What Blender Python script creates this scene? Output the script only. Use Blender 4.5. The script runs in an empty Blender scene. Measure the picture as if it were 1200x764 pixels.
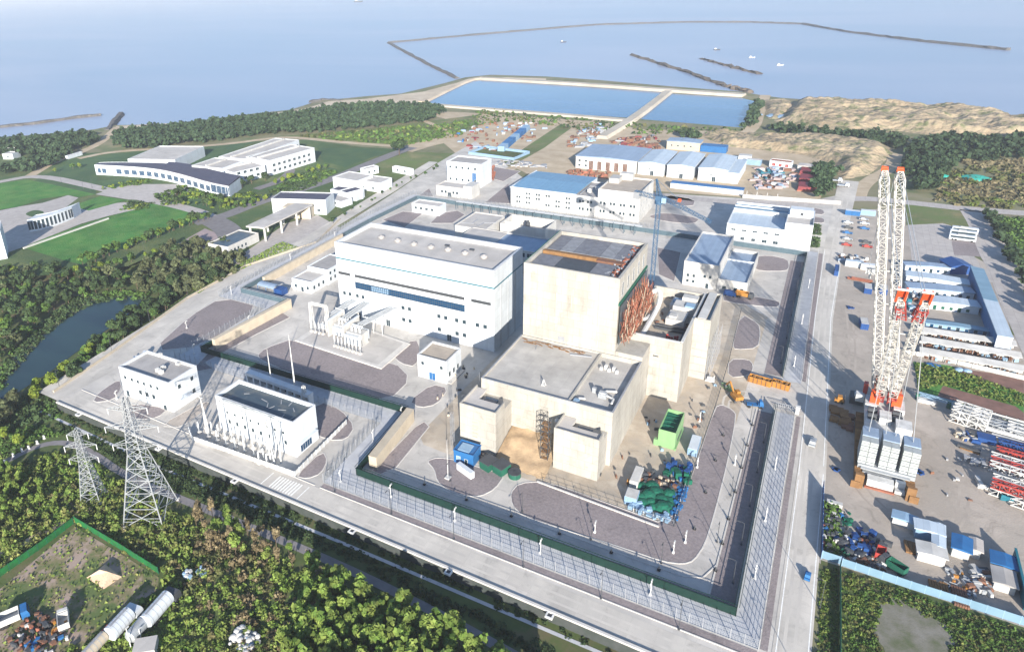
# Aerial view of a coastal power plant under construction.  Units are metres; +y runs inland to the sea along the
# plant grid, +x along its front.  at() is the survey: it turns a point read off the photograph into a point of the land.
import bpy, bmesh, math, random
import numpy as np
from mathutils import Vector, Matrix
random.seed(7)
RNG = np.random.default_rng(11)
PI = math.pi
sc = bpy.context.scene
col = sc.collection
CH = 140.0                                   # camera height over the site
F_, PITCH, YAW, ROLL, CX, CY = 818.681, .3736, -.5433, -.0410, 501.34, 294.78
_f = Vector((math.sin(YAW)*math.cos(PITCH), math.cos(YAW)*math.cos(PITCH), -math.sin(PITCH)))
_r = Vector((math.cos(YAW), -math.sin(YAW), 0)); _u = _r.cross(_f)
CR = _r*math.cos(ROLL)+_u*math.sin(ROLL); CU = -_r*math.sin(ROLL)+_u*math.cos(ROLL); CF = _f
def at(px, py, z=0.0):
    d = CR*((px-CX)/F_)-CU*((py-CY)/F_)+CF
    t = (z-CH)/d.z
    return Vector((d.x*t, d.y*t, z))
def ats(l, z=0.0): return [at(a, b, z) for a, b in l]

# ------------------------------------------------------------------ materials
def rgb(c): return (c[0], c[1], c[2], 1)
def mat(name, c1, c2=None, scale=.3, rough=.8, metal=0, stretch=(1,1,1), bump=0, bscale=None, lo=.35, hi=.65,
        big=0, bigscale=.02, island=0, objvar=0, stain=0, detail=6, joints=None, jcol=.75, spec=.3, trans=0, c3=None):
    m = bpy.data.materials.new(name); m.use_nodes = True
    nt = m.node_tree; N = nt.nodes; L = nt.links
    b = N['Principled BSDF']; b.inputs['Roughness'].default_value = rough; b.inputs['Metallic'].default_value = metal
    b.inputs['Specular IOR Level'].default_value = spec
    if c2 is None: c2 = tuple(x*.82 for x in c1)
    g = N.new('ShaderNodeNewGeometry'); mp = N.new('ShaderNodeMapping'); mp.inputs['Scale'].default_value = stretch
    L.new(g.outputs['Position'], mp.inputs['Vector'])
    n = N.new('ShaderNodeTexNoise'); n.inputs['Scale'].default_value = scale; n.inputs['Detail'].default_value = detail
    n.inputs['Roughness'].default_value = .62
    L.new(mp.outputs[0], n.inputs['Vector'])
    r = N.new('ShaderNodeValToRGB'); e = r.color_ramp.elements
    e[0].position = lo; e[1].position = hi; e[0].color = rgb(c1); e[1].color = rgb(c2)
    if c3: k = e.new((lo+hi)/2); k.color = rgb(c3)
    L.new(n.outputs['Fac'], r.inputs['Fac']); out = r.outputs['Color']
    def mul(out, fac_socket, lo_, hi_):
        mr = N.new('ShaderNodeMapRange'); mr.inputs['To Min'].default_value = lo_; mr.inputs['To Max'].default_value = hi_
        L.new(fac_socket, mr.inputs['Value'])
        mx = N.new('ShaderNodeMix'); mx.data_type = 'RGBA'; mx.blend_type = 'MULTIPLY'; mx.inputs['Factor'].default_value = 1
        L.new(out, mx.inputs['A']); L.new(mr.outputs[0], mx.inputs['B']); return mx.outputs['Result']
    if big:
        n2 = N.new('ShaderNodeTexNoise'); n2.inputs['Scale'].default_value = bigscale; n2.inputs['Detail'].default_value = 4
        L.new(g.outputs['Position'], n2.inputs['Vector'])
        mr = N.new('ShaderNodeMapRange'); mr.inputs['From Min'].default_value = .3; mr.inputs['From Max'].default_value = .7
        L.new(n2.outputs['Fac'], mr.inputs['Value']); out = mul(out, mr.outputs[0], 1-big, 1+big*.5)
    if stain:
        n4 = N.new('ShaderNodeTexNoise'); n4.inputs['Scale'].default_value = .17; n4.inputs['Detail'].default_value = 9; n4.inputs['Roughness'].default_value = .7; n4.inputs['Distortion'].default_value = 1.2
        L.new(g.outputs['Position'], n4.inputs['Vector']); m4 = N.new('ShaderNodeMapRange'); m4.inputs['From Min'].default_value = .53; m4.inputs['From Max'].default_value = .70
        L.new(n4.outputs['Fac'], m4.inputs['Value']); out = mul(out, m4.outputs[0], 1, 1-stain)
    if island: out = mul(out, g.outputs['Random Per Island'], 1-island, 1+island)
    if objvar:
        oi = N.new('ShaderNodeObjectInfo'); out = mul(out, oi.outputs['Random'], 1-objvar, 1+objvar)
    if joints:
        bk = N.new('ShaderNodeTexBrick'); bk.offset = joints[3] if len(joints) > 3 else 0
        bk.inputs['Scale'].default_value = 1; bk.inputs['Brick Width'].default_value = joints[0]
        bk.inputs['Row Height'].default_value = joints[1]; bk.inputs['Mortar Size'].default_value = joints[2]
        bk.inputs['Color1'].default_value = (1,1,1,1); bk.inputs['Color2'].default_value = (.9,.9,.9,1)
        bk.inputs['Mortar'].default_value = (jcol,jcol,jcol,1); bk.inputs['Mortar Smooth'].default_value = .1
        src = g.outputs['Position']
        if len(joints) > 4:                                   # joints on an upright face: use height as the second axis
            sx = N.new('ShaderNodeSeparateXYZ'); L.new(src, sx.inputs[0]); cx = N.new('ShaderNodeCombineXYZ')
            ad = N.new('ShaderNodeMath'); L.new(sx.outputs[0], ad.inputs[0]); L.new(sx.outputs[1], ad.inputs[1])
            L.new(ad.outputs[0], cx.inputs[0]); L.new(sx.outputs[2], cx.inputs[1]); src = cx.outputs[0]
        L.new(src, bk.inputs['Vector'])
        mx = N.new('ShaderNodeMix'); mx.data_type = 'RGBA'; mx.blend_type = 'MULTIPLY'; mx.inputs['Factor'].default_value = 1
        L.new(out, mx.inputs['A']); L.new(bk.outputs['Color'], mx.inputs['B']); out = mx.outputs['Result']
    L.new(out, b.inputs['Base Color'])
    if bump:
        n3 = N.new('ShaderNodeTexNoise'); n3.inputs['Scale'].default_value = bscale or scale*4; n3.inputs['Detail'].default_value = 5
        L.new(mp.outputs[0], n3.inputs['Vector'])
        bp = N.new('ShaderNodeBump'); bp.inputs['Strength'].default_value = min(1, bump); bp.inputs['Distance'].default_value = max(1, bump)
        L.new(n3.outputs['Fac'], bp.inputs['Height']); L.new(bp.outputs[0], b.inputs['Normal'])
    if trans:
        b.inputs['Subsurface Weight'].default_value = 0
        tr = N.new('ShaderNodeBsdfTranslucent'); L.new(out, tr.inputs['Color'])
        ms = N.new('ShaderNodeMixShader'); ms.inputs[0].default_value = trans
        o = N['Material Output']; L.new(b.outputs[0], ms.inputs[1]); L.new(tr.outputs[0], ms.inputs[2]); L.new(ms.outputs[0], o.inputs['Surface'])
    return m
class M: pass
M.earth = mat('earth', (.20,.18,.12), (.10,.13,.055), .05, .95, big=.25, c3=(.17,.165,.09))
M.scrubsoil = mat('scrub_soil', (.055,.075,.025), (.12,.10,.055), .12, .95, big=.3, c3=(.07,.10,.03))
M.concrete = mat('site_concrete', (.54,.51,.47), (.42,.40,.375), .09, .85, stain=.28, big=.2, bigscale=.03, joints=(5,5,.05), jcol=.88)
M.road = mat('road_concrete', (.55,.515,.465), (.44,.415,.38), .14, .85, stain=.25, stretch=(1,.35,1), big=.2, bigscale=.04, joints=(6,5,.06), jcol=.86)
M.sand_yard = mat('sandy_yard', stain=.25, c1=(.50,.44,.36), c2=(.37,.33,.28), scale=.13, rough=.92, big=.22, bigscale=.05, c3=(.42,.355,.28))
M.paver = mat('patrol_paving', (.47,.48,.50), (.39,.40,.43), .4, .85, joints=(1.6,1.6,.06,.5), jcol=.92, big=.08)
M.gravel = mat('purple_gravel', (.26,.225,.225), (.19,.165,.17), 1.2, .95, stain=.22, bump=.15, bscale=4, big=.14, bigscale=.06)
M.kerb = mat('kerb_stone', (.52,.50,.47), (.44,.42,.40), .6, .8)
M.asphalt = mat('old_asphalt', (.20,.19,.195), (.155,.145,.15), .3, .9, big=.14)
M.pinkpave = mat('pinkish_paving', (.36,.28,.28), (.27,.22,.22), .3, .9, big=.12)
M.plaza = mat('plaza_paving', (.42,.39,.37), (.35,.325,.31), .3, .85, joints=(3,3,.08), big=.1)
M.yard = mat('yard_dirt', (.44,.385,.335), (.31,.275,.24), .07, .95, stain=.3, big=.2, bigscale=.035, c3=(.34,.30,.26), bump=.1, bscale=2)
M.dust = mat('dust_road', (.45,.37,.27), (.35,.28,.19), .1, .95, big=.15)
M.lawn = mat('lawn_grass', (.03,.15,.022), (.085,.19,.04), .12, .95, big=.25, bigscale=.05, bump=.5, bscale=1.2, detail=9)
M.campusgreen = mat('campus_green', (.045,.095,.028), (.12,.14,.05), .035, .95, big=.3, bigscale=.015, c3=(.06,.10,.035), bump=.4, bscale=.8, detail=9)
M.field = mat('field_green', (.035,.085,.035), (.06,.11,.04), .06, .95, big=.2, bump=.3, bscale=2)
M.meadow = mat('meadow', (.10,.15,.04), (.19,.17,.08), .05, .95, big=.25, c3=(.11,.14,.05), bump=.3, bscale=1.5)
M.sand = mat('beach_sand', (.50,.43,.33), (.40,.33,.25), .06, .95, big=.15, bigscale=.02)
M.spoil = mat('sandy_spoil', (.34,.265,.175), (.115,.125,.06), .10, .95, big=.35, bigscale=.025, c3=(.30,.245,.165), bump=2.5, bscale=.2, lo=.42, hi=.63, detail=10)
M.rock = mat('breakwater_rock', (.06,.06,.062), (.12,.11,.10), .3, .9, bump=.5, bscale=.5)
M.embank = mat('embankment_slab', (.47,.42,.35), (.38,.345,.29), .05, .9, big=.12, joints=(12,12,.25), jcol=.88)
M.white = mat('white_wall', (.55,.59,.63), (.47,.505,.54), .25, .6, stretch=(1,1,.18), big=.07, bigscale=.08, joints=(6,3.6,.06,.0,1), jcol=.8)
M.white2 = mat('weathered_white_wall', (.50,.495,.48), (.40,.395,.38), .3, .7, stretch=(1,1,.15), big=.1, bigscale=.08, joints=(6,3.4,.05,.0,1), jcol=.82)
M.cream = mat('raw_concrete_wall', (.38,.362,.328), (.295,.28,.25), .30, .85, stretch=(1,1,.16), big=.15, bigscale=.06, joints=(4.5,2.9,.06,.5,1), jcol=.7, lo=.42, hi=.72, detail=9, stain=.22)
M.creamwall = mat('cream_wall', (.46,.40,.31), (.39,.335,.26), .3, .85, big=.1)
M.roofgrey = mat('grey_roof_felt', (.36,.345,.335), (.29,.28,.275), .25, .9, big=.14, bigscale=.07, joints=(2,8,.05), jcol=.9)
M.roofpale = mat('pale_roof_felt', (.47,.445,.42), (.40,.38,.36), .2, .9, big=.14, bigscale=.06, joints=(6,6,.05), jcol=.9)
M.roofconc = mat('raw_roof_slab', (.45,.43,.40), (.36,.345,.325), .2, .9, big=.16, bigscale=.06, joints=(3.5,3.5,.06), jcol=.88)
M.roofdark = mat('dark_or_shaded_roof', (.05,.07,.085), (.09,.10,.10), .3, .35, c3=(.04,.06,.08))  # dark roof tone; on the substation roof the shade is in the colour
M.rooftan = mat('tan_roof', (.40,.345,.285), (.32,.28,.24), .25, .9, joints=(50,1.6,.1), jcol=.85)
M.roofblue = mat('sky_blue_roof', (.14,.27,.40), (.115,.23,.36), .3, .5, joints=(1.2,60,.05), jcol=.85)
M.roofbluegrey = mat('blue_grey_roof', (.24,.31,.41), (.20,.265,.36), .2, .5, joints=(1.5,60,.06), jcol=.85)
M.roofslate = mat('dark_slate_roof', (.075,.07,.10), (.055,.05,.075), .4, .6, joints=(.8,60,.05), jcol=.8)
M.roofpaleblue = mat('pale_blue_roof', (.42,.49,.56), (.36,.43,.50), .2, .5, joints=(1.5,60,.06), jcol=.85)
M.roofteal = mat('light_blue_sheet', (.17,.275,.365), (.14,.235,.315), .2, .5, joints=(60,1.5,.08), jcol=.85)
M.glass = mat('dark_glass', (.02,.035,.05), (.03,.05,.06), .5, .15, spec=.5)
M.bluewin = mat('blue_green_glass', (.006,.035,.085), (.01,.05,.11), .6, .15, spec=.5)
M.frame = mat('window_frame', (.55,.56,.57), None, 1, .5)
M.teal = mat('teal_trim', (.012,.12,.165), (.01,.10,.14), 1, .5)
M.boomwhite = mat('worn_boom_white', (.52,.51,.48), (.30,.29,.27), .7, .6, detail=8)
M.fencegrey = mat('blue_grey_fence', (.075,.115,.14), (.055,.09,.115), .5, .6)
M.fencegreen = mat('dark_green_fence', (.004,.026,.02), (.003,.02,.016), .5, .6)
M.blue = mat('blue_paint', (.02,.115,.29), (.018,.09,.23), .4, .5, island=.15)
M.bluepale = mat('pale_blue_paint', (.22,.33,.45), (.18,.28,.39), .4, .5)
M.cranablue = mat('crane_blue', (.045,.10,.18), (.035,.08,.145), .4, .5)
M.deepblue = mat('deep_blue_paint', (.015,.06,.20), (.012,.045,.16), .4, .5)
M.green = mat('green_paint', (.015,.10,.065), (.01,.075,.05), .3, .6)
M.lightgreen = mat('light_green_paint', (.19,.33,.16), (.16,.285,.135), .3, .6)
M.netgreen = mat('green_net', (.002,.095,.055), (.004,.06,.04), 1.0, .8, island=.25)
M.hedgegreen = mat('green_screen_net', (.006,.115,.026), (.01,.07,.02), .6, .9)
M.orange = mat('orange_red_paint', (.62,.085,.02), (.5,.065,.018), .5, .5)
M.yellow = mat('yellow_orange_paint', (.36,.17,.035), (.28,.125,.025), .5, .55)
M.red = mat('red_paint', (.33,.045,.035), (.25,.035,.03), .5, .5, island=.2)
M.darkred = mat('dark_red_sheet', (.20,.03,.035), (.15,.025,.03), .5, .6, joints=(60,1.2,.08), jcol=.8)
M.rust = mat('rusty_steel', (.165,.08,.05), (.105,.058,.042), .5, .9, island=.35)
M.rustlight = mat('salmon_steel', (.27,.10,.062), (.19,.07,.045), .4, .8, island=.3)
M.timber = mat('brown_timber', (.22,.12,.05), (.15,.08,.035), .5, .9, island=.25)
M.steel = mat('galvanised_steel', (.38,.40,.42), (.30,.32,.34), .6, .5, metal=.3)
M.whitesteel = mat('white_steel', (.55,.55,.54), (.38,.38,.37), .5, .5)
M.ballast = mat('silver_ballast', (.36,.385,.385), (.28,.305,.31), .8, .5, island=.12)
M.darksteel = mat('dark_steel', (.06,.065,.075), (.045,.05,.055), .6, .6)
M.grey = mat('grey_steel', (.27,.28,.30), (.22,.23,.25), .6, .6)
M.rubber = mat('rubber', (.02,.02,.021), None, 1, .9)
M.bark = mat('bark', (.11,.08,.055), (.07,.05,.035), 1, .95)
M.post = mat('white_post', (.6,.6,.59), None, 1, .5)
M.paint = mat('road_paint', (.78,.78,.76), (.62,.62,.60), 1.2, .7)
M.porcelain = mat('grey_porcelain', (.62,.63,.64), (.5,.5,.5), 1, .35)
def leafmat(n, a, b, c=None, obj=.22): return mat(n, a, b, .35, .75, island=.35, objvar=obj, trans=.22, c3=c, detail=3, spec=.15)
M.leafdark = leafmat('dark_leaf', (.034,.06,.026), (.06,.095,.036))
M.leafolive = leafmat('olive_leaf', (.07,.088,.042), (.105,.115,.056))
M.leafmid = leafmat('mid_leaf', (.055,.11,.026), (.09,.15,.036))
M.leafbright = leafmat('yellow_green_leaf', (.12,.18,.025), (.185,.225,.035), obj=.12)
M.leafsapling = leafmat('sapling_leaf', (.09,.16,.03), (.18,.225,.055))
M.leafbrown = leafmat('withered_leaf', (.14,.11,.06), (.19,.155,.09))
M.leafground = leafmat('undergrowth_leaf', (.085,.145,.03), (.19,.195,.065), (.14,.19,.045))
M.leaffar = leafmat('far_wood_leaf', (.03,.056,.03), (.05,.082,.038))
M.leafdry = leafmat('pale_tuft', (.24,.20,.12), (.17,.155,.08))
M.leafreed = leafmat('dry_reed', (.15,.135,.06), (.08,.10,.035), (.11,.12,.045))

# ------------------------------------------------------------------ mesh helpers
class MB:
    def __init__(s): s.v = []; s.f = []; s.m = []
    def add(s, vs, fs, mi=0):
        o = len(s.v); s.v += [tuple(v) for v in vs]; s.f += [tuple(i+o for i in f) for f in fs]; s.m += [mi]*len(fs); return s
    def box(s, x0, y0, z0, x1, y1, z1, mi=0):
        return s.add([(x0,y0,z0),(x1,y0,z0),(x1,y1,z0),(x0,y1,z0),(x0,y0,z1),(x1,y0,z1),(x1,y1,z1),(x0,y1,z1)],
                     [(3,2,1,0),(4,5,6,7),(0,1,5,4),(1,2,6,5),(2,3,7,6),(3,0,4,7)], mi)
    def obox(s, c, d, rz=0, mi=0, tilt=None):
        R = Matrix.Rotation(rz, 3, 'Z')
        if tilt: R = R @ Matrix.Rotation(tilt[0], 3, 'X') @ Matrix.Rotation(tilt[1], 3, 'Y')
        c = Vector(c); h = [x/2 for x in d]
        vs = [c+R@Vector((sx*h[0], sy*h[1], sz*h[2])) for sz in (-1,1) for sx, sy in ((-1,-1),(1,-1),(1,1),(-1,1))]
        return s.add(vs, [(3,2,1,0),(4,5,6,7),(0,1,5,4),(1,2,6,5),(2,3,7,6),(3,0,4,7)], mi)
    def prism(s, poly, z0, z1, mi=0):
        n = len(poly); vs = [(p[0],p[1],z0) for p in poly]+[(p[0],p[1],z1) for p in poly]
        return s.add(vs, [tuple(range(n))[::-1], tuple(range(n, 2*n))]+[(i,(i+1)%n,n+(i+1)%n,n+i) for i in range(n)], mi)
    def beam(s, p, q, w, mi=0, h=None):
        p = Vector(p); q = Vector(q); d = (q-p)
        if d.length < 1e-6: return s
        d.normalize(); a = d.cross(Vector((0,0,1)))
        if a.length < .05: a = d.cross(Vector((1,0,0)))
        a.normalize(); b = d.cross(a); h = h or w; a *= w/2; b *= h/2
        vs = [p-a-b, p+a-b, p+a+b, p-a+b, q-a-b, q+a-b, q+a+b, q-a+b]
        return s.add(vs, [(3,2,1,0),(4,5,6,7),(0,1,5,4),(1,2,6,5),(2,3,7,6),(3,0,4,7)], mi)
    def tube(s, p, q, r, n=8, r2=None, mi=0):
        p = Vector(p); q = Vector(q); d = (q-p).normalized(); r2 = r if r2 is None else r2
        a = d.cross(Vector((0,0,1)))
        if a.length < .05: a = d.cross(Vector((1,0,0)))
        a.normalize(); b = d.cross(a)
        vs = []
        for P, R in ((p,r),(q,r2)):
            vs += [P+(a*math.cos(t)+b*math.sin(t))*R for t in (2*PI*i/n for i in range(n))]
        return s.add(vs, [tuple(range(n))[::-1], tuple(range(n,2*n))]+[(i,(i+1)%n,n+(i+1)%n,n+i) for i in range(n)], mi)
    def path(s, pts, r, n=8, mi=0):
        for a, b in zip(pts, pts[1:]): s.tube(a, b, r, n, mi=mi)
        return s
    def dome(s, c, r, n=10, k=4, squash=1, mi=0):
        c = Vector(c); vs = []; fs = []
        for j in range(k+1):
            t = PI/2*j/k
            for i in range(n):
                a = 2*PI*i/n; vs.append(c+Vector((r*math.cos(t)*math.cos(a), r*math.cos(t)*math.sin(a), r*squash*math.sin(t))))
        for j in range(k):
            for i in range(n): fs.append((j*n+i, j*n+(i+1)%n, (j+1)*n+(i+1)%n, (j+1)*n+i))
        return s.add(vs, fs, mi)
    def build(s, name, mats, parent=None, smooth=False):
        me = bpy.data.meshes.new(name); me.from_pydata(s.v, [], s.f)
        mats = mats if isinstance(mats, (list, tuple)) else [mats]
        for m in mats: me.materials.append(m)
        if len(mats) > 1: me.polygons.foreach_set('material_index', s.m)
        if smooth: me.polygons.foreach_set('use_smooth', [True]*len(me.polygons))
        me.update()
        bm = bmesh.new(); bm.from_mesh(me); bmesh.ops.recalc_face_normals(bm, faces=bm.faces); bm.to_mesh(me); bm.free()
        return link(name, me, parent)
def link(name, me, parent=None):
    o = bpy.data.objects.new(name, me); col.objects.link(o)
    if parent is not None: o.parent = parent
    return o
def tag(o, label=None, cat=None, group=None, kind=None):
    if label: o['label'] = label
    if cat: o['category'] = cat
    if group: o['group'] = group
    if kind: o['kind'] = kind
    return o
def thing(name, label, cat, loc=(0,0,0), rz=0, group=None):
    o = bpy.data.objects.new(name, None); col.objects.link(o); o.empty_display_size = .5
    o.location = loc; o.rotation_euler = (0,0,rz); return tag(o, label, cat, group)
def dup(o, loc=None, rz=None, label=None, group=None, scale=None, parent=None):
    c = o.copy(); col.objects.link(c)
    if parent is not None: c.parent = parent
    if loc is not None: c.location = loc
    if rz is not None: c.rotation_euler = (0,0,rz)
    if scale is not None: c.scale = scale
    if label: c['label'] = label
    if group: c['group'] = group
    for ch in list(o.children): dup(ch, parent=c)
    return c
def npmesh(name, V, Fq, mats, parent=None, mi=None):
    me = bpy.data.meshes.new(name); V = np.asarray(V, np.float32); Fq = np.asarray(Fq, np.int32); k = Fq.shape[1]
    me.vertices.add(len(V)); me.vertices.foreach_set('co', V.ravel())
    me.loops.add(Fq.size); me.loops.foreach_set('vertex_index', Fq.ravel())
    me.polygons.add(len(Fq)); me.polygons.foreach_set('loop_start', np.arange(0, Fq.size, k, dtype=np.int32))
    for m in (mats if isinstance(mats, (list, tuple)) else [mats]): me.materials.append(m)
    if mi is not None: me.polygons.foreach_set('material_index', np.asarray(mi, np.int32))
    me.update(calc_edges=True); me.validate()
    return link(name, me, parent) if name else me
def place(a, b, z=0.0):                                        # two surveyed ends of a front edge -> origin, turn, length
    A = at(*a, z); B = at(*b, z); d = B-A
    return A, math.atan2(d.y, d.x), d.length

# ------------------------------------------------------------------ ground sheets
def sheet(name, pts, z, m, kind='structure', label=None, cat=None, parent=None):
    bm = bmesh.new(); vs = [bm.verts.new((p[0], p[1], z)) for p in pts]
    f = bm.faces.new(vs); f.normal_update()
    if f.normal.z < 0: f.normal_flip()
    bmesh.ops.triangulate(bm, faces=bm.faces[:]); me = bpy.data.meshes.new(name); bm.to_mesh(me); bm.free(); me.materials.append(m)
    return tag(link(name, me, parent), label, cat, kind=kind if parent is None else None)
def smoothpoly(pts, it=2):
    pts = [Vector((p[0], p[1], 0)) for p in pts]
    for _ in range(it):
        q = []
        for i in range(len(pts)):
            a, b = pts[i], pts[(i+1)%len(pts)]; q += [a*.78+b*.22, a*.22+b*.78]
        pts = q
    return pts
def smoothline(pts, it=2):
    pts = [Vector((p[0], p[1], p[2] if len(p) > 2 else 0)) for p in pts]
    for _ in range(it):
        q = [pts[0]]
        for a, b in zip(pts, pts[1:]): q += [a*.75+b*.25, a*.25+b*.75]
        pts = q+[pts[-1]]
    return pts
def sides(pts, w):
    L = []; R = []
    for i, p in enumerate(pts):
        d = (pts[min(i+1, len(pts)-1)]-pts[max(i-1, 0)]); d.z = 0; d.normalize(); n = Vector((-d.y, d.x, 0))
        L.append(p+n*w/2); R.append(p-n*w/2)
    return L, R
def ribbon(name, pts, w, z, m, smooth=2, label=None, cat=None):
    pts = smoothline(pts, smooth) if smooth else [Vector((p[0],p[1],0)) for p in pts]
    L, R = sides(pts, w); mb = MB(); n = len(pts)
    mb.add([(p.x,p.y,z) for p in L]+[(p.x,p.y,z) for p in R], [(i,n+i,n+i+1,i+1) for i in range(n-1)])
    o = mb.build(name, m); o['kind'] = 'structure'
    return o
def kerb_ring(mb, pts, z0=0, h=.16, w=.3, closed=True):
    n = len(pts); ps = [Vector((p[0], p[1], 0)) for p in pts]
    for i in range(n if closed else n-1):
        a, b = ps[i], ps[(i+1)%n]
        if (b-a).length > .02: mb.beam((a.x,a.y,z0+h/2), (b.x,b.y,z0+h/2), w, h=h)
KERB = MB()
def bed(px, m=None, z=.08, sm=1, world=False, kerb=True):      # a kerbed gravel bed
    pts = [Vector((p[0],p[1],0)) for p in px] if world else ats(px)
    if sm: pts = smoothpoly(pts, sm)
    sheet('gravel_bed', pts, z, m or M.gravel)
    if kerb: kerb_ring(KERB, pts)

# ------------------------------------------------------------------ foliage
def quads(C, Nrm, S, rng, asp=1.0):
    C = np.asarray(C); n = len(C); Nrm = Nrm/np.maximum(np.linalg.norm(Nrm, axis=1, keepdims=True), 1e-6)
    t = rng.normal(size=(n,3)); a = np.cross(Nrm, t); a /= np.maximum(np.linalg.norm(a, axis=1, keepdims=True), 1e-6)
    b = np.cross(Nrm, a); S = np.asarray(S).reshape(-1,1)*.5
    k = rng.uniform(.65, 1.2, (n,4,1))
    V = np.stack([C-a*S*k[:,0]-b*S*asp, C+a*S-b*S*asp*k[:,1], C+a*S*k[:,2]+b*S*asp, C-a*S+b*S*asp*k[:,3]], 1).reshape(-1,3)
    return V, np.arange(4*n).reshape(-1,4)
def crown_pts(n, rx, rz, zc, lobes, rng, spike=0):
    u = rng.normal(size=(lobes,3)); u /= np.linalg.norm(u, axis=1, keepdims=True)
    rad = rng.uniform(.25, .72, (lobes,1)); lc = u*rad*np.array([rx,rx,rz*.85]); lr = rng.uniform(.34,.55,lobes)*rx
    i = rng.integers(0, lobes, n); d = rng.normal(size=(n,3)); d /= np.linalg.norm(d, axis=1, keepdims=True)
    r = lr[i][:,None]*rng.uniform(.55,1.08,(n,1)); P = lc[i]+d*r*np.array([1,1,rz/rx*.85 if not spike else 1])
    if spike:                                                   # narrow pointed young tree
        h = rng.uniform(0,1,n)**.8; a = rng.uniform(0,2*PI,n); rr = rx*(1-h)**.7*rng.uniform(.35,1.05,n)*(1+.25*np.sin(a*3+h*9))
        P = np.stack([rr*np.cos(a), rr*np.sin(a), (h*2-1)*rz], 1); d = np.stack([np.cos(a), np.sin(a), np.full(n,.5)], 1)
    P[:,2] += zc
    return P, d*.9+rng.normal(size=(n,3))*.55+np.array([0,0,.35])
def crown_mesh(n, rx, rz, zc, lobes, leaf, m, seed, spike=0):
    rng = np.random.default_rng(seed); P, N = crown_pts(n, rx, rz, zc, lobes, rng, spike)
    V, Fq = quads(P, N, rng.uniform(.6,1.3,n)*leaf, rng)
    me = bpy.data.meshes.new('crown'); me.from_pydata(V.tolist(), [], Fq.tolist()); me.materials.append(m); return me
def trunk_mesh(h, r, seed, limbs=4, reach=1.5):
    rng = random.Random(seed); mb = MB(); mb.tube((0,0,-.3), (0,0,h), r, 7, r*.45)
    for i in range(limbs):
        a = rng.uniform(0, 2*PI); z = h*rng.uniform(.45,.9)
        mb.tube((0,0,z), (math.cos(a)*reach, math.sin(a)*reach, z+rng.uniform(.8,1.8)), r*.45, 5, r*.15)
    me = bpy.data.meshes.new('trunk'); me.from_pydata(mb.v, [], mb.f); me.materials.append(M.bark); return me
def tree_proto(key, m, n, rx, rz, zc, lobes, leaf, th, tr, spike=0, k=4):
    return [(crown_mesh(n, rx, rz, zc, lobes, leaf, m, hash((key,i)) % 99991 if False else len(key)*131+i*17+int(rx*100), spike),
             trunk_mesh(th, tr, i+3, 4, rx*.5)) for i in range(k)]
def inpoly(x, y, P):
    c = False; n = len(P); j = n-1
    for i in range(n):
        xi, yi, xj, yj = P[i][0], P[i][1], P[j][0], P[j][1]
        if (yi > y) != (yj > y) and x < (xj-xi)*(y-yi)/(yj-yi)+xi: c = not c
        j = i
    return c
def scatter(P, sp, rng, jit=.45):
    xs = [p[0] for p in P]; ys = [p[1] for p in P]; out = []; row = 0
    y = min(ys)
    while y < max(ys):
        x = min(xs)+(row % 2)*sp*.5
        while x < max(xs):
            a = x+rng.uniform(-jit,jit)*sp; b = y+rng.uniform(-jit,jit)*sp
            if inpoly(a, b, P): out.append((a,b))
            x += sp
        y += sp*.87; row += 1
    return out
def plant_tree(protos, x, y, z, s, label, group, name='broadleaf_tree', rng=random, sz=None):
    c, t = protos[rng.randrange(len(protos))]
    o = thing(name, label, 'tree', (x,y,z), rng.uniform(0,2*PI), group); o.scale = (s, s, sz or s*rng.uniform(.85,1.15))
    link('trunk', t, o); link('crown', c, o); return o
def wood(name, polys, sp, m, hgt, label, cat, leaf=1.6, n=42, z=0, rx=None, seed=3, spike=0, ground=None):
    rng = np.random.default_rng(seed); allV = []; cnt = 0
    for P in polys:
        for x, y in scatter(P, sp, random.Random(seed)):
            s = rng.uniform(.7,1.25); R = (rx or sp*.62)*s; H = hgt*s
            C, Nn = crown_pts(n, R, H*.5, H*.55, 5, rng, spike); C[:,0] += x; C[:,1] += y; C[:,2] += z
            V, _ = quads(C, Nn, rng.uniform(.6,1.3,n)*leaf, rng); allV.append(V)
    V = np.concatenate(allV); Fq = np.arange(len(V)).reshape(-1,4)
    o = npmesh(name, V, Fq, m); return tag(o, label, cat, kind='stuff')
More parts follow.
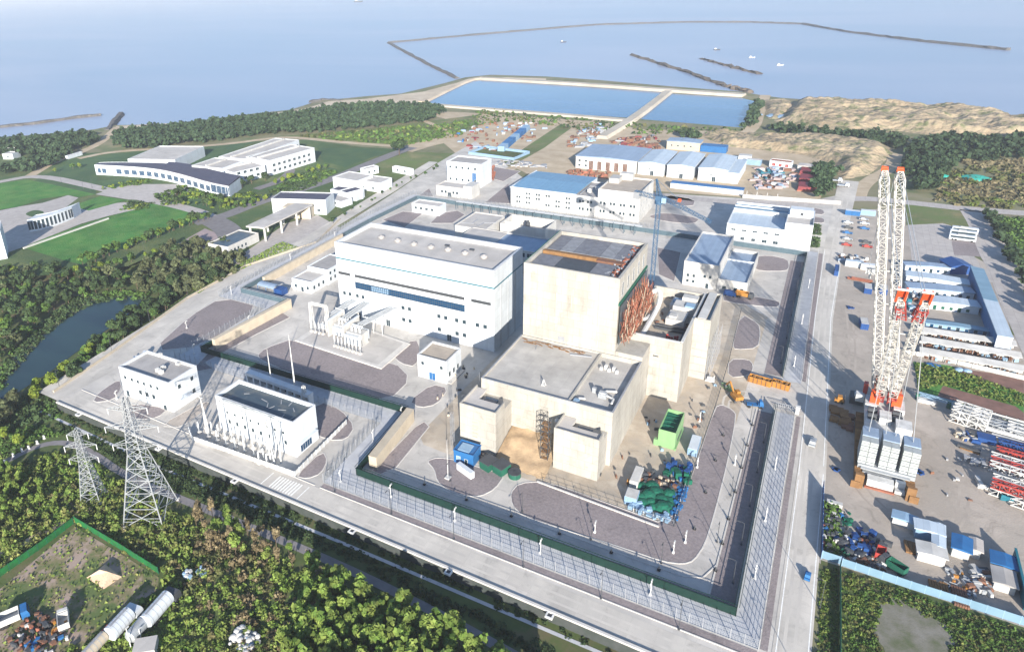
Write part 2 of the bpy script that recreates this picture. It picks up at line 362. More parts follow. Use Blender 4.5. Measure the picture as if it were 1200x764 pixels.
def cover(name, polys, dens, hmax, leaf, m, label, z=0, seed=5, clump=6):   # low tangled growth: leaf clumps over uneven heights
    rng = np.random.default_rng(seed); out = []; mis = []
    for P in polys:
        A = abs(sum(P[i][0]*P[(i+1)%len(P)][1]-P[(i+1)%len(P)][0]*P[i][1] for i in range(len(P))))/2
        xs = [p[0] for p in P]; ys = [p[1] for p in P]
        n = int(dens*(max(xs)-min(xs))*(max(ys)-min(ys)))
        X = rng.uniform(min(xs),max(xs),n); Y = rng.uniform(min(ys),max(ys),n)
        ins = np.zeros(n, bool); j = len(P)-1
        for i in range(len(P)):
            xi, yi, xj, yj = P[i][0], P[i][1], P[j][0], P[j][1]
            ins ^= ((yi > Y) != (yj > Y)) & (X < (xj-xi)*(Y-yi)/((yj-yi) or 1e-9)+xi); j = i
        X = X[ins]; Y = Y[ins]
        hh = .5+.25*np.sin(X/clump+1.3*np.sin(Y/clump*.7))+.25*np.sin(Y/clump*1.1+1.7*np.sin(X/clump*.83+2))
        h2 = .5+.5*np.sin(X*1.9+2*np.sin(Y*1.3))*np.sin(Y*2.1+1.5*np.sin(X*1.1))
        Z = z+hmax*np.clip(hh*.7+h2*.45, .05, 1.2)*rng.uniform(.25,1,len(X))
        C = np.stack([X,Y,Z],1); Nn = rng.normal(size=C.shape)*.7+np.array([0,0,.7])
        V, _ = quads(C, Nn, rng.uniform(.5,1.3,len(X))*leaf, rng); out.append(V)
        hn = np.sin(X/9+2*np.sin(Y/13))+np.sin(Y/7.3+1.7*np.sin(X/11))+rng.normal(size=len(X))*.7; mis.append((hn > 1.15).astype(int)+(hn < -1.2)*2)
    V = np.concatenate(out); ms = m if isinstance(m, (list,tuple)) else [m]
    mi = np.concatenate(mis) if len(ms) == 3 else None
    return tag(npmesh(name, V, np.arange(len(V)).reshape(-1,4), ms, mi=mi), label, 'vegetation', kind='stuff')

def shrubs(name, polys, sp, hmin, hmax, leaf, ms, label, z=0, seed=5, nq=40, patch=16., bare=.0):   # tangle of separate shrubs: leaf clumps on uneven mounds
    rng = np.random.default_rng(seed); out = []; mi = []; rr = random.Random(seed)
    for P in polys:
        for x, y in scatter(P, sp, rr, .5):
            g = math.sin(x/patch+1.7*math.sin(y/patch*.8))+math.sin(y/patch*1.3+1.3*math.sin(x/patch*1.1+2))
            if bare and g+rr.gauss(0,.5) > 2-bare*2: continue
            tall = rr.random()**2.2; H = hmin+(hmax-hmin)*min(1, tall*(.75+.25*g)+.12*rr.random()); R = sp*rr.uniform(.42,.85)*(.8+.4*tall); n = int(nq*rr.uniform(.6,1.3)*(.6+.6*tall))
            d = rng.normal(size=(n,3)); d[:,2] = np.abs(d[:,2])*.9+.1; d /= np.linalg.norm(d, axis=1, keepdims=True)
            r = rng.uniform(.55,1.08,(n,1)); C = d*r*np.array([R,R,H])+np.array([x,y,z])
            V, _ = quads(C, d*.8+rng.normal(size=(n,3))*.6+np.array([0,0,.3]), rng.uniform(.5,1.35,n)*leaf*rr.uniform(.75,1.3), rng); out.append(V)
            q = g+rr.gauss(0,.75); k = 1 if (q > .6 and -135 < x < -88 and z < -1) else (2 if q < -.35 else (3 if len(ms) > 3 and abs(q-.35) < .22 else 0)); mi.append(np.full(n, min(k, len(ms)-1), np.int32))
    V = np.concatenate(out); return tag(npmesh(name, V, np.arange(len(V)).reshape(-1,4), ms, mi=np.concatenate(mi)), label, 'vegetation', kind='stuff')
# ------------------------------------------------------------------ land, sea, roads
LOW = -3.0
shore = [(-60,182),(0,161),(60,157),(110,152),(135,147),(180,146),(230,142),(300,133),(340,129),(365,121),(380,117),(400,116),(430,113),(470,110),(495,104),(520,98),
         (545,91),(575,88),(640,90),(700,94),(780,101),(870,108),(893,112),(915,115),(960,118),(1010,119),(1050,122),(1110,126),(1160,133),(1200,138),(1260,146)]
sh = ats(shore)
low_edge = [(-4,-80),(-4,60),(-8,117.2),(-232.6,117.2),(-240,150),(-259.5,203),(-263,246),(-300,244),(-345,226),(-430,190),(-640,60),(-640,-80)]
land = [(p.x,p.y) for p in sh]+[(420,700),(700,300),(500,-80)]+low_edge+[(-1500,-80),(-1500,250)]
sheet('ground', land, 0, M.earth)
# shore slope and the step down to the lowland
mb = MB(); n = len(sh)
for i in range(n-1):
    a, b = sh[i], sh[i+1]; d = (b-a).normalized(); q = Vector((-d.y, d.x, 0))*7
    mb.add([(a.x,a.y,0),(b.x,b.y,0),(b.x+q.x,b.y+q.y,-2.2),(a.x+q.x,a.y+q.y,-2.2)], [(0,1,2,3)])
mb.build('shore', M.sand)['kind'] = 'structure'
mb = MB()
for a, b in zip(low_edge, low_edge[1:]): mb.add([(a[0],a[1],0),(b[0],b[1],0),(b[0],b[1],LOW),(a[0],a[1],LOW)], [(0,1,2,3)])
mb.build('bank_ground', mat('bank_wall', (.055,.06,.06), (.035,.045,.04), .4, .9))['kind'] = 'structure'  # bank coloured dark to carry the tree shade along the ditch
sheet('lowland_ground', [(p[0]+(.0),p[1]) for p in low_edge], LOW, M.scrubsoil)

def water(name, pts, z, c1, c2, rough, bscale, bump, big, wind=.0):
    m = bpy.data.materials.new(name+'_surface'); m.use_nodes = True; nt = m.node_tree; N = nt.nodes; L = nt.links; b = N['Principled BSDF']
    g = N.new('ShaderNodeNewGeometry'); mp = N.new('ShaderNodeMapping'); mp.inputs['Scale'].default_value = (big, big*2.6, big); mp.inputs['Rotation'].default_value = (0,0,.35)
    L.new(g.outputs['Position'], mp.inputs[0])
    n1 = N.new('ShaderNodeTexNoise'); n1.inputs['Scale'].default_value = 1; n1.inputs['Detail'].default_value = 7; n1.inputs['Distortion'].default_value = .8; L.new(mp.outputs[0], n1.inputs['Vector'])
    r = N.new('ShaderNodeValToRGB'); e = r.color_ramp.elements; e[0].position = .36; e[1].position = .66; e[0].color = rgb(c1); e[1].color = rgb(c2)
    L.new(n1.outputs['Fac'], r.inputs[0]); L.new(r.outputs[0], b.inputs['Base Color'])
    mr = N.new('ShaderNodeMapRange'); mr.inputs['To Min'].default_value = rough*.8; mr.inputs['To Max'].default_value = rough*1.3; L.new(n1.outputs['Fac'], mr.inputs['Value']); L.new(mr.outputs[0], b.inputs['Roughness'])
    n2 = N.new('ShaderNodeTexNoise'); n2.inputs['Scale'].default_value = bscale; n2.inputs['Detail'].default_value = 6; L.new(g.outputs['Position'], n2.inputs['Vector'])
    bp = N.new('ShaderNodeBump'); bp.inputs['Strength'].default_value = bump; bp.inputs['Distance'].default_value = .6; L.new(n2.outputs['Fac'], bp.inputs['Height']); L.new(bp.outputs[0], b.inputs['Normal'])
    b.inputs['IOR'].default_value = 1.33; b.inputs['Specular IOR Level'].default_value = .5 if name == 'sea_water' else .22
    o = sheet(name, pts, z, m); return o
water('sea_water', [(p.x,p.y) for p in sh]+[(420,700),(700,300),(29000,300),(29000,29000),(-29000,29000),(-29000,250),(-1500,250)], -1.6, (.145,.20,.30), (.25,.29,.38), .32, .06, .5, .0012)
water('reservoir_water', ats([(497,122),(545,94),(590,96),(700,103),(783,109),(745,139),(620,131)]), .06, (.03,.09,.19), (.05,.12,.24), .16, .25, .12, .006)
water('reservoir_water', ats([(786,110),(868,115),(884,119),(871,150),(750,140)]), .06, (.033,.095,.195), (.05,.12,.24), .16, .25, .12, .006)
water('pond_water', [(p.x,p.y) for p in ats([(-60,520),(-20,478),(0,440),(25,410),(55,384),(90,358),(120,350),(150,347),(168,350),(160,362),(110,398),(62,434),(0,474),(-40,500)], LOW)], LOW+.25, (.014,.032,.045), (.022,.048,.055), .07, .6, .05, .03)

# fields, lawns and open ground
def px_sheet(name, px, m, z=.02, sm=0):
    pts = ats(px); pts = smoothpoly(pts, sm) if sm else pts
    return sheet(name, pts, z, m)
px_sheet('campus_green', [(-60,190),(40,178),(92,180),(150,178),(300,166),(360,164),(420,172),(480,176),(520,185),(520,196),(470,222),(400,262),(350,282),(330,284),(262,303),(200,290),(150,312),(60,322),(-60,330)], M.campusgreen, .008)
px_sheet('beach_sand', [(300,136),(360,127),(385,119),(430,116),(495,108),(545,95),(592,91),(640,92),(640,97),(590,97),(548,97),(500,121),(440,128),(400,124),(360,131),(300,139),(220,147),(140,152),(135,148),(230,143)], M.sand, .03)
px_sheet('field_grass', [(93,187),(170,176),(267,168),(300,166),(262,182),(230,193),(150,193)], M.field, .02)
px_sheet('field_grass', [(66,198),(90,190),(115,187),(150,188),(160,195),(114,205),(112,228),(40,212)], M.field, .03)
px_sheet('meadow_grass', [(330,160),(440,150),(560,135),(560,150),(510,162),(470,172),(400,168)], M.meadow, .02)
px_sheet('field_grass', [(372,174),(430,174),(455,178),(405,196),(380,190)], M.field, .02)
px_sheet('lawn_grass', [(26,290),(94,264),(128,254),(166,244),(178,238),(200,243),(240,250),(245,256),(200,268),(140,292),(96,310),(78,306)], M.lawn, .05)
px_sheet('lawn_grass', [(-60,228),(0,215),(32,211),(60,216),(112,228),(92,231),(80,229),(50,233),(20,243),(-60,258)], M.lawn, .04)
px_sheet('lawn_grass', [(83,242),(118,230),(148,235),(104,247)], M.lawn, .05)
px_sheet('lawn_grass', [(180,226),(222,214),(260,232),(245,246),(180,234)], M.field, .04)
px_sheet('lawn_grass', [(110,212),(176,208),(150,222),(126,223)], M.field, .04)
px_sheet('meadow_grass', [(430,196),(478,178),(540,180),(520,205),(470,222),(440,236)], M.meadow, .02)
px_sheet('field_grass', [(312,225),(345,205),(385,196),(395,199),(360,222),(318,224)], M.field, .03)
px_sheet('plaza_paving', [(128,222),(150,216),(218,216),(232,224),(186,232),(168,235),(150,234),(112,228)], M.plaza, .05)
px_sheet('plaza_paving', [(-60,262),(0,246),(50,238),(80,229),(92,232),(76,244),(160,236),(166,244),(128,253),(96,262),(26,290),(15,294),(-60,320)], M.plaza, .04)
px_sheet('plaza_paving', [(284,298),(335,262),(372,252),(400,268),(380,285),(345,288),(300,318),(262,303)], M.plaza, .03)
px_sheet('pinkish_paving', [(205,288),(240,268),(262,276),(248,288),(262,303),(230,292)], M.pinkpave, .03)
px_sheet('sand_clearing', [(430,115),(495,122),(500,130),(600,135),(700,143),(745,150),(700,165),(660,172),(640,190),(590,190),(570,197),(540,185),(520,168),(480,178),(470,168),(530,160),(560,150)], M.dust, .015)
px_sheet('yard_dirt', [(690,150),(880,155),(895,165),(985,190),(960,235),(880,232),(640,215),(600,195),(640,175)], M.dust, .02)
px_sheet('meadow_grass', [(600,195),(618,188),(670,150),(655,147),(590,190)], M.meadow, .03)
# plant platform
sheet('site_slab', [(-262,246),(-246,118.5),(-232,118.2),(4.8,118.2),(4.8,500),(-12,478),(-100,462),(-188,455),(-283,560),(-276,480),(-264,400),(-250,291)], .04, M.concrete)
sheet('front_road', [(-232,118.3),(3,118.3),(3,125),(-232,126.5)], .06, M.road)
sheet('side_road', [(-246,118.4),(-233,118.4),(-233,160),(-248,212),(-254,291),(-265,400),(-277,480),(-285,480),(-276,400),(-262,291),(-262,246),(-259,203)], .06, M.road)
sheet('main_road', [(4.4,-60),(12.6,-60),(12.2,200),(10,311),(11.5,400),(17,540),(5,540),(2.6,400),(3.2,311),(4.9,200)], .09, M.road)
# paved strip between the two fence lines
IN = [(-3.6,250),(-4.6,306),(-4.4,380.5),(-86,383),(-171,388),(-240,386),(-242,331),(-240,219.6),(-210,219.4),(-212.5,168.5),(-113.2,170),(-110.5,135.8),(-3.4,136.4),(-4.1,228)]
OUT = [(2.2,250),(1.4,306),(.4,389),(-86,391),(-172,397),(-248.5,395),(-251,333),(-247,211.5),(-217,211),(-219,160.5),(-119,161.5),(-117.5,128.4),(2.2,129.6),(1.8,228)]
mb = MB()
for i in range(len(IN)-1):
    mb.add([(*IN[i],.075),(*IN[i+1],.075),(*OUT[i+1],.075),(*OUT[i],.075)], [(0,1,2,3)])
mb.build('patrol_path', M.paver)['kind'] = 'structure'
sheet('gravel_bed', [(-117,126.2),(2,127),(2,129.2),(-117,128)], .07, M.gravel)
# reactor yard, sandy concrete
sheet('reactor_yard', [(-104,162),(-100,158),(-92,157.5),(-62,158),(-26,157),(-20,164),(-14.5,205),(-14,300),(-34,318),(-60,300),(-100,250),(-103,215)], .055, M.sand_yard)
# gravel beds inside and outside the fences
bed([(177,412),(222,371),(260,348.5),(308,360),(236,406)])
bed([(108,472),(116,460),(140,444),(143,455),(133,469)])
bed([(146,486),(157,472),(197,479),(186,489),(165,492)])
bed([(186,499),(240,470),(250,473),(215,501)], M.yard)
bed([(300,418),(311,408),(346,396),(438,430),(462,424),(482,444),(455,470),(400,461),(318,428)])
bed([(458,415),(487,396),(493,410),(487,430),(470,426)])
bed([(479,470),(506,450),(526,455),(512,474),(492,478)])
bed([(446,556),(464,548),(503,500),(497,494),(487,500),(436,552)], sm=0)
bed([(222,437),(250,432),(240,425),(300,392),(340,372),(330,366),(246,412)], sm=0, m=M.gravel)
bed([(374,470),(400,480),(416,500),(406,515),(385,516),(352,500)])
bed([(346,558),(378,528),(384,540),(376,555),(360,561)])
bed([(881,302),(900,299),(923,304),(925,313),(921,318),(892,318),(880,313)])
bed([(848,346),(880,347),(913,353),(914,357),(909,361),(848,354)])
bed([(868,368),(889,379),(891,392),(888,408),(862,410),(858,405)])
bed([(854,421),(877,421),(883,428),(880,440),(853,443)])
bed([(500,540),(513,536),(535,539),(559,547),(592,556),(580,573),(562,582),(544,581),(524,574),(512,564),(509,550)])
bed([(608,566),(640,564),(713,590),(788,618),(814,548),(838,477),(846,474),(858,480),(863,487),(853,540),(837,603),(826,638),(813,657),(800,661),(777,658),(733,643),(660,620),(613,605),(600,592),(598,578)])
sheet('gravel_bed', [(-66,136.8),(-9.6,137.2),(-9.6,139.6),(-30,139.4)], .08, M.gravel)
sheet('gravel_bed', [(-9.5,137.5),(-4,137.2),(-4.4,226),(-9.2,226)], .08, M.gravel)
sheet('gravel_bed', [(-10,252),(-4.4,252),(-5.2,306),(-5,372),(-11,372)], .08, M.gravel)
bed([(490,230),(503,221),(508,231)], sm=0); bed([(580,196),(610,201),(590,213),(570,208)], sm=0); bed([(568,238),(596,215),(601,239)], sm=0)
bed([(448,258),(472,248),(496,250),(474,267)], sm=0); bed([(516,250),(536,247),(545,252),(530,262),(504,262)], sm=0)
bed([(757,254),(778,249),(821,256),(813,263),(780,260)]); bed([(778,228),(815,234),(812,243),(776,238)])
bed([(770,290),(798,296),(790,330),(772,322)], sm=0)
bed([(950,243),(965,246),(966,252),(951,251)]); bed([(950,253),(966,256),(966,262),(951,261)])
tag(KERB.build('kerb', M.kerb), kind='structure')
# long kerbs
mb = MB()
kerb_ring(mb, [(-232.6,117.4),(-8,117.4)], 0, .5, .7, False)
kerb_ring(mb, [(-232,127.2),(-119,126.2)], .05, .15, .3, False); kerb_ring(mb, [(-117,126.1),(2,126.8)], .05, .16, .3, False)
kerb_ring(mb, [(-9.8,140),(-9.6,226)], .05, .16, .3, False); kerb_ring(mb, [(-104,142),(-16,142.5),(-12,144.5),(-9.8,150)], .05, .16, .3, False)
mb.build('kerb', M.kerb)['kind'] = 'structure'
mb = MB(); kerb_ring(mb, [(-240,121),(-246,150),(-259.4,203),(-262.5,246),(-250.5,291),(-263,330)], 0, .9, .6, False)
tag(mb.build('boundary_wall', M.creamwall), 'low cream boundary wall between the side road and the pond trees', 'wall')
# right hand yard
M.rubble = mat('grey_rubble', (.20,.19,.17), (.085,.10,.05), .16, .95, c3=(.15,.145,.115), bump=.1, bscale=3, detail=9)
sheet('yard_ground', [(12.0,163),(57,135),(130,100),(130,330),(80,392),(42,460),(40,486),(9,470),(11.0,392),(9.8,311),(11.8,200)], .03, M.yard)
sheet('gravel_bed', [(2.5,130),(4.0,130),(3.6,228),(2.4,228)], .075, M.gravel)
sheet('gravel_bed', [(2.4,252),(3.6,252),(2.6,388),(.8,388)], .075, M.gravel)
px_sheet('yard_ground', [(1062,247),(1105,252),(1160,325),(1120,330),(1070,318)], M.plaza, .05)
px_sheet('meadow_grass', [(1062,238),(1135,247),(1150,275),(1105,262),(1062,264)], M.meadow, .078)
px_sheet('gravel_bed', [(1115,282),(1147,283),(1162,302),(1118,299)], M.gravel, .06)
px_sheet('meadow_grass', [(1163,312),(1178,318),(1196,372),(1200,400),(1186,392),(1172,345)], M.meadow, .07)
px_sheet('meadow_grass', [(1070,424),(1110,428),(1200,452),(1200,500),(1140,478),(1078,462)], M.lawn, .05)
px_sheet('reddish_soil', [(1105,452),(1190,476),(1200,484),(1200,496),(1150,479),(1098,465)], mat('reddish_soil',(.20,.11,.09),(.13,.075,.06),.3,.95), .06)
px_sheet('reddish_soil', [(1118,431),(1160,437),(1200,446),(1200,462),(1170,452),(1130,440)], bpy.data.materials['reddish_soil'], .06)
px_sheet('field_grass', [(1151,252),(1210,258),(1260,300),(1230,330),(1188,305)], M.field, .03)
px_sheet('rubble_ground', [(1026,706),(1040,697),(1056,704),(1070,703),(1088,722),(1112,734),(1122,752),(1108,764),(1112,790),(1060,800),(1034,790),(1040,764),(1020,740),(1030,722)], M.rubble, .09, 1)
px_sheet('scrub_ground', [(962,656),(1066,690),(1200,735),(1260,760),(1200,900),(955,900)], M.scrubsoil, .05)
# roads away from the plant
ribbon('campus_road', ats([(-40,222),(0,213),(45,205),(110,219),(168,233),(228,246),(250,256)]), 9, .07, M.plaza)
ribbon('campus_road', ats([(228,262),(262,254),(300,238),(342,226),(395,208),(430,193),(468,178),(484,173)]), 11, .075, M.asphalt)
ribbon('campus_road', ats([(232,252),(262,264),(275,280),(262,296)]), 16, .06, M.asphalt)
ribbon('campus_road', ats([(300,222),(330,212),(344,198),(322,196)]), 8, .072, M.asphalt)
ribbon('dust_road', ats([(36,206),(62,190),(92,180),(118,168),(130,156),(138,149)]), 9, .065, M.dust)
ribbon('dust_road', ats([(92,186),(130,178),(200,174),(270,169),(318,162),(345,161),(400,167),(470,172)]), 8, .06, M.dust)
ribbon('dust_road', ats([(480,178),(500,172),(530,160),(522,152),(480,135),(440,121)]), 6, .055, M.dust)
ribbon('dust_road', ats([(586,204),(615,190),(650,170),(700,141)]), 8, .05, M.dust)
ribbon('dust_road', ats([(868,160),(884,150),(890,130),(897,112)]), 11, .3, M.dust)
ribbon('back_road', ats([(640,213),(760,228),(860,238),(940,240),(975,235),(1010,232),(1070,238),(1140,246),(1260,254)]), 10, .08, M.plaza)
ribbon('yard_road', ats([(1140,247),(1152,265),(1166,300),(1178,318),(1190,350),(1230,430)]), 13, .08, M.plaza, 1)
ribbon('yard_road', ats([(1060,320),(1110,327),(1175,322)]), 14, .066, M.plaza, 1)
ribbon('dust_road', ats([(1005,235),(1008,222),(1020,210),(1045,198),(1050,180)]), 9, .07, M.dust)
ribbon('ditch_path', [(p.x,p.y) for p in ats([(-40,556),(0,545),(40,523),(75,517),(105,528),(150,560),(260,604),(400,662),(520,722),(600,766),(660,800)], LOW)], 2.6, LOW+.07, M.asphalt)
ribbon('ditch_path', [(-238,113.5),(-170,112.4),(-100,114),(-20,115)], 1.0, LOW+.08, M.paver, 0)
ribbon('dirt_track', [(p.x,p.y) for p in ats([(-20,660),(60,620),(95,600),(110,590)], LOW)], 2.5, LOW+.06, M.dust)
# tyre wear
M.wear = mat('tyre_wear', (.50,.47,.425), (.40,.375,.345), .12, .85, stretch=(1,.3,1)); M.wear2 = mat('yard_wear', (.37,.325,.28), (.28,.245,.215), .1, .95)
for i, (pts, m_, z) in enumerate(((([(7.2,-40),(7.0,195),(5.2,311),(6,395),(9,500)]),M.wear,.095),(([(9.4,-40),(9.0,195),(7.4,311),(8.2,395),(12,500)]),M.wear,.095),([(-228,120.6),(0,120.4)],M.wear,.066),([(-228,123.6),(0,122.8)],M.wear,.066),
    ([(14,330),(17,280),(16,240),(14,215),(22,190),(40,182),(60,188)],M.wear2,.036),([(16,330),(19,280),(18,240),(16.4,217),(24,192.5),(41,184.5),(60,190.4)],M.wear2,.036),([(14,172),(30,178),(44,190),(48,215),(46,245)],M.wear2,.036),([(14,174.2),(29,180),(42,191),(46,215),(44,245)],M.wear2,.036),
    ([(5,230),(-8,236),(-20,230),(-15,214),(-13,170),(-15,146),(-40,142),(-100,141.5)],M.wear,.065),([(5,233),(-9,239),(-22,232),(-17,214),(-15,172),(-17,148),(-42,144),(-100,143.5)],M.wear,.065))): ribbon('tyre_wear', pts, .7, z, m_, 2 if len(pts) > 2 else 0)
# painted markings
mb = MB()
def stripe(a, b, w, z): 
    a = Vector((a[0],a[1],0)); b = Vector((b[0],b[1],0)); d = (b-a).normalized(); n = Vector((-d.y,d.x,0))*w/2
    mb.add([(p.x,p.y,z) for p in (a-n, b-n, b+n, a+n)], [(0,1,2,3)])
for a, b in (((6.0,-60),(5.4,194)),((5.3,196),(3.4,311)),((3.4,311),(3.2,395)),((11.9,60),(11.5,200)),((11.4,204),(9.2,311)),((9.2,311),(10.6,388))): stripe(a, b, .22, .10)
for i in range(9): stripe((-122.5+i*.0-i*1.05,119.3),(-122.5-i*1.05,124.6), .5, .07)
stripe((-120,119),(-120,124.8),.3,.07); stripe((-134,119),(-134,124.8),.3,.07)
mb.build('road_markings', M.paint)['kind'] = 'structure'

# reservoir embankments, causeway, breakwaters
def dyke(name, px, wtop, h, m, label, cat, wbase=None, z=-1.8, smooth=1, rough=0):
    pts = smoothline(ats(px), smooth); wb = wbase or wtop+4*h; L1, R1 = sides(pts, wtop); L0, R0 = sides(pts, wb); mb = MB(); k = len(pts); rr = random.Random(4)
    J = lambda: rr.uniform(-rough, rough)
    rows = [[(p.x+J(),p.y+J(),z) for p in L0],[(p.x+J(),p.y+J(),h+J()*.5) for p in L1],[(p.x+J(),p.y+J(),h+J()*.5) for p in R1],[(p.x+J(),p.y+J(),z) for p in R0]]
    vs = sum(rows, []); fs = [(j*k+i, j*k+i+1, (j+1)*k+i+1, (j+1)*k+i) for j in range(3) for i in range(k-1)]+[(0,k,2*k,3*k),(k-1,2*k-1,3*k-1,4*k-1)]
    mb.add(vs, fs); o = mb.build(name, m); return tag(o, label, cat)
M.bar = mat('brown_rock_bar', (.15,.12,.09), (.07,.06,.055), .12, .95, detail=9)
def fine(px, n):
    out = []
    for (a,b),(c,d) in zip(px, px[1:]): out += [(a+(c-a)*i/n, b+(d-b)*i/n) for i in range(n)]
    return out+[px[-1]]
dyke('embankment', [(566,93),(600,95),(700,101),(780,107),(872,113)], 12, 2.6, M.embank, 'broad pale embankment along the far edge of the two reservoirs', 'embankment')
dyke('embankment', [(486,122),(560,128),(640,134),(745,143)], 9, 1.6, M.embank, 'pale embankment along the near side of the larger reservoir', 'embankment')
dyke('embankment', [(494,121),(520,108),(548,95),(566,92)], 8, 2.0, M.sand, 'sandy embankment closing the left end of the larger reservoir', 'embankment')
dyke('causeway', [(705,163),(742,141),(783,109)], 8, 2.8, M.embank, 'straight pale causeway dividing the two blue reservoirs', 'causeway', wbase=13)
dyke('breakwater', fine([(536,91),(500,74),(455,50)], 10), 3, 1.4, M.rock, 'dark rock breakwater running from the embankment out to the corner', 'breakwater', rough=1.2, smooth=0)
dyke('breakwater', fine([(455,50),(520,44),(600,37),(700,29),(800,26),(880,26),(940,28)], 8), 4.5, 1.6, M.rock, 'long dark breakwater across the far side of the sea basin', 'breakwater', rough=1.5, smooth=0)
dyke('breakwater', fine([(940,28),(1000,38),(1090,49),(1182,58)], 12), 4.5, 1.6, M.rock, 'dark breakwater sloping away on the right of the basin', 'breakwater', rough=1.5, smooth=0)
dyke('breakwater', fine([(880,108),(850,100),(800,82),(740,64)], 10), 4, .9, M.bar, 'broken rock spit reaching from the reservoir corner into the basin', 'breakwater', rough=3.4, smooth=0)
dyke('breakwater', fine([(822,68),(850,76),(890,86)], 10), 4, .8, M.bar, 'short separate strip of rocks in the basin right of the spit', 'breakwater', rough=3.2, smooth=0)
dyke('groyne', fine([(0,148),(40,144),(90,137),(118,134)], 6), 4, .8, M.rock, 'long low groyne lying in the sea off the left shore', 'groyne', rough=.9, smooth=0)
dyke('groyne', fine([(126,153),(134,142),(142,133)], 6), 4, 1.4, M.rock, 'short dark groyne sticking out from the end of the dusty road', 'groyne', rough=.9, smooth=0)
dyke('groyne', fine([(364,119),(378,117),(400,118)], 4), 5, 1.2, M.rock, 'stubby rock groyne at the sandy corner of the shore', 'groyne', rough=.9, smooth=0)
# sandy spoil hills
def hill(name, px, h, seed, m, label=None, res=64, noise=1.0):
    P = ats(px); xs = [p.x for p in P]; ys = [p.y for p in P]; x0, x1, y0, y1 = min(xs), max(xs), min(ys), max(ys); rng = random.Random(seed)
    from mathutils import noise as nz
    V = []; inside = []
    for j in range(res+1):
        for i in range(res+1):
            x = x0+(x1-x0)*i/res; y = y0+(y1-y0)*j/res; ins = inpoly(x, y, P)
            d = 1e9
            if ins:
                for k in range(len(P)):
                    a, b = P[k], P[(k+1)%len(P)]; ab = Vector((b.x-a.x, b.y-a.y)); ap = Vector((x-a.x, y-a.y)); t = max(0, min(1, ap.dot(ab)/max(ab.length_squared,1e-6))); d = min(d, (ap-ab*t).length)
            e = min(1, d/(h*2.2)) if ins else 0; e = e*e*(3-2*e)
            q = nz.fractal(Vector((x*.022+seed, y*.03, seed)), 1, 2, 6); rdg = 1-abs(nz.noise(Vector((x*.05, y*.016+seed, 3))))*1.3
            z = e*h*(.62+.5*q*noise+.28*rdg)+(nz.noise(Vector((x*.16,y*.1,seed)))*1.1+nz.noise(Vector((x*.4,y*.22,seed+4)))*.8)*e if ins else -.5
            V.append((x, y, max(z, -.5) if ins else -.5)); inside.append(ins)
    Fq = []; w = res+1
    for j in range(res):
        for i in range(res):
            q = (j*w+i, j*w+i+1, (j+1)*w+i+1, (j+1)*w+i)
            if any(inside[k] for k in q): Fq.append(q)
    o = npmesh(name, V, Fq, m); o.data.polygons.foreach_set('use_smooth', [True]*len(Fq)); o['kind'] = 'structure'; return o
hill('sand_hill', [(905,142),(918,128),(925,120),(980,121),(1040,124),(1120,126),(1200,140),(1280,152),(1280,172),(1200,166),(1120,162),(1050,154),(1000,158),(950,152)], 9, 3, M.spoil, res=150)
hill('sand_hill', [(815,158),(850,153),(890,158),(960,160),(1040,168),(1048,180),(1020,205),(985,212),(975,192),(940,182),(890,176),(850,172)], 5.5, 8, M.spoil, res=130)
hill('sand_hill', [(890,118),(925,117),(935,128),(915,140),(900,140)], 4.5, 12, M.spoil, res=40)
# ------------------------------------------------------------------ buildings
def walls(mb, L, W, H, th=.35, x0=0, y0=0, z0=0):
    mb.box(x0,y0,z0,x0+L,y0+th,z0+H); mb.box(x0,y0+W-th,z0,x0+L,y0+W,z0+H)
    mb.box(x0,y0+th,z0,x0+th,y0+W-th,z0+H); mb.box(x0+L-th,y0+th,z0,x0+L,y0+W-th,z0+H)
def house(name, label, L, W, H, loc, rz=0, wall=None, roof=None, par=.9, group=None, cat='building', th=.35, gable=0):
    t = thing(name, label, cat, loc, rz, group); mb = MB(); walls(mb, L, W, H, th)
    wo = mb.build('wall', wall or M.white, t)
    r = MB()
    if gable:                                    # low pitched sheet roof, ridge across the depth
        r.add([(-.5,-.5,H+.05),(L/2,-.5,H+gable),(L+.5,-.5,H+.05),(-.5,W+.5,H+.05),(L/2,W+.5,H+gable),(L+.5,W+.5,H+.05),(-.5,-.5,H-.2),(L+.5,-.5,H-.2),(-.5,W+.5,H-.2),(L+.5,W+.5,H-.2)],
              [(0,1,4,3),(1,2,5,4),(6,7,2,1,0),(8,3,4,5,9),(6,0,3,8),(7,9,5,2),(6,8,9,7)])
    else:
        r.box(th+.003, th+.003, H-par-.4, L-th-.003, W-th-.003, H-par)
        c = MB(); walls(c, L+.16, W+.16, .14, th+.16, -.08, -.08, H+.004); c.build('coping', M.frame if wall in (None, M.white) else M.kerb, t)
    r.build('roof', roof or M.roofgrey, t)
    t['L'] = L; t['W'] = W; return t
WC = {}
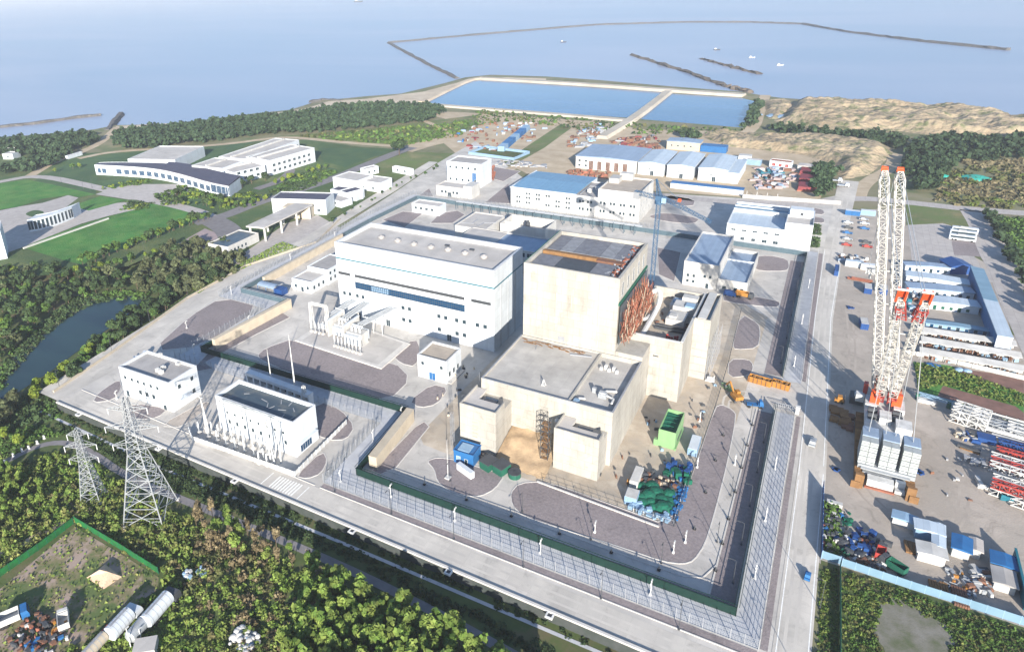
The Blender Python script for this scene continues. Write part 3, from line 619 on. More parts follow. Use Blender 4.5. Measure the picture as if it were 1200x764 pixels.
def win_mesh(w, h, glass, nm='window', mull=1):
    k = (round(w,2), round(h,2), glass.name, nm)
    if k not in WC:
        mb = MB(); f = .09
        mb.box(-w/2-f,-.10,-f,w/2+f,.05,0,0); mb.box(-w/2-f,-.06,h,w/2+f,.05,h+f,0); mb.box(-w/2-f,-.06,0,-w/2,.05,h,0); mb.box(w/2,-.06,0,w/2+f,.05,h,0)
        mb.box(-w/2,-.02,0,w/2,.05,h,1)
        q = max(1, int(round(w/1.1))) if mull else 1
        for i in range(1, q): mb.box(-w/2+w*i/q-.035,-.05,0,-w/2+w*i/q+.035,-.021,h,0)
        me = bpy.data.meshes.new(nm); me.from_pydata(mb.v, [], mb.f); me.materials.append(M.frame); me.materials.append(glass)
        me.polygons.foreach_set('material_index', mb.m); WC[k] = me
    return WC[k]
def win(t, face, u, z, w=1.4, h=1.5, glass=None, nm='window', off=0):
    o = link(nm, win_mesh(w, h, glass or M.glass, nm), t); L, W = t['L'], t['W']
    o.location = {'f': (u,off,z), 'b': (L-u,W,z), 'r': (L+off,u,z), 'l': (0,W-u,z)}[face]
    o.rotation_euler = (0,0,{'f':0,'b':PI,'r':PI/2,'l':-PI/2}[face]); return o
def rowwin(t, face, us, zs, w=1.4, h=1.5, glass=None):
    for z in zs:
        for u in us: win(t, face, u, z, w, h, glass)
def door(t, face, u, w=1.6, h=2.4, m=None): return win(t, face, u, .12, w, h, m or M.glass, 'door')
def part(t, name, m, fn):
    mb = MB(); fn(mb); return mb.build(name, m, t)
def ac_unit(t, x, y, z, s=1.0):
    mb = MB(); mb.box(x,y,z,x+1.6*s,y+1.2*s,z+1.3*s); mb.tube((x+.8*s,y+.6*s,z+1.3*s),(x+.8*s,y+.6*s,z+1.5*s),.45*s,10); return mb.build('roof_unit', M.whitesteel, t)
def roof_pipes(t, segs, r=.25, m=None):
    mb = MB()
    for s in segs: mb.path(s, r, 7)
    return mb.build('roof_pipe', m or M.steel, t)

# turbine hall
TX, TY = -181, 222
t = house('turbine_hall', 'long tall white turbine hall with a teal line and seven round roof vents', 76, 27.5, 35, (TX,TY,0), 0, M.white, M.roofpale, 1.5, th=.8)
part(t, 'teal_band', M.teal, lambda m: (m.box(-.05,-.08,27.5,76.05,-.002,28.1), m.box(76.002,-.08,27.5,76.08,27.5,28.1), m.box(-.08,0,27.5,-.002,27.5,28.1)))
part(t, 'upper_cladding', M.white, lambda m: (m.box(0,-.05,28.1,76.05,-.003,34.9), m.box(76.003,-.05,28.1,76.05,27.5,34.9)))
for a, b in ((.6,7),(9.4,63),(66,74.6)): part(t, 'louvre_strip', M.darksteel, lambda m: [m.box(a,-.14+.1*(i%2),20.2+i*.22,b,-.003,20.2+i*.22+.2) for i in range(6)])
def strip(m):
    m.box(9.4,-.05,15.1,63,-.003,17.9,1)
    for i in range(55): m.box(9.4+i*.993-.04,-.12,15.1,9.4+i*.993+.04,-.051,17.9,0)
    m.box(9.3,-.15,14.95,63.1,-.003,15.1,0); m.box(9.3,-.15,17.9,63.1,-.003,18.05,0); m.box(9.3,-.11,16.45,63.1,-.051,16.55,0)
mb = MB(); strip(mb); mb.build('window_strip', [M.darksteel, M.bluewin], t); part(t,'window_strip',M.bluepale,lambda m: [m.box(18+i*.993,-.056,15.3,18.6+i*.993,-.051,17.6) for i in range(9)])
for u in (3,6,10,13): win(t,'f',u,10.6,1.5,1.6)
for u in (33.6,36.8): win(t,'f',u,9.8,1.6,1.7); win(t,'f',u,4.2,1.6,1.7)
for u in (51,54.2,59.3,62.7,68.6,72): win(t,'f',u,9.6,1.6,1.7)
for u in (51,59.3,62.7): win(t,'f',u,3.6,1.6,1.7)
for u in (10,25.5,55.6): door(t,'f',u,2,3)
for px in ((447,278),(466,282),(485,286),(505,289.5),(525,292.5),(545,296.5),(567,301)):
    p = at(px[0],px[1],34)-Vector((TX,TY,0)); mb = MB(); mb.tube((p.x,p.y,33.45),(p.x,p.y,34.2),1.15,14); mb.tube((p.x,p.y,34.2),(p.x,p.y,34.7),1.6,14,1.3); mb.tube((p.x,p.y,34.7),(p.x,p.y,35.1),1.0,12,.3); mb.build('roof_vent', M.roofgrey, t)
for px in ((524,287),(553,292)):
    p = at(px[0],px[1],34)-Vector((TX,TY,0)); part(t,'roof_hatch',M.darksteel,lambda m: m.box(p.x-1,p.y-.6,33.4,p.x+1,p.y+.6,34))
part(t,'handrail',M.whitesteel,lambda m: [m.beam((x,2.2,33.5),(x,2.2,34.6),.08) for x in np.arange(9,75,3.3)]+[m.beam((9,2.2,34.6),(75,2.2,34.6),.08)])
part(t,'downpipe',M.steel,lambda m: [m.beam((76.12,y,0),(76.12,y,27.5),.2) for y in (6,13,20)])
# auxiliary building with its two stair blocks
AX, AY = -87.5, 175
t = thing('auxiliary_building', 'low raw concrete building with two projecting blocks in front of the reactor tower', 'building', (AX,AY,0)); t['L']=43; t['W']=33
mb = MB(); walls(mb, 43, 33, 19, .5); mb.box(34,33.003,0,43,43.5,20.5); mb.build('wall', M.cream, t)
part(t,'roof',M.roofconc,lambda m: m.box(.5,.5,17.6,29,32.5,18.4)); part(t,'roof',M.roofconc,lambda m: m.box(29.6,.5,16.9,42.5,32.5,17.5))
part(t,'parapet',M.cream,lambda m: (m.box(29.005,.5,17.4,29.595,32.5,18.9)))
part(t,'coping',M.grey,lambda m: (m.box(-.05,-.05,19.003,43.05,.5,19.1), m.box(42.5,.505,19.003,43.05,32.5,19.1), m.box(-.05,.505,19.003,.45,32.5,19.1)))
def stairblock(x0, x1, d, h):
    w = x1-x0
    part(t,'stair_block',M.cream,lambda m: (m.box(x0,-d,0,x1,-.003,h-2.4), m.box(x0,-d,h-2.4,x1,-d+.4,h), m.box(x0,-d+.4,h-2.4,x0+.4,-.003,h), m.box(x1-.4,-d+.4,h-2.4,x1,-d*.45,h)))
    part(t,'block_roof',M.roofpale,lambda m: (m.box(x0+.4,-d+.4,h-1.6,x1-.4,-d*.52,h-.7), m.box(x0+.4,-d*.52+.003,h-1.6,x0+w*.3,-.2,h-.7)))
    part(t,'skylight',M.bluewin,lambda m: m.box(x0+w*.38,-d*.45,h-2.39,x1-w*.28,-d*.2,h-1.9))
stairblock(-1.7, 10.7, 11.9, 16.1); stairblock(28.1, 41.8, 8.4, 14.4)
t2 = t
for i in range(5): part(t,'wall_ledge',M.rooftan,lambda m: m.box(2.6,-11.98,5+i*1.3,4.4+.3*(i%2),-11.903,5.5+i*1.3))
part(t,'stain_patch',M.rooftan,lambda m: [m.box(30.6+i*1.9,-8.47,3.2+(i%3)*.5,31.3+i*1.9,-8.403,3.6+(i%3)*.5) for i in range(5)])
part(t,'roof_plant',M.steel,lambda m: (m.box(36,8,17.503,38.5,9.6,19), m.box(36.2,8.2,19.003,38.3,9.4,19.6), m.box(33.5,10,17.503,34.6,11,19.2)))
roof_pipes(t, [[(37,9.6,18),(37.5,12,18),(40.5,13,18)],[(31,2,18),(31.2,4.5,18),(33,5,18)],[(38.5,9,18.4),(40.8,8,18.4),(41,5.5,18.4)]], .35, M.whitesteel)
part(t,'roof_plant',M.whitesteel,lambda m: [m.box(31.5+i*1.3,24+(i%2)*1.0,17.503,32.4+i*1.3,25+(i%2)*1.2,18.5+.5*(i%2)) for i in range(5)])
part(t,'roof_plant',M.bluepale,lambda m: (m.box(30.2,1,17.503,32,3,18.6), m.box(30.4,1.2,18.603,31.8,2.8,18.9)))
part(t,'roof_edge_rubble',M.timber,lambda m: [m.obox((2+i*.62,31.2-RNG.random()*2.2,18.45+RNG.random()*.15),(1.2+RNG.random(),.25,.2),RNG.uniform(-.4,.4)) for i in range(36)])
part(t,'roof_plank',M.grey,lambda m: (m.obox((23.6,28.6,18.55),(7.2,.7,.3),.22), m.obox((8,27,18.5),(.25,3,.2),.3)))
part(t,'roof_tripod',M.whitesteel,lambda m: [m.beam((19+math.cos(a)*.9,6+math.sin(a)*.9,18.4),(19,6,20.4),.16) for a in (0,2.1,4.2)]+[m.box(18.4,5.4,18.403,19.6,6.6,18.7)])
part(t,'wall_duct',M.whitesteel,lambda m: (m.tube((26.4,-.2,9),(26.4,-.9,11.5),.8,10), m.dome((26.4,-.9,11.5),.9,10)))
# reactor tower
M.panelgrey = mat('grey_deck_panel', (.17,.175,.195), (.12,.125,.145), .5, .8, stain=.3); M.panelpale = mat('pale_deck_panel', (.24,.25,.27), (.17,.175,.19), .5, .8, stain=.3)
t = thing('reactor_building', 'tall square cream concrete reactor tower with a half covered flat roof', 'building', (-87,208,0)); t['L']=33.4; t['W']=36
mb = MB(); walls(mb, 33.4, 36, 47, .9); mb.build('wall', M.cream, t)
part(t,'roof',M.roofdark,lambda m: m.box(.9,.9,44.6,32.5,35.1,45.4))
part(t,'roof_panel',M.panelgrey,lambda m: m.box(1.2,1.6,45.403,9.5,13,45.9)); part(t,'roof_panel',M.darksteel,lambda m: m.box(9.6,1.6,45.403,22,13,45.85)); part(t,'roof_panel',M.panelgrey,lambda m: m.box(22.1,1.6,45.403,28.6,13,45.9))
for i in range(6): part(t,'roof_panel',M.panelgrey if i not in (1,4) else M.panelpale,lambda m: m.box(1.3+i*4.9,18.6,45.403,6.1+i*4.9,34.4,45.9+.03*(i%3)))
part(t,'roof_beam',M.timber,lambda m: (m.box(1.2,14.6,45.403,21,15.8,46.6), m.box(.95,17.1,45.403,27,17.6,46.1)))
part(t,'roof_beam',M.rust,lambda m: (m.box(21.05,14.3,45.403,30.5,16.6,46.2), m.box(14,16.2,45.403,24,16.8,46.3)))
part(t,'roof_clutter',M.rustlight,lambda m: [m.obox((29.2+RNG.random()*2.8,2.5+i*.78,45.7+RNG.random()*.5),(1.6*RNG.random()+.4,.5,.5),RNG.uniform(0,3)) for i in range(40)])
part(t,'roof_clutter',M.grey,lambda m: [m.obox((27.4+RNG.random()*4.6,2.2+i*1.1,45.7+RNG.random()*.4),(1.8*RNG.random()+.4,.6,.5),RNG.uniform(0,3)) for i in range(28)])
part(t,'parapet_edge',M.green,lambda m: m.box(-.12,.9,44.2,-.003,36,47.2))
part(t,'parapet_rim',M.darksteel,lambda m: (m.box(32.3,.95,45.5,32.497,35,46.95), m.box(.95,.905,45.9,32.2,1.1,46.9)))
for i in range(5): win(t,'r',4.2+i*6.6,39.6,1.9,4.6)
part(t,'side_gutter',M.green,lambda m: m.box(33.403,0,37.4,33.9,36,38.3))
part(t,'wall_grille',M.grey,lambda m: [m.box(13.2,-.12+.06*(i%2),19.9+i*.25,15.5,-.003,19.9+i*.25+.22) for i in range(7)])
part(t,'wall_scar',M.creamwall,lambda m: (m.box(26.6,-.05,19.2,27.0,-.003,45), m.box(12,-.04,31,12.5,-.003,38), m.box(17.4,-.04,33,17.7,-.003,39)))
t = thing('scaffolding', 'mass of orange scaffold poles stacked against the right flank of the reactor tower', 'scaffolding', (-53,208,22.6))
for nm, m_, k in (('scaffold_pole',M.rustlight,520),('scaffold_pole',M.rust,200),('scaffold_pole',M.creamwall,110)):
    mb = MB()
    for i in range(k):
        y = RNG.uniform(.4,35); z = RNG.uniform(0,12.5)*RNG.uniform(.3,1); x = .3+RNG.random()*3.4*(1-z/17); L_ = RNG.uniform(1.6,5.5); a = RNG.normal()*.5; b_ = RNG.normal()*.55
        mb.beam((x,y,z),(max(.2,x+math.sin(a)*L_*.35),y+math.sin(b_)*L_,min(15.4,z+math.cos(b_)*L_)),.13)
    mb.build(nm, m_, t)
part(t,'dark_backing',M.roofdark,lambda m: m.box(.05,.4,.1,.14,35.4,14.6))  # dark sheet on the wall behind the scaffold poles
# fuel building with its open roof
t = thing('fuel_building', 'unfinished cream concrete block with an open pipe filled roof beside the reactor tower', 'building', (-53.5,218.5,0)); t['L']=19.5; t['W']=43.5
mb = MB(); walls(mb, 19.5, 43.5, 23, .8); mb.box(19.503,19,0,25,43.5,21.6); mb.box(19.503,19,21.6,25,19.5,24); mb.box(24.5,19.5,21.6,25,43,24); mb.box(19.503,43,21.6,25,43.5,24); mb.box(20.4,19.6,21.6,23.2,42.9,23.9); mb.build('wall', M.cream, t)
part(t,'floor_slab',M.sand_yard,lambda m: m.box(.8,.8,18.2,18.7,42.7,18.8))
part(t,'parapet_top',M.white2,lambda m: (m.box(18.6,.5,23.003,19.5,43,23.3), m.box(0,0,23.003,18.5,.8,23.25), m.box(20.4,19.6,23.903,23.2,42.9,24.1)))
part(t,'vent_duct',M.whitesteel,lambda m: m.path(smoothline([(4.6,.9,20.2),(4.6,24,20.2),(4.8,29,21.5),(4.6,33,24),(2.8,35,25),(.9,34,24)],2),1.0,10))
part(t,'vent_duct',M.whitesteel,lambda m: (m.box(3.4,1.6,18.803,5,2.8,20), m.path(smoothline([(1.2,14,22),(3,16,21),(3.4,22,20)],2),.7,8)))
part(t,'machine_block',M.white2,lambda m: (m.box(9.5,20,18.803,16,28,21.2), m.box(10,29,18.803,18,35,22.4), m.box(8,33,18.803,14,41,20.6), m.box(12,35.5,18.803,17.5,39,23.6), m.box(10.3,21,21.203,13,24,22)))
part(t,'machine_block',M.bluepale,lambda m: (m.box(14.2,29.6,22.403,17.4,33,22.9), m.box(13,4,18.803,17,7,20), m.box(8.6,36,20.603,12,39.6,21.0)))
part(t,'steel_beam',M.darksteel,lambda m: (m.box(7,14.4,19,18.6,15.1,19.8), m.box(7,17,19,18.6,17.6,19.7), m.box(16.8,2,18.803,17.5,14,19.5)))
part(t,'pipe_cluster',M.red,lambda m: [m.tube((12.5+i*.9,8+RNG.random()*2,18.8),(12.5+i*.9,8+RNG.random()*2,20+RNG.random()),.4,8) for i in range(5)])
part(t,'pipe_cluster',M.darksteel,lambda m: [m.obox((7+RNG.random()*10,3+RNG.random()*7,19.1),(1.8*RNG.random()+.5,.7,.6),RNG.uniform(0,3)) for i in range(16)])
part(t,'pipe_cluster',M.rust,lambda m: [m.obox((6.5+RNG.random()*11,18+RNG.random()*22,19.1),(1.8*RNG.random()+.4,.5,.5),RNG.uniform(0,3)) for i in range(30)])
part(t,'slot_roof',M.roofteal,lambda m: m.box(23.25,20,22.2,24.4,42,22.6))
part(t,'side_scaffold',M.grey,lambda m: [m.beam((25.3+dx,20+y,0),(25.3+dx,20+y,13),.12) for dx in (0,1.3) for y in range(0,22,3)]+[m.beam((25.3+dx,20,z),(25.3+dx,41,z),.1) for dx in (0,1.3) for z in (3,6,9,12)]+[m.beam((20,18.7,z),(25,18.7,z),.1) for z in (3,6,9,12)])
part(t,'wall_hatch',M.darksteel,lambda m: (m.box(3.4,-.1,3.2,4.6,-.003,5.2), m.box(10.2,-.08,16,12,-.003,16.4)))
# small buildings inside the fence
t = house('switch_house', 'small white cube shaped building with a blue shutter right of the transformer yard', 12.4, 11.4, 9.2, (-123,193,0), 0, M.white, M.rooftan, .6)
win(t,'f',6.2,.1,2.6,3,M.blue,'shutter'); rowwin(t,'r',(2.2,5.4,8.6),(2.2,),1.4,1.9); rowwin(t,'f',(2.2,10.2),(5.6,),1.2,1.3)
part(t,'side_step',M.kerb,lambda m: m.box(12.403,.5,0,14,11,.5))
t = house('control_annex', 'low stepped white building beside the left end of the turbine hall', 12, 12, 6, (-219.5,234,0), 0, M.white, M.roofpale, .5)
rowwin(t,'f',(2.2,9.6),(1.6,),1.4,1.7); door(t,'f',6.2); rowwin(t,'r',(2,5.5,9),(1.6,),1.4,1.8)
part(t,'upper_wall',M.white,lambda m: walls(m,12.5,18,8,.35,.3,12.003,0)); part(t,'upper_roof',M.roofgrey,lambda m: m.box(.66,12.36,7,12.44,29.6,7.5)); t['W']=30
for u in (14,17.5,21,25): win(t,'r',u,1.6,1.4,1.8,off=.8); win(t,'r',u,4.9,1.4,1.5,off=.8)
part(t,'porch',M.whitesteel,lambda m: m.box(-2.2,1.5,0,-.003,4,2.4))
t = house('rear_office', 'small flat white hut with four dark windows behind the turbine hall', 20, 9, 6.2, (-228.5,361,0), 0, M.white, M.roofpale, .5)
rowwin(t,'f',(2.8,6.8,10.8,15),(2.6,),1.8,1.7)
# rear annex behind turbine hall and its tank yard
t = house('rear_annex', 'low wide annex with a row of dark openings tucked behind the turbine hall', 46, 21, 10, (-167,305,0), 0, M.white2, M.roofbluegrey, .5)
for i in range(11): win(t,'f',3.4+i*3.9,6.6,2.7,2.2)
part(t,'roof_slab',M.roofpale,lambda m: m.box(.36,.36,9.52,21,20.6,9.9))
t = house('battery_annex', 'low annex roofed in pale pinkish sheet at the left rear of the turbine hall', 19, 26, 9.2, (-179,327,0), 0, M.white2, M.roofpale, .4)
roof_pipes(t,[[(2,4,9.6),(9,6,9.6),(14,3,9.6)],[(13,2,9.6),(14,9,9.6),(20,12,9.6)],[(8,6,9.6),(8,13,9.6)]],.2,M.grey)
t = house('tank_yard', 'open topped white concrete tank yard with a dark vessel behind the turbine hall', 27, 17, 9.4, (-157,340,0), 0, M.white2, M.concrete, 5.5)
part(t,'vessel',M.darksteel,lambda m: (m.tube((14,7,3.5),(14,7,9.5),1.2,12), m.tube((14,7,9.5),(14,7,10.6),.7,10), m.box(12.2,5.4,3.5,15.8,8.6,5)))
part(t,'divider_wall',M.white2,lambda m: m.box(.36,6.8,3.5,10,7.2,8.6))
part(t,'pipe_run',M.steel,lambda m: m.path([(2,11,4.5),(16,11,4.5),(25,11,4.5)],.4,8))
# left office, substation
t = house('office_block', 'two storey white office with a flat grey roof at the outer left corner', 26, 13, 12, (-214,132.5,0), .02, M.white, M.roofgrey, .9)
for u in (2.6,6.2,9.4,12.6,16.2,19.6): win(t,'f',u,7.6,1.3,1.3)
for u in (9.6,13,16.6): win(t,'f',u,3,1.6,1.7)
rowwin(t,'r',(4.2,10),(7.6,),1.3,1.6); rowwin(t,'r',(10,),(2.6,),1.3,1.6); door(t,'f',2.2); door(t,'f',21.8)
for x, y in ((14.2,4.4),(16.2,4.0),(14.6,6.4)): ac_unit(t,x,y,11.1,1.05)
part(t,'canopy',M.white,lambda m: (m.box(26.003,3,3.4,27.6,8,3.7), m.box(19.6,-1.4,3.2,24,-.003,3.5)))
part(t,'roof_box',M.white2,lambda m: (m.box(6.8,12.2,12.15,8.2,13.2,12.9), m.box(17,11.2,11.1,18.6,12.4,12)))
t = house('substation_building', 'white substation block with a sunken roof coloured dark as shade beside the outdoor insulators', 33.6, 11, 13, (-166,134,0), 0, M.white, M.roofdark, 1.3)  # shadow on this roof is put into its dark colour
for i in range(8): win(t,'f',4.5+i*3.5,7.4,.9,.9)
for i in range(8): win(t,'f',5+i*3.5,3.6,1.1,1.5)
win(t,'r',4.8,.6,5.4,3.2,M.bluewin,'shutter'); part(t,'canopy',M.white,lambda m: m.box(33.603,1,4.4,35,9.6,4.8))
part(t,'roof_streak',M.grey,lambda m: [m.obox((3+RNG.random()*28,1.2+RNG.random()*8.4,11.76),(1.4+RNG.random()*1.8,.3,.1),RNG.uniform(0,3)) for i in range(12)])
t = thing('gate_colonnade', 'white colonnade of dark open bays at the gate behind the substation', 'gatehouse', (-175,156.2,0), -.045); t['L']=31; t['W']=2.6
part(t,'roof',M.white,lambda m: m.box(0,0,6.2,31,2.6,7.4))
for i in range(10): part(t,'column',M.white,lambda m: m.box(i*3.37,.2,0,i*3.37+.65,2.4,6.197))
part(t,'bay_dark_panel',M.darksteel,lambda m: m.box(.3,2.1,3.4,30.7,2.19,6.19))  # dark panel across the upper bays, darkening their openings
# buildings behind
t = house('pump_house', 'tall white three storey block with a blue door behind the turbine hall', 27, 18, 17, (-239,427,0), .02, M.white, M.roofgrey, .8)
rowwin(t,'f',(2.8,7.6,12.4,17.2,22.4),(12.4,3.6),1.5,1.6); win(t,'f',21.6,3.2,3,7,M.blue,'door')
t = house('pump_house_annex', 'low white annex in front of the tall pump house block', 20.5, 12, 7.2, (-232.5,399.5,0), 0, M.white2, M.roofpale, .5)
rowwin(t,'f',(4.6,7.4,13.4,16.2),(2.6,),1.5,1.7); door(t,'f',10.4,3,3.2)
part(t,'side_room',M.white2,lambda m: m.box(20.503,1,0,27,13,8.8))
t = house('workshop_building', 'wide white workshop with a sky blue roof and a tan roofed right wing', 82, 33, 12.6, (-176,397.5,0), 0, M.white2, M.roofgrey, .6)
part(t,'blue_roof',M.roofblue,lambda m: m.add([(.4,.4,12.7),(43,.4,12.7),(43,43,12.7),(.4,43,12.7),(.4,21.7,14),(43,21.7,14)],[(0,1,5,4),(4,5,2,3),(0,4,3),(1,2,5),(0,3,2,1)]))
part(t,'eaves',M.white,lambda m: (m.box(-.4,-.4,12.605,43.4,.36,13.3), m.box(-.4,.365,12.605,.36,43.5,13.3), m.box(.1,33.005,0,43,43.4,12.6)))
mb = MB(); walls(mb, 25, 32.4, 5.6, .4, 57.003, -.15, 12.75); mb.build('upper_wall', M.white2, t)
part(t,'tan_roof',M.rooftan,lambda m: m.box(57.41,.26,16.6,81.59,31.8,17.4)); part(t,'roof_room',M.white2,lambda m: (m.box(58,18,17.403,64,27,20.4), m.box(62,27.2,17.403,70,31.6,21.6)))
for i in range(6):
    for z in (9.2,6.4,3.2):
        if (i+int(z)) % 4 != 1: win(t,'f',4.5+i*6.6,z,1.1,1.3); win(t,'f',6.2+i*6.6,z,1.1,1.3)
for i in range(2): rowwin(t,'f',(46+i*5,48+i*5),(8.4,3.6),1.2,1.7)
for i in range(4): rowwin(t,'f',(59+i*6,61+i*6),(13.9,9,3.8),1.2,1.6)
rowwin(t,'r',(4,10,16,22,28),(9,3.8),1.2,1.6); part(t,'cornice',M.white,lambda m: m.box(57,-.5,12.3,82.3,-.153,12.72))
part(t,'canopy',M.white,lambda m: m.box(40,-2.2,3.6,46,-.003,3.9))
roof_pipes(t,[[(45,4,12.6),(45,22,12.6),(54,22,12.6)]],.4,M.grey); ac_unit(t,47,10,12,1.6); ac_unit(t,50,16,12,1.6)
t = house('warehouse', 'long warehouse with a blue grey roof and open bays behind the workshop', 46, 42, 9.6, (-169.5,504,0), 0, M.white2, M.roofbluegrey, 0, gable=.9)
for i in range(5): win(t,'f',12+i*6.4,.2,3,6.4,M.rust,'bay_door')
rowwin(t,'f',(3,8),(5.6,2),1.6,1.4)
def shed(x, w, lab, roof, h=9, d=42, y=504): 
    t = house('storage_shed', lab, w, d, h, (x,y,0), 0, M.white, roof, 0, gable=1.2); win(t,'f',w*.55,.1,2.4,3.2); rowwin(t,'f',(w*.3,w*.45),(4.6,),1.6,.5); return t
shed(-122.4,18.4,'white gabled shed with a pale blue roof next to the long warehouse',M.roofpaleblue)
shed(-101.8,18,'white gabled shed with a single dark door, middle one of the row of three',M.roofpaleblue)
t = shed(-80.5,19,'widest white gabled shed with a striped roof, right end of the three',M.roofpaleblue)
part(t,'lean_to',M.white,lambda m: m.box(19.003,0,0,26,40,7.4)); part(t,'lean_to_roof',M.roofpaleblue,lambda m: m.box(19.003,-.3,7.403,26.3,40.3,7.7))
t = house('rear_shed', 'small cream shed with a blue grey roof behind the row of storage sheds', 26, 13, 7, (-121,589,0), 0, M.creamwall, M.roofbluegrey, 0, gable=.8)
part(t,'tarpaulin',M.blue,lambda m: m.box(26.4,1,0,46,11,5)); rowwin(t,'f',(4,9,14,19),(3,),1.4,1.2)
t = house('site_office', 'white office with a pale blue roof and a taller right end beside the main road', 28, 38, 10, (-44.5,388,0), .02, M.white, M.roofpaleblue, .6)
for i in range(5): win(t,'f',3.5+i*5.3,6.6,2.2,.9)
for i in range(5): win(t,'f',3+i*5.4,1.6,1.8+.5*(i>2),1.6)
t['L']=41; part(t,'tower_wall',M.white,lambda m: (walls(m,12.8,14,14.4,.35,28.003,-.3), m.box(28.003,13.71,0,40.8,32,12.5)))
part(t,'tower_roof',M.roofpale,lambda m: m.box(28.36,.06,12.8,40.4,13.3,13.4)); part(t,'roof_room',M.white,lambda m: m.box(29,14,12.503,40,20,17.5)); part(t,'roof_vent',M.darksteel,lambda m: m.box(34,13.9,14.5,35.4,13.995,16))
rowwin(t,'f',(30,34.6),(10.9,7.9,4.9),1.3,1.5); win(t,'f',30,1.6,1.3,1.5)
part(t,'blue_screen',M.roofteal,lambda m: (m.box(.4,25,9.4,28,30,11), m.box(.4,30.2,9.4,28,37.6,10.4))); part(t,'parapet',M.white,lambda m: [m.box(.36,24+i*6.5,9.4,28,24.5+i*6.5,11.6) for i in range(3)])
t = house('chiller_building', 'cream block with a blue grey roof and a lower wing right of the tower crane', 15.4, 44, 12, (-53,319.5,0), 0, M.white2, M.roofbluegrey, .7)
rowwin(t,'f',(2.2,4.8),(4.6,1.8),1.1,1.4); rowwin(t,'f',(9.6,12),(5.2,),1.1,1.4); door(t,'f',11,1.3,2.4)
part(t,'wing_wall',M.white2,lambda m: walls(m,12.6,42,6.2,.35,15.403,-.6)); part(t,'wing_roof',M.roofbluegrey,lambda m: (m.box(15.76,-.24,5,27.6,26,5.5), m.box(15.76,26.4,4.2,27.6,41,4.7))); part(t,'divider_wall',M.white,lambda m: m.box(15.76,26.003,4,27.6,26.397,6.3))
t['L']=28; win(t,'f',18.5,1.6,1.6,1.4,off=-.6); win(t,'f',23.4,1.6,1.6,1.4,off=-.6); win(t,'f',26,1.6,1.4,1.4,off=-.6); win(t,'r',10,1.5,1.5,1.5); win(t,'r',26,1.5,1.5,1.5)

# ------------------------------------------------------------------ campus on the left
def arc_pts(px, z=0, it=2): return smoothline(ats(px, z), it)
fr = arc_pts([(113,205),(150,207),(185,210),(215,217),(246,227),(270,232)]); bk = [p+Vector((-9,20,0))*(.3+.75*min(1,i/(len(fr)*.55))) for i, p in enumerate(fr)]
t = thing('campus_hall', 'long curved white hall with a dark slate roof facing the forecourt', 'building', fr[0]); o0 = Vector(fr[0])
mb = MB(); n = len(fr); H = 8.5
f2 = [p-o0 for p in fr]; b2 = [p-o0 for p in bk]
for A, B in ((f2,f2),(b2,b2)):
    for a, b in zip(A, A[1:]): mb.add([(a.x,a.y,0),(b.x,b.y,0),(b.x,b.y,H),(a.x,a.y,H)],[(0,1,2,3)])
for a, b in ((f2[0],b2[0]),(f2[-1],b2[-1])): mb.add([(a.x,a.y,0),(b.x,b.y,0),(b.x,b.y,H),(a.x,a.y,H)],[(0,1,2,3)])
mb.build('wall', M.white, t)
mb = MB(); k = n//2-2
for a, b, c, d in zip(f2[k:], f2[k+1:], b2[k+1:], b2[k:]): mb.add([(a.x,a.y,H+.02),(b.x,b.y,H+.02),(c.x,c.y,H+.4),(d.x,d.y,H+.4),(a.x,a.y,H+.6),(b.x,b.y,H+.6),(c.x,c.y,H+1.4),(d.x,d.y,H+1.4)],[(0,1,2,3),(4,5,6,7),(0,1,5,4),(2,3,7,6),(1,2,6,5),(3,0,4,7)])
mb.build('roof', M.roofslate, t)
mb = MB()
for a, b, c, d in zip(f2[:k], f2[1:k+1], b2[1:k+1], b2[:k]): mb.add([(a.x,a.y,H-.3),(b.x,b.y,H-.3),(c.x,c.y,H-.3),(d.x,d.y,H-.3)],[(0,1,2,3)])
mb.build('roof', M.roofslate, t)
for i in range(1, n-1):
    a, b = f2[i], f2[i+1]; d = b-a; q = MB(); 
    if i in (3,) : continue
    c = (a+b)/2; w = min(d.length*.5, 6)
    gl = i >= n-6
    o = link('window', win_mesh(round(w*1.3 if not gl else d.length*.85,0), 3.8 if not gl else 5.4, M.bluewin), t); o.location = (c.x, c.y, 1.8); o.rotation_euler = (0,0,math.atan2(d.y,d.x))
def pxhouse(name, label, a, b, W, H, **k):
    A, r, L = place(a, b); return house(name, label, L, W, H, A, r, **k)
t = pxhouse('lecture_hall', 'flat pale roofed white hall behind the curved campus hall', (152,199), (207,200), 48, 9, wall=M.white, roof=M.roofpale, par=.4); rowwin(t,'f',np.arange(6,t['L']-4,8),(3,),4,2.4)
for lab, a, b, W, H, bw in (('long pale roofed laboratory wing with blue green glazing nearest the curved hall',(262,214),(288,204),58,11,1),('rear white laboratory wing with two window rows nearest the wood',(288,204),(352,180),26,12,0),('front white laboratory wing standing lowest beside the campus trees',(276,216),(312,207),30,9,0),('right hand white laboratory wing of two storeys by the round lawn',(318,206),(370,190),28,12,0)):
    A, r, L = place(a, b); r2 = r
    t = house('laboratory_wing', lab, L, W if not bw else 30, H, A, r2, wall=M.white, roof=M.roofpale, par=.4)
    for u in np.arange(4, L-3, 6 if bw else 5.4): 
        if bw: win(t,'f',u,1.2,4.4,7,M.bluewin)
        else: win(t,'f',u,6.6,2.6,2); win(t,'f',u,2.2,2.6,2)
    part(t,'roof_step',M.white2,lambda m: m.box(2,(W if not bw else 30)*.55,H-.395,L-2,(W if not bw else 30)*.6,H+.9))
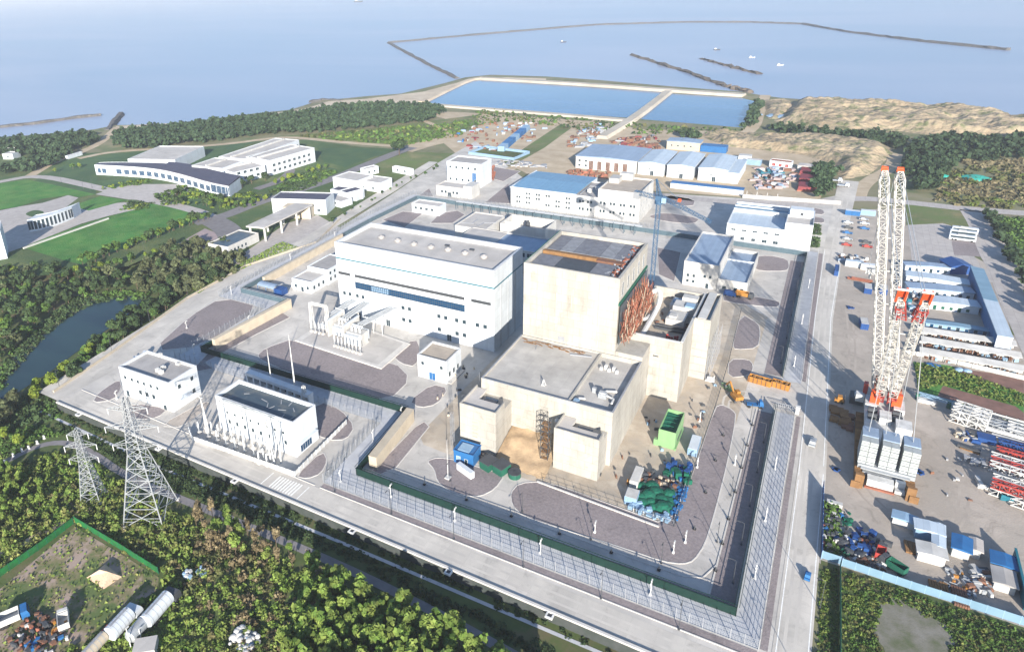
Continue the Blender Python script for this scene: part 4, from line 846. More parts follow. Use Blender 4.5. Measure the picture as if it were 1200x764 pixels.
# entrance canopy and guard houses
A, r, L = place((322,262), (346,255)); 
t = pxhouse('gate_office', 'white gate office with a dark flat roof beyond the entrance canopy', (320,250), (383,252), 16, 10, wall=M.white, roof=M.roofslate, par=.4); win(t,'f',t['L']*.86,2,2,1.8); part(t,'side_wing',M.creamwall,lambda m: m.box(t['L']*.3,-9,0,t['L']*.78,-.003,7.5))
t = pxhouse('guard_house', 'low guard house with a dark roof at the near end of the entrance canopy', (268,300), (304,283), 15, 5.2, wall=M.white2, roof=M.roofdark, par=.5); rowwin(t,'f',(2.5,5.2,8,11,14),(1.4,),1.5,1.6); 
c = [at(288,265,9), at(309,267,9), at(366,240,9), at(346,238,9)]
base = at(322,262); t = thing('entrance_canopy', 'flat pale concrete canopy on columns spanning the plant entrance lanes', 'canopy', base)
mb = MB(); mb.prism([(p.x-base.x,p.y-base.y) for p in c], 8.2, 9.0); mb.build('roof', M.roofpale, t)
ca, cb = (c[0]+c[1])/2, (c[2]+c[3])/2
for f in (.04,.36,.68,.96):
    for e in (-.4,.4):
        p = ca.lerp(cb, f)+(c[1]-c[0])*e-base; part(t,'column',M.white2,lambda m: m.tube((p.x,p.y,0),(p.x,p.y,8.19),.7,12))
for lab, a, b, W, H, rf in (('white box house with two windows, rearmost of the villas by the left fence',(391,221),(419,226),18,8.5,M.roofpale),('white villa with a tan flat roof beside the sandy bank',(418,222),(446,226),15,7,M.roofpale),('low white villa with a dark slate edge between the box house and the small hut',(388,232),(418,236),10,6,M.roofslate),('small white hut with a slate roof, lowest of the villas',(407,238),(426,233),9,7,M.roofslate),('narrow white wall shaped villa at the top of the grey side road',(428,207),(444,203),6,5.5,M.roofpale),('long low white store on the sandy grass left of the pump house',(460,202),(481,206),4,4.5,M.white),('single storey white villa with an open courtyard left of the villas',(378,238),(400,244),10,4.4,M.roofpale)):
    t = pxhouse('villa', lab, a, b, W, H, wall=M.white, roof=rf, par=.4)
    rowwin(t,'f',(t['L']*.3,t['L']*.7),(1.8,),1.5,1.5)
fr = arc_pts([(35,272),(48,270),(62,266),(75,261),(87,256)]); o0 = Vector(fr[0])
t = thing('pavilion', 'semicircular white pavilion with tall dark slot windows beside the bright lawn', 'building', o0); mb = MB(); H = 8; f2 = [p-o0 for p in fr]
bk = [p+Vector((-5,9,0)) for p in f2]
for a, b in zip(f2+bk[::-1], (f2+bk[::-1])[1:]+[f2[0]]): mb.add([(a.x,a.y,0),(b.x,b.y,0),(b.x,b.y,H),(a.x,a.y,H)],[(0,1,2,3)])
mb.add([(p.x,p.y,H-.3) for p in f2]+[(p.x,p.y,H-.3) for p in bk],[(i,i+1,len(f2)+i+1,len(f2)+i) for i in range(len(f2)-1)]); mb.build('wall', M.white, t)
for i in range(1, 14):
    f = i/14*(len(f2)-1); j = int(f); p = f2[j].lerp(f2[min(j+1,len(f2)-1)], f-j); d = f2[min(j+1,len(f2)-1)]-f2[j]
    o = link('window', win_mesh(1.6,5.6,M.glass), t); o.location = (p.x,p.y,1.2); o.rotation_euler = (0,0,math.atan2(d.y,d.x))
q = [at(*p) for p in ((22,264),(20,246),(50,242),(78,243),(84,250),(56,254),(30,262))]
sheet('courtyard_paving', smoothpoly(q), .08, M.plaza); sheet('round_garden', smoothpoly(ats([(28,251),(40,246),(52,248),(50,252),(38,255)])), .1, M.field)
t = pxhouse('tower_block', 'tall white block cut off by the left edge of the photo', (-40,312), (9,303), 20, 17, wall=M.white, roof=M.roofpale)
mb = MB(); A, r, L = place((-5,300),(9,265)); 
for lab, a, b, W, H in (('small white cottage with a pink roof in the far left wood',(10,180),(26,178),14,5),('blue and white hut in the far left wood',(4,187),(16,187),10,5)):
    t = pxhouse('cottage', lab, a, b, W, H, wall=M.white, roof=M.roofpale if 'pink' not in lab else M.rustlight, par=.3); win(t,'f',t['L']/2,1.4,2,1.5)
t = pxhouse('garden_wall', 'long low white wall along the upper edge of the bright lawn', (28,292), (128,257), .8, .8, wall=M.white2, roof=M.white2, par=0, cat='wall', th=.25)
t = pxhouse('garden_wall', 'short white wall beside the tree lined crossing left of the far field', (80,187), (97,182), 3, 3, wall=M.white, roof=M.roofpale, par=.2, cat='wall')
# ------------------------------------------------------------------ lattice work
def lattice(mb, p, q, w0, w1, bays, chord, brace, side=Vector((1,0,0)), taper=None, h0=None, h1=None, mi=0):
    p = Vector(p); q = Vector(q); d = (q-p).normalized(); a = side-d*side.dot(d); a.normalize(); b = d.cross(a)
    h0 = h0 or w0; h1 = h1 or w1
    def ring(f):
        c = p.lerp(q, f); w = w0+(w1-w0)*f; h = h0+(h1-h0)*f
        if taper: k = min(1, f/taper, (1-f)/taper); k = max(.25, k); w *= k if f > .5 or True else 1; h *= k
        return [c+a*sx*w/2+b*sy*h/2 for sx, sy in ((-1,-1),(1,-1),(1,1),(-1,1))]
    rs = [ring(i/bays) for i in range(bays+1)]
    for i in range(bays):
        A, B = rs[i], rs[i+1]
        for k in range(4):
            mb.beam(A[k], B[k], chord, mi); j = (k+1) % 4
            mb.beam(A[k], B[j], brace, mi) if i % 2 else mb.beam(A[j], B[k], brace, mi)
            mb.beam(B[k], B[j], brace, mi)
    return rs
def pylon(label, c, rz, h, base, waist, zw, top, arms, k=1.0):
    t = thing('pylon', label, 'pylon', c, rz); z0 = 0
    mb = MB(); lv = [0,.26*zw,.48*zw,.66*zw,.82*zw,zw]
    def ring(z): 
        w = base+(waist-base)*z/zw if z <= zw else waist+(top-waist)*(z-zw)/(h-zw)
        return [Vector((sx*w/2,sy*w/2,z)) for sx, sy in ((-1,-1),(1,-1),(1,1),(-1,1))]
    lv += [zw+(h-zw)*i/8 for i in range(1,9)]; rs = [ring(z) for z in lv]
    for i in range(len(lv)-1):
        A, B = rs[i], rs[i+1]; big = lv[i] < zw; cw = (.26 if big else .18)*k; bw = (.15 if big else .1)*k
        for j in range(4):
            m = (j+1) % 4; mb.beam(A[j],B[j],cw); mb.beam(A[j],B[m],bw); mb.beam(A[m],B[j],bw); 
            if i: mb.beam(A[j],A[m],bw)
            if big and i < 3:
                mid = (A[j]+B[m])/2; mb.beam(A[j].lerp(B[j],.5),mid,.1*k); mb.beam(A[m].lerp(B[m],.5),mid,.1*k)
            if i == 0:
                mb.beam(A[j].lerp(B[j],.33),A[j].lerp(B[m],.33),.1*k); mb.beam(A[m].lerp(B[m],.33),A[m].lerp(B[j],.33),.1*k)
    mb.build('tower_body', M.steel, t)
    for z, r in arms:
        for s in (-1,1):
            mb = MB(); w = (waist+(top-waist)*(z-zw)/(h-zw))/2; tip = Vector((s*r,0,z+.3))
            for sy in (-1,1):
                mb.beam((s*w,sy*w,z),tip,.14*k); mb.beam((s*w,sy*w,z+1.5),tip,.11*k)
                for f in (.3,.6): mb.beam(Vector((s*w,sy*w,z)).lerp(tip,f),Vector((s*w,sy*w,z+1.5)).lerp(tip,f),.09*k); mb.beam(Vector((s*w,sy*w,z)).lerp(tip,f),Vector((s*w,-sy*w,z)).lerp(tip,f),.09*k)
            ca = mb.build('cross_arm', M.steel, t)
            ins = MB(); ins.tube(tip, tip-Vector((0,0,1.9)), .13, 6); ins.build('insulator', M.porcelain, ca)
    for sx, sy in ((-1,-1),(1,-1),(1,1),(-1,1)):
        part(t,'footing',M.kerb,lambda m: m.box(sx*base/2-.6,sy*base/2-.6,-.3,sx*base/2+.6,sy*base/2+.6,.35))
    return t
P0 = (at(148,605,LOW)+at(218,592,LOW))/2
pylon('tall steel lattice pylon with wide legs standing in the scrub before the office block', (P0.x-.5,P0.y-1.5,LOW), .5, 40, 11.5, 3.8, 22, 1.2, ((24,6.5),(30,7.5),(36,5.5)), 1.05)
P1 = (at(93,588,LOW)+at(119,580,LOW)+at(106,592,LOW))/3
pylon('shorter thin lattice pylon left of the tall one', (P1.x,P1.y+1.2,LOW), .6, 25, 5.6, 2.4, 13, 1.0, ((14.5,4.2),(19,4.6),(23,3)), .75)

# crawler crane
CXX, CYY = 26.4, 206
t = thing('crawler_crane', 'giant white lattice boom crawler crane with orange mast heads and silver counterweight stacks', 'crane', (CXX,CYY,0))
for s, x in ((-1,-6.2),(1,6.2)):
    w = 2.2; mb = MB()
    mb.prism([(0,0)],0,0) if False else None
    prof = [(-6.8,.9),(-6.2,.25),(-5.4,0),(30,0),(31,.3),(31.4,1),(31,1.7),(30,2.1),(-5.4,2.1),(-6.2,1.8)]
    n = len(prof); mb.add([(x-w/2,p[0],p[1]) for p in prof]+[(x+w/2,p[0],p[1]) for p in prof],[tuple(range(n)),tuple(range(2*n-1,n-1,-1))]+[(i,(i+1)%n,n+(i+1)%n,n+i) for i in range(n)])
    for i in range(48): mb.box(x-w/2-.06,-5.4+i*.74,2.1,x+w/2+.06,-5.4+i*.74+.5,2.2)
    mb.build('crawler_track', M.timber, t)
    part(t,'track_stand',M.timber,lambda m: (m.box(x-w/2,-7.9,0,x+w/2,-7.0,4.4), m.box(x-w/2+s*.8,-8.3,0,x+w/2+s*.8,-7.91,2.2)))
part(t,'car_body',M.grey,lambda m: (m.box(-5,16,.6,5,30,2.6), m.tube((0,25,2.6),(0,25,3.6),3.4,20)))
part(t,'deck',M.whitesteel,lambda m: (m.box(-5.4,13.4,3.6,5.4,37,4.6), m.box(-5.4,30,4.6,-2.2,36,6.0), m.box(2.4,30,4.6,5.4,36,6.2), m.box(-1.6,22,4.6,1.6,27,6.6), m.box(2.6,18,4.6,6.8,23.4,6.9)))
part(t,'winch',M.darksteel,lambda m: [m.tube((-4.6,y,5.4),(-2,y,5.4),1.0,12) for y in (24,27.4)]+[m.tube((2,y,5.4),(4.6,y,5.4),1.0,12) for y in (25.4,28.4)])
part(t,'cab',M.whitesteel,lambda m: m.add([(-8,34.6,3.4),(-5.6,34.6,3.4),(-5.6,38,3.4),(-8,38,3.4),(-8,34.6,6),(-5.6,34.6,6),(-5.6,37.2,6),(-8,37.2,6)],[(3,2,1,0),(4,5,6,7),(0,1,5,4),(1,2,6,5),(2,3,7,6),(3,0,4,7)]))
for i, x in enumerate((-4.9,.2,5.2)):
    mb = MB()
    for k in range(9):
        for c_ in (0,1): mb.box(x-2.05+c_*2.12,-1.2+.12*(k%2),4.0+k*.86,x-.08+c_*2.12,6.2,4.0+k*.86+.66)
    mb.box(x-1.9,-.8,4.0,x+1.9,6,11.5)
    st = mb.build('counterweight', M.ballast, t)
    mb = MB(); mb.box(x-2.0,1.2,11.75,x+2.0,6.1,12.1); mb.build('cap_slab', M.roofbluegrey, st)
part(t,'ballast_frame',M.steel,lambda m: (m.box(-6.8,-1.6,2.6,7.2,7,3.9), m.box(-5.4,-2.8,1.6,5,-1.61,2.4), m.beam((-1,13.4,4.2),(-1,6,4.2),.8), m.beam((3,13.4,4.2),(3,6,4.2),.8), m.box(-6,-2.6,3.0,6,-1.61,3.3)))
part(t,'ballast_tray',M.whitesteel,lambda m: (m.box(-4.2,-6.2,.4,2.2,-3.4,2.6), m.box(2.6,-6.4,.3,5.0,-3.2,1.2), m.box(2.6,-4.6,1.2,5.0,-3.3,2.9)))
part(t,'tray_stripe',M.rustlight,lambda m: m.box(-4.6,-7.0,.05,2.6,-6.22,.5))
foot = Vector((0,36.5,4.6)); tip = Vector((16.8-CXX,262-CYY,76.5)); sd = Vector((1,.1,0)).normalized()
def col2(nm, foot, tip, gap0, gap1, w, bays, ch, br):
    m = MB(); d = (tip-foot)
    for s in (-1,1):
        a = foot+sd*s*gap0; b = tip+sd*s*gap1; e = a.lerp(b,.06); f = a.lerp(b,.965)
        lattice(m, a, e, .7, w, 2, ch, br, sd); lattice(m, e, f, w, w, bays, ch, br, sd); lattice(m, f, b, w, 1.2, 2, ch, br, sd)
    for i in range(1, 7): f = i/7; m.beam((foot-sd*gap0).lerp(tip-sd*gap1,f),(foot+sd*gap0).lerp(tip+sd*gap1,f),.3)
    return m.build(nm, M.boomwhite, t)
bo = col2('boom', foot, tip, 2.15, 2.15, 2.4, 30, .28, .15)
mtip = Vector((23.6-CXX,206-CYY,56.5)); mo = col2('mast', foot+Vector((0,-1.5,.3)), mtip, 1.7, 2.75, 2.0, 22, .28, .15)
for s in (-1,1):
    mb = MB(); c = tip+sd*s*2.15; mb.obox(c+Vector((0,.6,.2)),(2.0,1.2,.9)); mb.tube(c+Vector((-.9,1.2,.6)),c+Vector((.9,1.2,.6)),.65,12); mb.build('boom_head', M.orange, bo)
    mb = MB(); c = mtip+sd*s*2.75; dd = (mtip-foot).normalized()
    [mb.obox(c+dd*1.6+sd*e*.95,(.5,1.6,5.0),0,0,(math.atan2(-dd.y*1.0,dd.z),0)) for e in (-1,1)]; mb.obox(c+dd*2.2,(1.7,.5,2.6),0,0,(math.atan2(-dd.y,dd.z),0)); mb.build('mast_head', M.orange, mo)
    mb = MB(); c2 = c+dd*4.2
    for e in (-1.2,1.2): mb.beam(c-dd*5+sd*e*.5,c2+sd*e,.3); mb.beam(c-dd*1+sd*e,c2+sd*e*1.1,.25)
    mb.beam(c2-sd*1.4,c2+sd*1.4,.5); mb.build('sheave_frame', M.whitesteel, mo)
    part(t,'boom_foot_block',M.orange,lambda m: m.obox(foot+sd*s*3.0+Vector((0,-4.2,3.4)),(2.6,1.6,4.4)))
[part(t,'red_section',M.red,lambda m: lattice(m, foot+sd*s_*1.7+Vector((0,-1.5,.3))+(mtip-foot)*f0, foot+sd*s_*(1.7+1.0*f0)+Vector((0,-1.5,.3))+(mtip-foot)*f1, 2.15, 2.15, 3, .3, .18, sd)) for s_ in (-1,1) for f0, f1 in ((.86,.95),(.03,.10))]
part(t,'winch_guard',M.rustlight,lambda m: (m.box(-3.4,37.2,4.7,-1.2,39.2,12), m.box(2.6,37.2,4.7,4.4,39,9)))
part(t,'side_panel',M.red,lambda m: m.box(-6.2,36.4,4.6,-5.0,38.6,9.4))
mb = MB()
for s in (-1,1):
    mb.tube(tip+sd*s*1.4,mtip+sd*s*2.4,.10,5); mb.tube(tip+sd*s*2.6,mtip+sd*s*3.1,.10,5); mb.tube(mtip+sd*s*2.9,Vector((s*5.4,3.5,12.1)),.12,5); mb.tube(mtip+sd*s*2.2,Vector((s*1.2,4.4,12.1)),.1,5)
    mb.tube(tip+sd*s*1.0+Vector((0,1.6,0)),Vector((tip.x+s*.8,tip.y+1.8,42)),.07,5)
mb.build('hoist_cable', M.steel, t)
hk = Vector((tip.x,tip.y+1.8,40)); part(t,'hook_block',M.whitesteel,lambda m: (m.box(hk.x-1.5,hk.y-.5,hk.z,hk.x+1.5,hk.y+.5,hk.z+2.2), m.tube(hk,hk-Vector((0,0,1.6)),.4,8)))

# blue tower crane behind the reactor tower
b0 = Vector((-61.2,292,0))
t = thing('tower_crane', 'slim blue tower crane with its jib pointing right over the rear yard', 'crane', b0)
mb = MB(); lattice(mb,(0,0,.4),(0,0,47),1.6,1.6,24,.17,.1); mb.build('mast', M.cranablue, t); part(t,'base',M.kerb,lambda m: m.box(-3,-3,0,3,3,.5))
part(t,'slewing_unit',M.cranablue,lambda m: (m.tube((0,0,47),(0,0,48.6),1.7,14), m.box(-1.3,-1.3,48.6,1.3,1.3,50.6)))
part(t,'cab',M.bluepale,lambda m: m.box(1.4,-2,48,3.2,.2,50.2))
jt = at(833,262,43)-b0; jd = Vector((jt.x,jt.y,0)).normalized(); js = Vector((-jd.y,jd.x,0)); jl = Vector((jt.x,jt.y,0)).length
mb = MB(); lattice(mb,Vector((0,0,50))+jd*1.5,jd*jl+Vector((0,0,43.6)),1.4,1.1,20,.14,.09,js); mb.build('jib', M.cranablue, t)
mb = MB(); lattice(mb,Vector((0,0,49.6))-jd*1.5,-jd*11+Vector((0,0,50.2)),1.5,1.5,7,.14,.09,js); mb.build('counter_jib', M.cranablue, t)
part(t,'counterweight',M.grey,lambda m: m.obox(-jd*10+Vector((0,0,49)),(2.6,2.6,3),math.atan2(jd.y,jd.x)))
mb = MB(); lattice(mb,(0,0,50.6),Vector((0,0,57.5))-jd*1.8,1.5,.4,4,.2,.12,js); mb.build('tower_top', M.cranablue, t)
mb = MB(); ap = Vector((0,0,57.5))-jd*1.8; mb.tube(ap,jd*jl*.62+Vector((0,0,46.6)),.08,5); mb.tube(ap,-jd*10+Vector((0,0,50.4)),.08,5); mb.build('tie_bar', M.cranablue, t)
part(t,'operator_flag',M.orange,lambda m: m.obox(jd*9+Vector((0,0,50.2)),(1.2,1.2,1.2)))

# ------------------------------------------------------------------ fences
def fence(name, label, pts, h, sp, panel, postm, slats, z=0.05, pw=.14, toph=None, cat='fence', solid=False, pn='mesh_panel', group=None):
    o = Vector((pts[0][0],pts[0][1],z)); t = thing(name, label, cat, o, 0, group)
    P = [Vector((p[0],p[1],0))-Vector((o.x,o.y,0)) for p in pts]; mb = MB(); stations = []
    for a, b in zip(P, P[1:]):
        L = (b-a).length; k = max(1, round(L/sp)); stations += [a.lerp(b,i/k) for i in range(k)]
        if solid: mb.beam((a.x,a.y,h/2+.05),(b.x,b.y,h/2+.05),.1,h=h-.1)
        else:
            for i in range(slats): zz = .12+(h-.2)*i/(slats-1); mb.beam((a.x,a.y,zz),(b.x,b.y,zz),.045)
            if slats > 3:
                kk = int(L/.6)
                for i in range(kk): q = a.lerp(b,(i+.5)/kk); mb.beam((q.x,q.y,.1),(q.x,q.y,h-.1),.03)
    mb.build(pn, panel, t); stations.append(P[-1])
    pm = MB(); H = toph or h+.15; pm.box(-pw/2,-pw/2,0,pw/2,pw/2,H); me = None
    for i, q in enumerate(stations[:100]):
        if me is None: ob = pm.build('post', postm, t); me = ob.data
        else: ob = link('post', me, t)
        ob.location = (q.x,q.y,0)
    return t
runs_out = [((-117.5,128.4),(2.2,129.6),'outer grey mesh fence along the front road below the reactor yard'),((2.2,129.6),(1.8,228),'outer grey mesh fence beside the main road, nearer stretch below the gate'),
 ((2.2,252),(.4,389),'outer grey mesh fence beside the main road, far stretch beyond the gate'),((-119,161.5),(-117.5,128.4),'short outer grey mesh fence beside the substation forecourt'),
 ((-219,160.5),(-119,161.5),'outer grey mesh fence behind the office block and substation'),((-217,211),(-219,160.5),'outer grey mesh fence at the right of the big gravel bed by the side road'),
 ((-247,211.5),(-217,211),'short outer grey mesh fence before the blue shelter'),((-251,333),(-247,211.5),'outer grey mesh fence along the far part of the side road'),((-248.5,395),(-251,333),'outer grey mesh fence left of the rear office hut'),((-86,391),(-248.5,395),'outer grey mesh fence in front of the workshop building')]
for a, b, l in runs_out: fence('mesh_fence', l, [a,b], 2.8, 2.9, M.steel, M.grey, 6, pw=.13, toph=3.3)
runs_in = [((-110.5,135.8),(-3.4,136.4),'dark green inner fence along the front of the reactor yard'),((-3.4,136.4),(-4.1,228),'dark green inner fence along the right of the reactor yard up to the gate'),
 ((-4,252),(-4.4,380.5),'dark green inner fence on the right beyond the gate'),((-113.2,170),(-110.5,135.8),'short dark green inner fence above the cream ramp wall'),((-212.5,168.5),(-113.2,170),'dark green inner fence behind the gate colonnade'),
 ((-210,219.4),(-212.5,168.5),'dark green inner fence above the left cream wall'),((-240,219.6),(-210,219.4),'short dark green inner fence in front of the blue shelter'),((-242,331),(-240,219.6),'dark green inner fence on the far left of the plant'),((-240,386),(-242,331),'dark green inner fence left of the rear office hut'),((-86,383),(-240,386),'dark green inner fence before the workshop building'),((-4.4,380.5),(-86,383),'dark green inner fence in front of the site office')]
for k, (a, b, l) in enumerate(runs_in):
    t = fence('security_fence', l, [a,b], 2.75, 3.0, M.fencegreen if k < 6 else M.fencegrey, M.fencegreen if k < 6 else M.fencegrey, 3, solid=True, pn='fence_panel', pw=.18)
    d = Vector((b[0]-a[0],b[1]-a[1],0)); n = Vector((-d.y,d.x,0)).normalized()*.5; mb = MB(); mb.beam(n+Vector((0,0,2.95)),d+n+Vector((0,0,2.95)),.12); mb.beam(-n+Vector((0,0,2.95)),d-n+Vector((0,0,2.95)),.12); mb.build('top_rail', M.fencegreen if k < 6 else M.steel, t)
def slab_wall(label, a, b, h, th, m, nm='retaining_wall', z=0):
    a = Vector((a[0],a[1],z)); b = Vector((b[0],b[1],z)); d = b-a; t = MB()
    t.box(0,-th/2,0,d.length,th/2,h); t.box(-.1,-th/2-.1,h+.003,d.length+.1,th/2+.1,h+.15)
    o = t.build(nm, m); o.location = a; o.rotation_euler = (0,0,math.atan2(d.y,d.x)); return tag(o, label, 'wall')
slab_wall('cream wall facing the reactor yard below the short green fence', (-107.6,140.5), (-110.6,167.5), 4.6, 2.6, M.creamwall)
slab_wall('long cream wall right of the left green fence facing the turbine yard', (-209.6,173), (-206.8,217.5), 4.4, 1.8, M.creamwall)
slab_wall('cream wall beside the far left green fence by the control annex', (-236.4,232), (-238.6,300), 4, 1.4, M.creamwall)
slab_wall('low white yard kerb wall along the front of the reactor yard', (-61,158.2), (-25.5,156.4), .3, .35, M.kerb, 'yard_wall')
# thin dark yard fences
fence('yard_fence','thin dark wire fence round the lower edge of the reactor yard',[tuple(at(*p)[:2]) for p in ((636,564),(713,590),(790,617))],1.6,2.6,M.darksteel,M.darksteel,3,pw=.09)
fence('yard_fence','thin dark wire fence between the reactor yard and the right gravel bed',[tuple(at(*p)[:2]) for p in ((790,617),(838,478),(853,428),(868,366))],1.8,2.6,M.darksteel,M.darksteel,4,pw=.12)
wf = [tuple(at(*p)[:2]) for p in ((222,506),(226,516),(346,558),(406,497))]
fence('switchyard_fence','low white paling fence round the outdoor insulators of the substation',wf,1.7,2.2,M.whitesteel,M.white,2,pw=.22,solid=True,pn='fence_panel')
fence('screen_fence','bright green netting fence along the upper right edge of the dirt compound',[tuple(at(*p,LOW)[:2]) for p in ((88,612),(140,643),(186,672))],2.2,3,M.hedgegreen,M.green,3,z=LOW,solid=True,pn='net_panel')
fence('screen_fence','bright green netting fence along the upper left edge of the dirt compound',[tuple(at(*p,LOW)[:2]) for p in ((0,676),(45,645),(86,614))],2.2,3,M.hedgegreen,M.green,3,z=LOW,solid=True,pn='net_panel')
fence('sheet_fence','light blue sheet fence along the lower edge of the right hand yard',[tuple(at(*p)[:2]) for p in ((986,663),(1066,690),(1135,712),(1215,738))],2.4,3,M.roofteal,M.bluepale,3,solid=True,pn='sheet_panel')
fence('sheet_fence','short light blue sheet fence between the main road and the storage strip',[tuple(at(*p)[:2]) for p in ((963,654),(984,661))],2.4,3,M.roofteal,M.bluepale,3,solid=True,pn='sheet_panel')
fence('sheet_fence','blue sheet fence running up from the corner of the storage strip',[tuple(at(*p)[:2]) for p in ((962,655),(964,572))],2.6,3,M.deepblue,M.bluepale,3,solid=True,pn='sheet_panel')
fence('sheet_fence','low green sheet fence dividing the weedy plot below the storage strip',[tuple(at(*p)[:2]) for p in ((984,664),(984,770),(985,830))],1.8,3,M.green,M.green,3,solid=True,pn='sheet_panel')
fence('sheet_fence','pale sheet fence along the upper edge of the muddy strip in the right yard',[tuple(at(*p)[:2]) for p in ((1064,415),(1120,427),(1205,447))],1.8,3,M.white2,M.white,3,solid=True,pn='sheet_panel')
fence('sheet_fence','low white kerb fence along the lower edge of the muddy strip',[tuple(at(*p)[:2]) for p in ((1140,481),(1205,499))],1.2,3,M.white2,M.white,3,solid=True,pn='sheet_panel')

# ------------------------------------------------------------------ lamps, cameras, masts
def lamp_proto(h, arm, label, group, postm=None):
    t = thing('lamp_post', label, 'lamp post', (0,0,0), 0, group)
    mb = MB(); mb.box(-.22,-.22,0,.22,.22,.3); mb.tube((0,0,.3),(0,0,h),.09,7,.055); mb.path([(0,0,h-.02),(0,arm*.5,h+.2),(0,arm,h+.24)],.04,6); mb.build('post', postm or M.darksteel, t)
    mb = MB(); mb.obox((0,arm+.25,h+.25),(.24,.7,.12)); mb.build('lamp_head', M.darksteel, t); return t
def row(proto_fn, pts, rz=0, first=True):
    p = None
    for i, q in enumerate(pts):
        if p is None: p = proto_fn(); p.location = (q[0],q[1],q[2] if len(q) > 2 else .05); p.rotation_euler = (0,0,rz)
        else: dup(p, (q[0],q[1],q[2] if len(q) > 2 else .05), rz)
row(lambda: lamp_proto(9,1.4,'slim grey lamp post at the inner kerb of the shaded front road','lamp posts along the front road'), [(x,126.6) for x in (-112,-92,-72,-52,-32,-14)], PI)
row(lambda: lamp_proto(7,1.1,'thin grey lamp post at the edge of the gravel beds inside the front fence','lamp posts on the inner road'), [(-84,146.5),(-60,144.6),(-40,143.6),(-22,144.2),(-11,158),(-10.6,178),(-10.4,198),(-10.5,218)], PI)
row(lambda: lamp_proto(7,1.2,'thin lamp post in the shaded strip along the right green fence','lamp posts along the right fence'), [(-5.4,y) for y in (146,160,176,192,208,262,284,306,330,352)], PI/2)
row(lambda: lamp_proto(8,1.2,'grey lamp post on the bank between the side road and the pond','lamp posts by the pond'), [(-240.8,124,0),(-247.6,152,0),(-253,176,0),(-261,205,0),(-264,228,0)], -PI/2)
row(lambda: lamp_proto(8,1.2,'lamp post at the kerb of the long main road','lamp posts along the main road'), [(13.2,y) for y in (96,122,148)], PI/2)
row(lambda: lamp_proto(8,1.2,'pale lamp post beside the campus roads','lamp posts on the campus'), [tuple(at(*p)[:2]) for p in ((72,214),(108,220),(204,241),(226,224),(280,247),(376,217),(170,300),(98,222))], 0)
def cam_proto(label, group, h=4.2):
    t = thing('camera_post', label, 'camera post', (0,0,0), 0, group); part(t,'post',M.post,lambda m: (m.box(-.28,-.28,0,.28,.28,.5), m.tube((0,0,.5),(0,0,h),.11,8))); part(t,'camera',M.whitesteel,lambda m: (m.obox((0,.4,h),(.3,.9,.3)), m.obox((0,-.3,h-.6),(.4,.3,.5)))); return t
row(lambda: cam_proto('white camera post standing on the paved strip between the front fences','fence camera posts at the front'), [(-96,132.6),(-75,132.8),(-50,133),(-22,133.2)])
row(lambda: cam_proto('white camera post on the paved strip beside the main road','fence camera posts on the right'), [(-1,y) for y in (150,172,196,262,300,340)])
row(lambda: cam_proto('white camera post at a corner of the left fences','fence camera posts on the left'), [(-115.5,152),(-114,167),(-214,166),(-212,196),(-243,216),(-245,262),(-244,300),(-113,131),(-160,165)])
row(lambda: cam_proto('stubby white camera post on a purple gravel bed of the inner road','camera posts on the gravel beds',3.4), [tuple(at(*p)[:2]) for p in ((697,624),(789,648),(803,636),(820,494),(817,548),(861,545),(219,385),(137,468))])
def mast(label, x, y, h, r=.3):
    t = thing('lightning_mast', label, 'mast', (x,y,0)); part(t,'pole',M.whitesteel,lambda m: (m.tube((0,0,.4),(0,0,h*.55),r,10,r*.7), m.tube((0,0,h*.55),(0,0,h),r*.7,8,r*.2), m.box(-.8,-.8,0,.8,.8,.4))); return t
mast('tallest white lightning mast right of the gate colonnade', -153.4, 158.6, 27, .34); mast('white lightning mast standing at the middle of the gate colonnade', -165.5, 159.4, 18, .3)
mast('thin white mast at the reactor yard entrance beside the blue cabin', *at(525,560)[:2], 14, .13); 
t = thing('cable_tower','narrow white ladder tower at the right end of the gate colonnade','tower',(-146.5,155.5,0)); mb = MB(); lattice(mb,(0,0,0),(0,0,10),1.6,.8,7,.22,.14); mb.build('frame', M.whitesteel, t)

# outdoor insulators and gantry of the substation
def insul(label, group, h=4.6):
    t = thing('insulator_post', label, 'insulator', (0,0,0), 0, group)
    part(t,'pedestal',M.kerb,lambda m: m.box(-.55,-.55,0,.55,.55,.7)); part(t,'stand',M.steel,lambda m: m.tube((0,0,.7),(0,0,h*.5),.16,6))
    def rib(m):
        for i in range(7): m.tube((0,0,h*.5+i*h*.07),(0,0,h*.5+i*h*.07+h*.035),.3,8,.16); m.tube((0,0,h*.5+i*h*.07+h*.035),(0,0,h*.5+(i+1)*h*.07),.13,8)
    part(t,'insulator',M.porcelain,rib); return t
pts = [(-166.5+i*3.1,130.6) for i in range(10)]+[(-165.5+i*4.1,128) for i in range(8)]+[(-170,131.5),(-170.5,128.6),(-138,126.4),(-141,126)]
row(lambda: insul('grey insulator post on a square plinth in front of the substation building','outdoor insulators'), [(x,y) for x, y in pts])
def apole(label, x, y, h, lean=0):
    t = thing('gantry_pole', label, 'pole', (x,y,0))
    part(t,'pole',M.whitesteel,lambda m: (m.tube((0,0,0),(0,0,h),.3,9,.2), m.tube((2.2*(1 if lean >= 0 else -1),-.6,0),(0.15,0,h*.86),.26,9,.16) if lean else None)); part(t,'cross_head',M.whitesteel,lambda m: m.box(-.9,-.14,h-.3,.9,.14,h)); return t
apole('twin legged white gantry pole at the left end of the insulator yard', -168.5, 130, 14, 1); apole('plain white gantry pole left of the substation front', -161, 131.2, 14); apole('plain white gantry pole rising before the middle of the substation', -149.5, 128.4, 14.5)
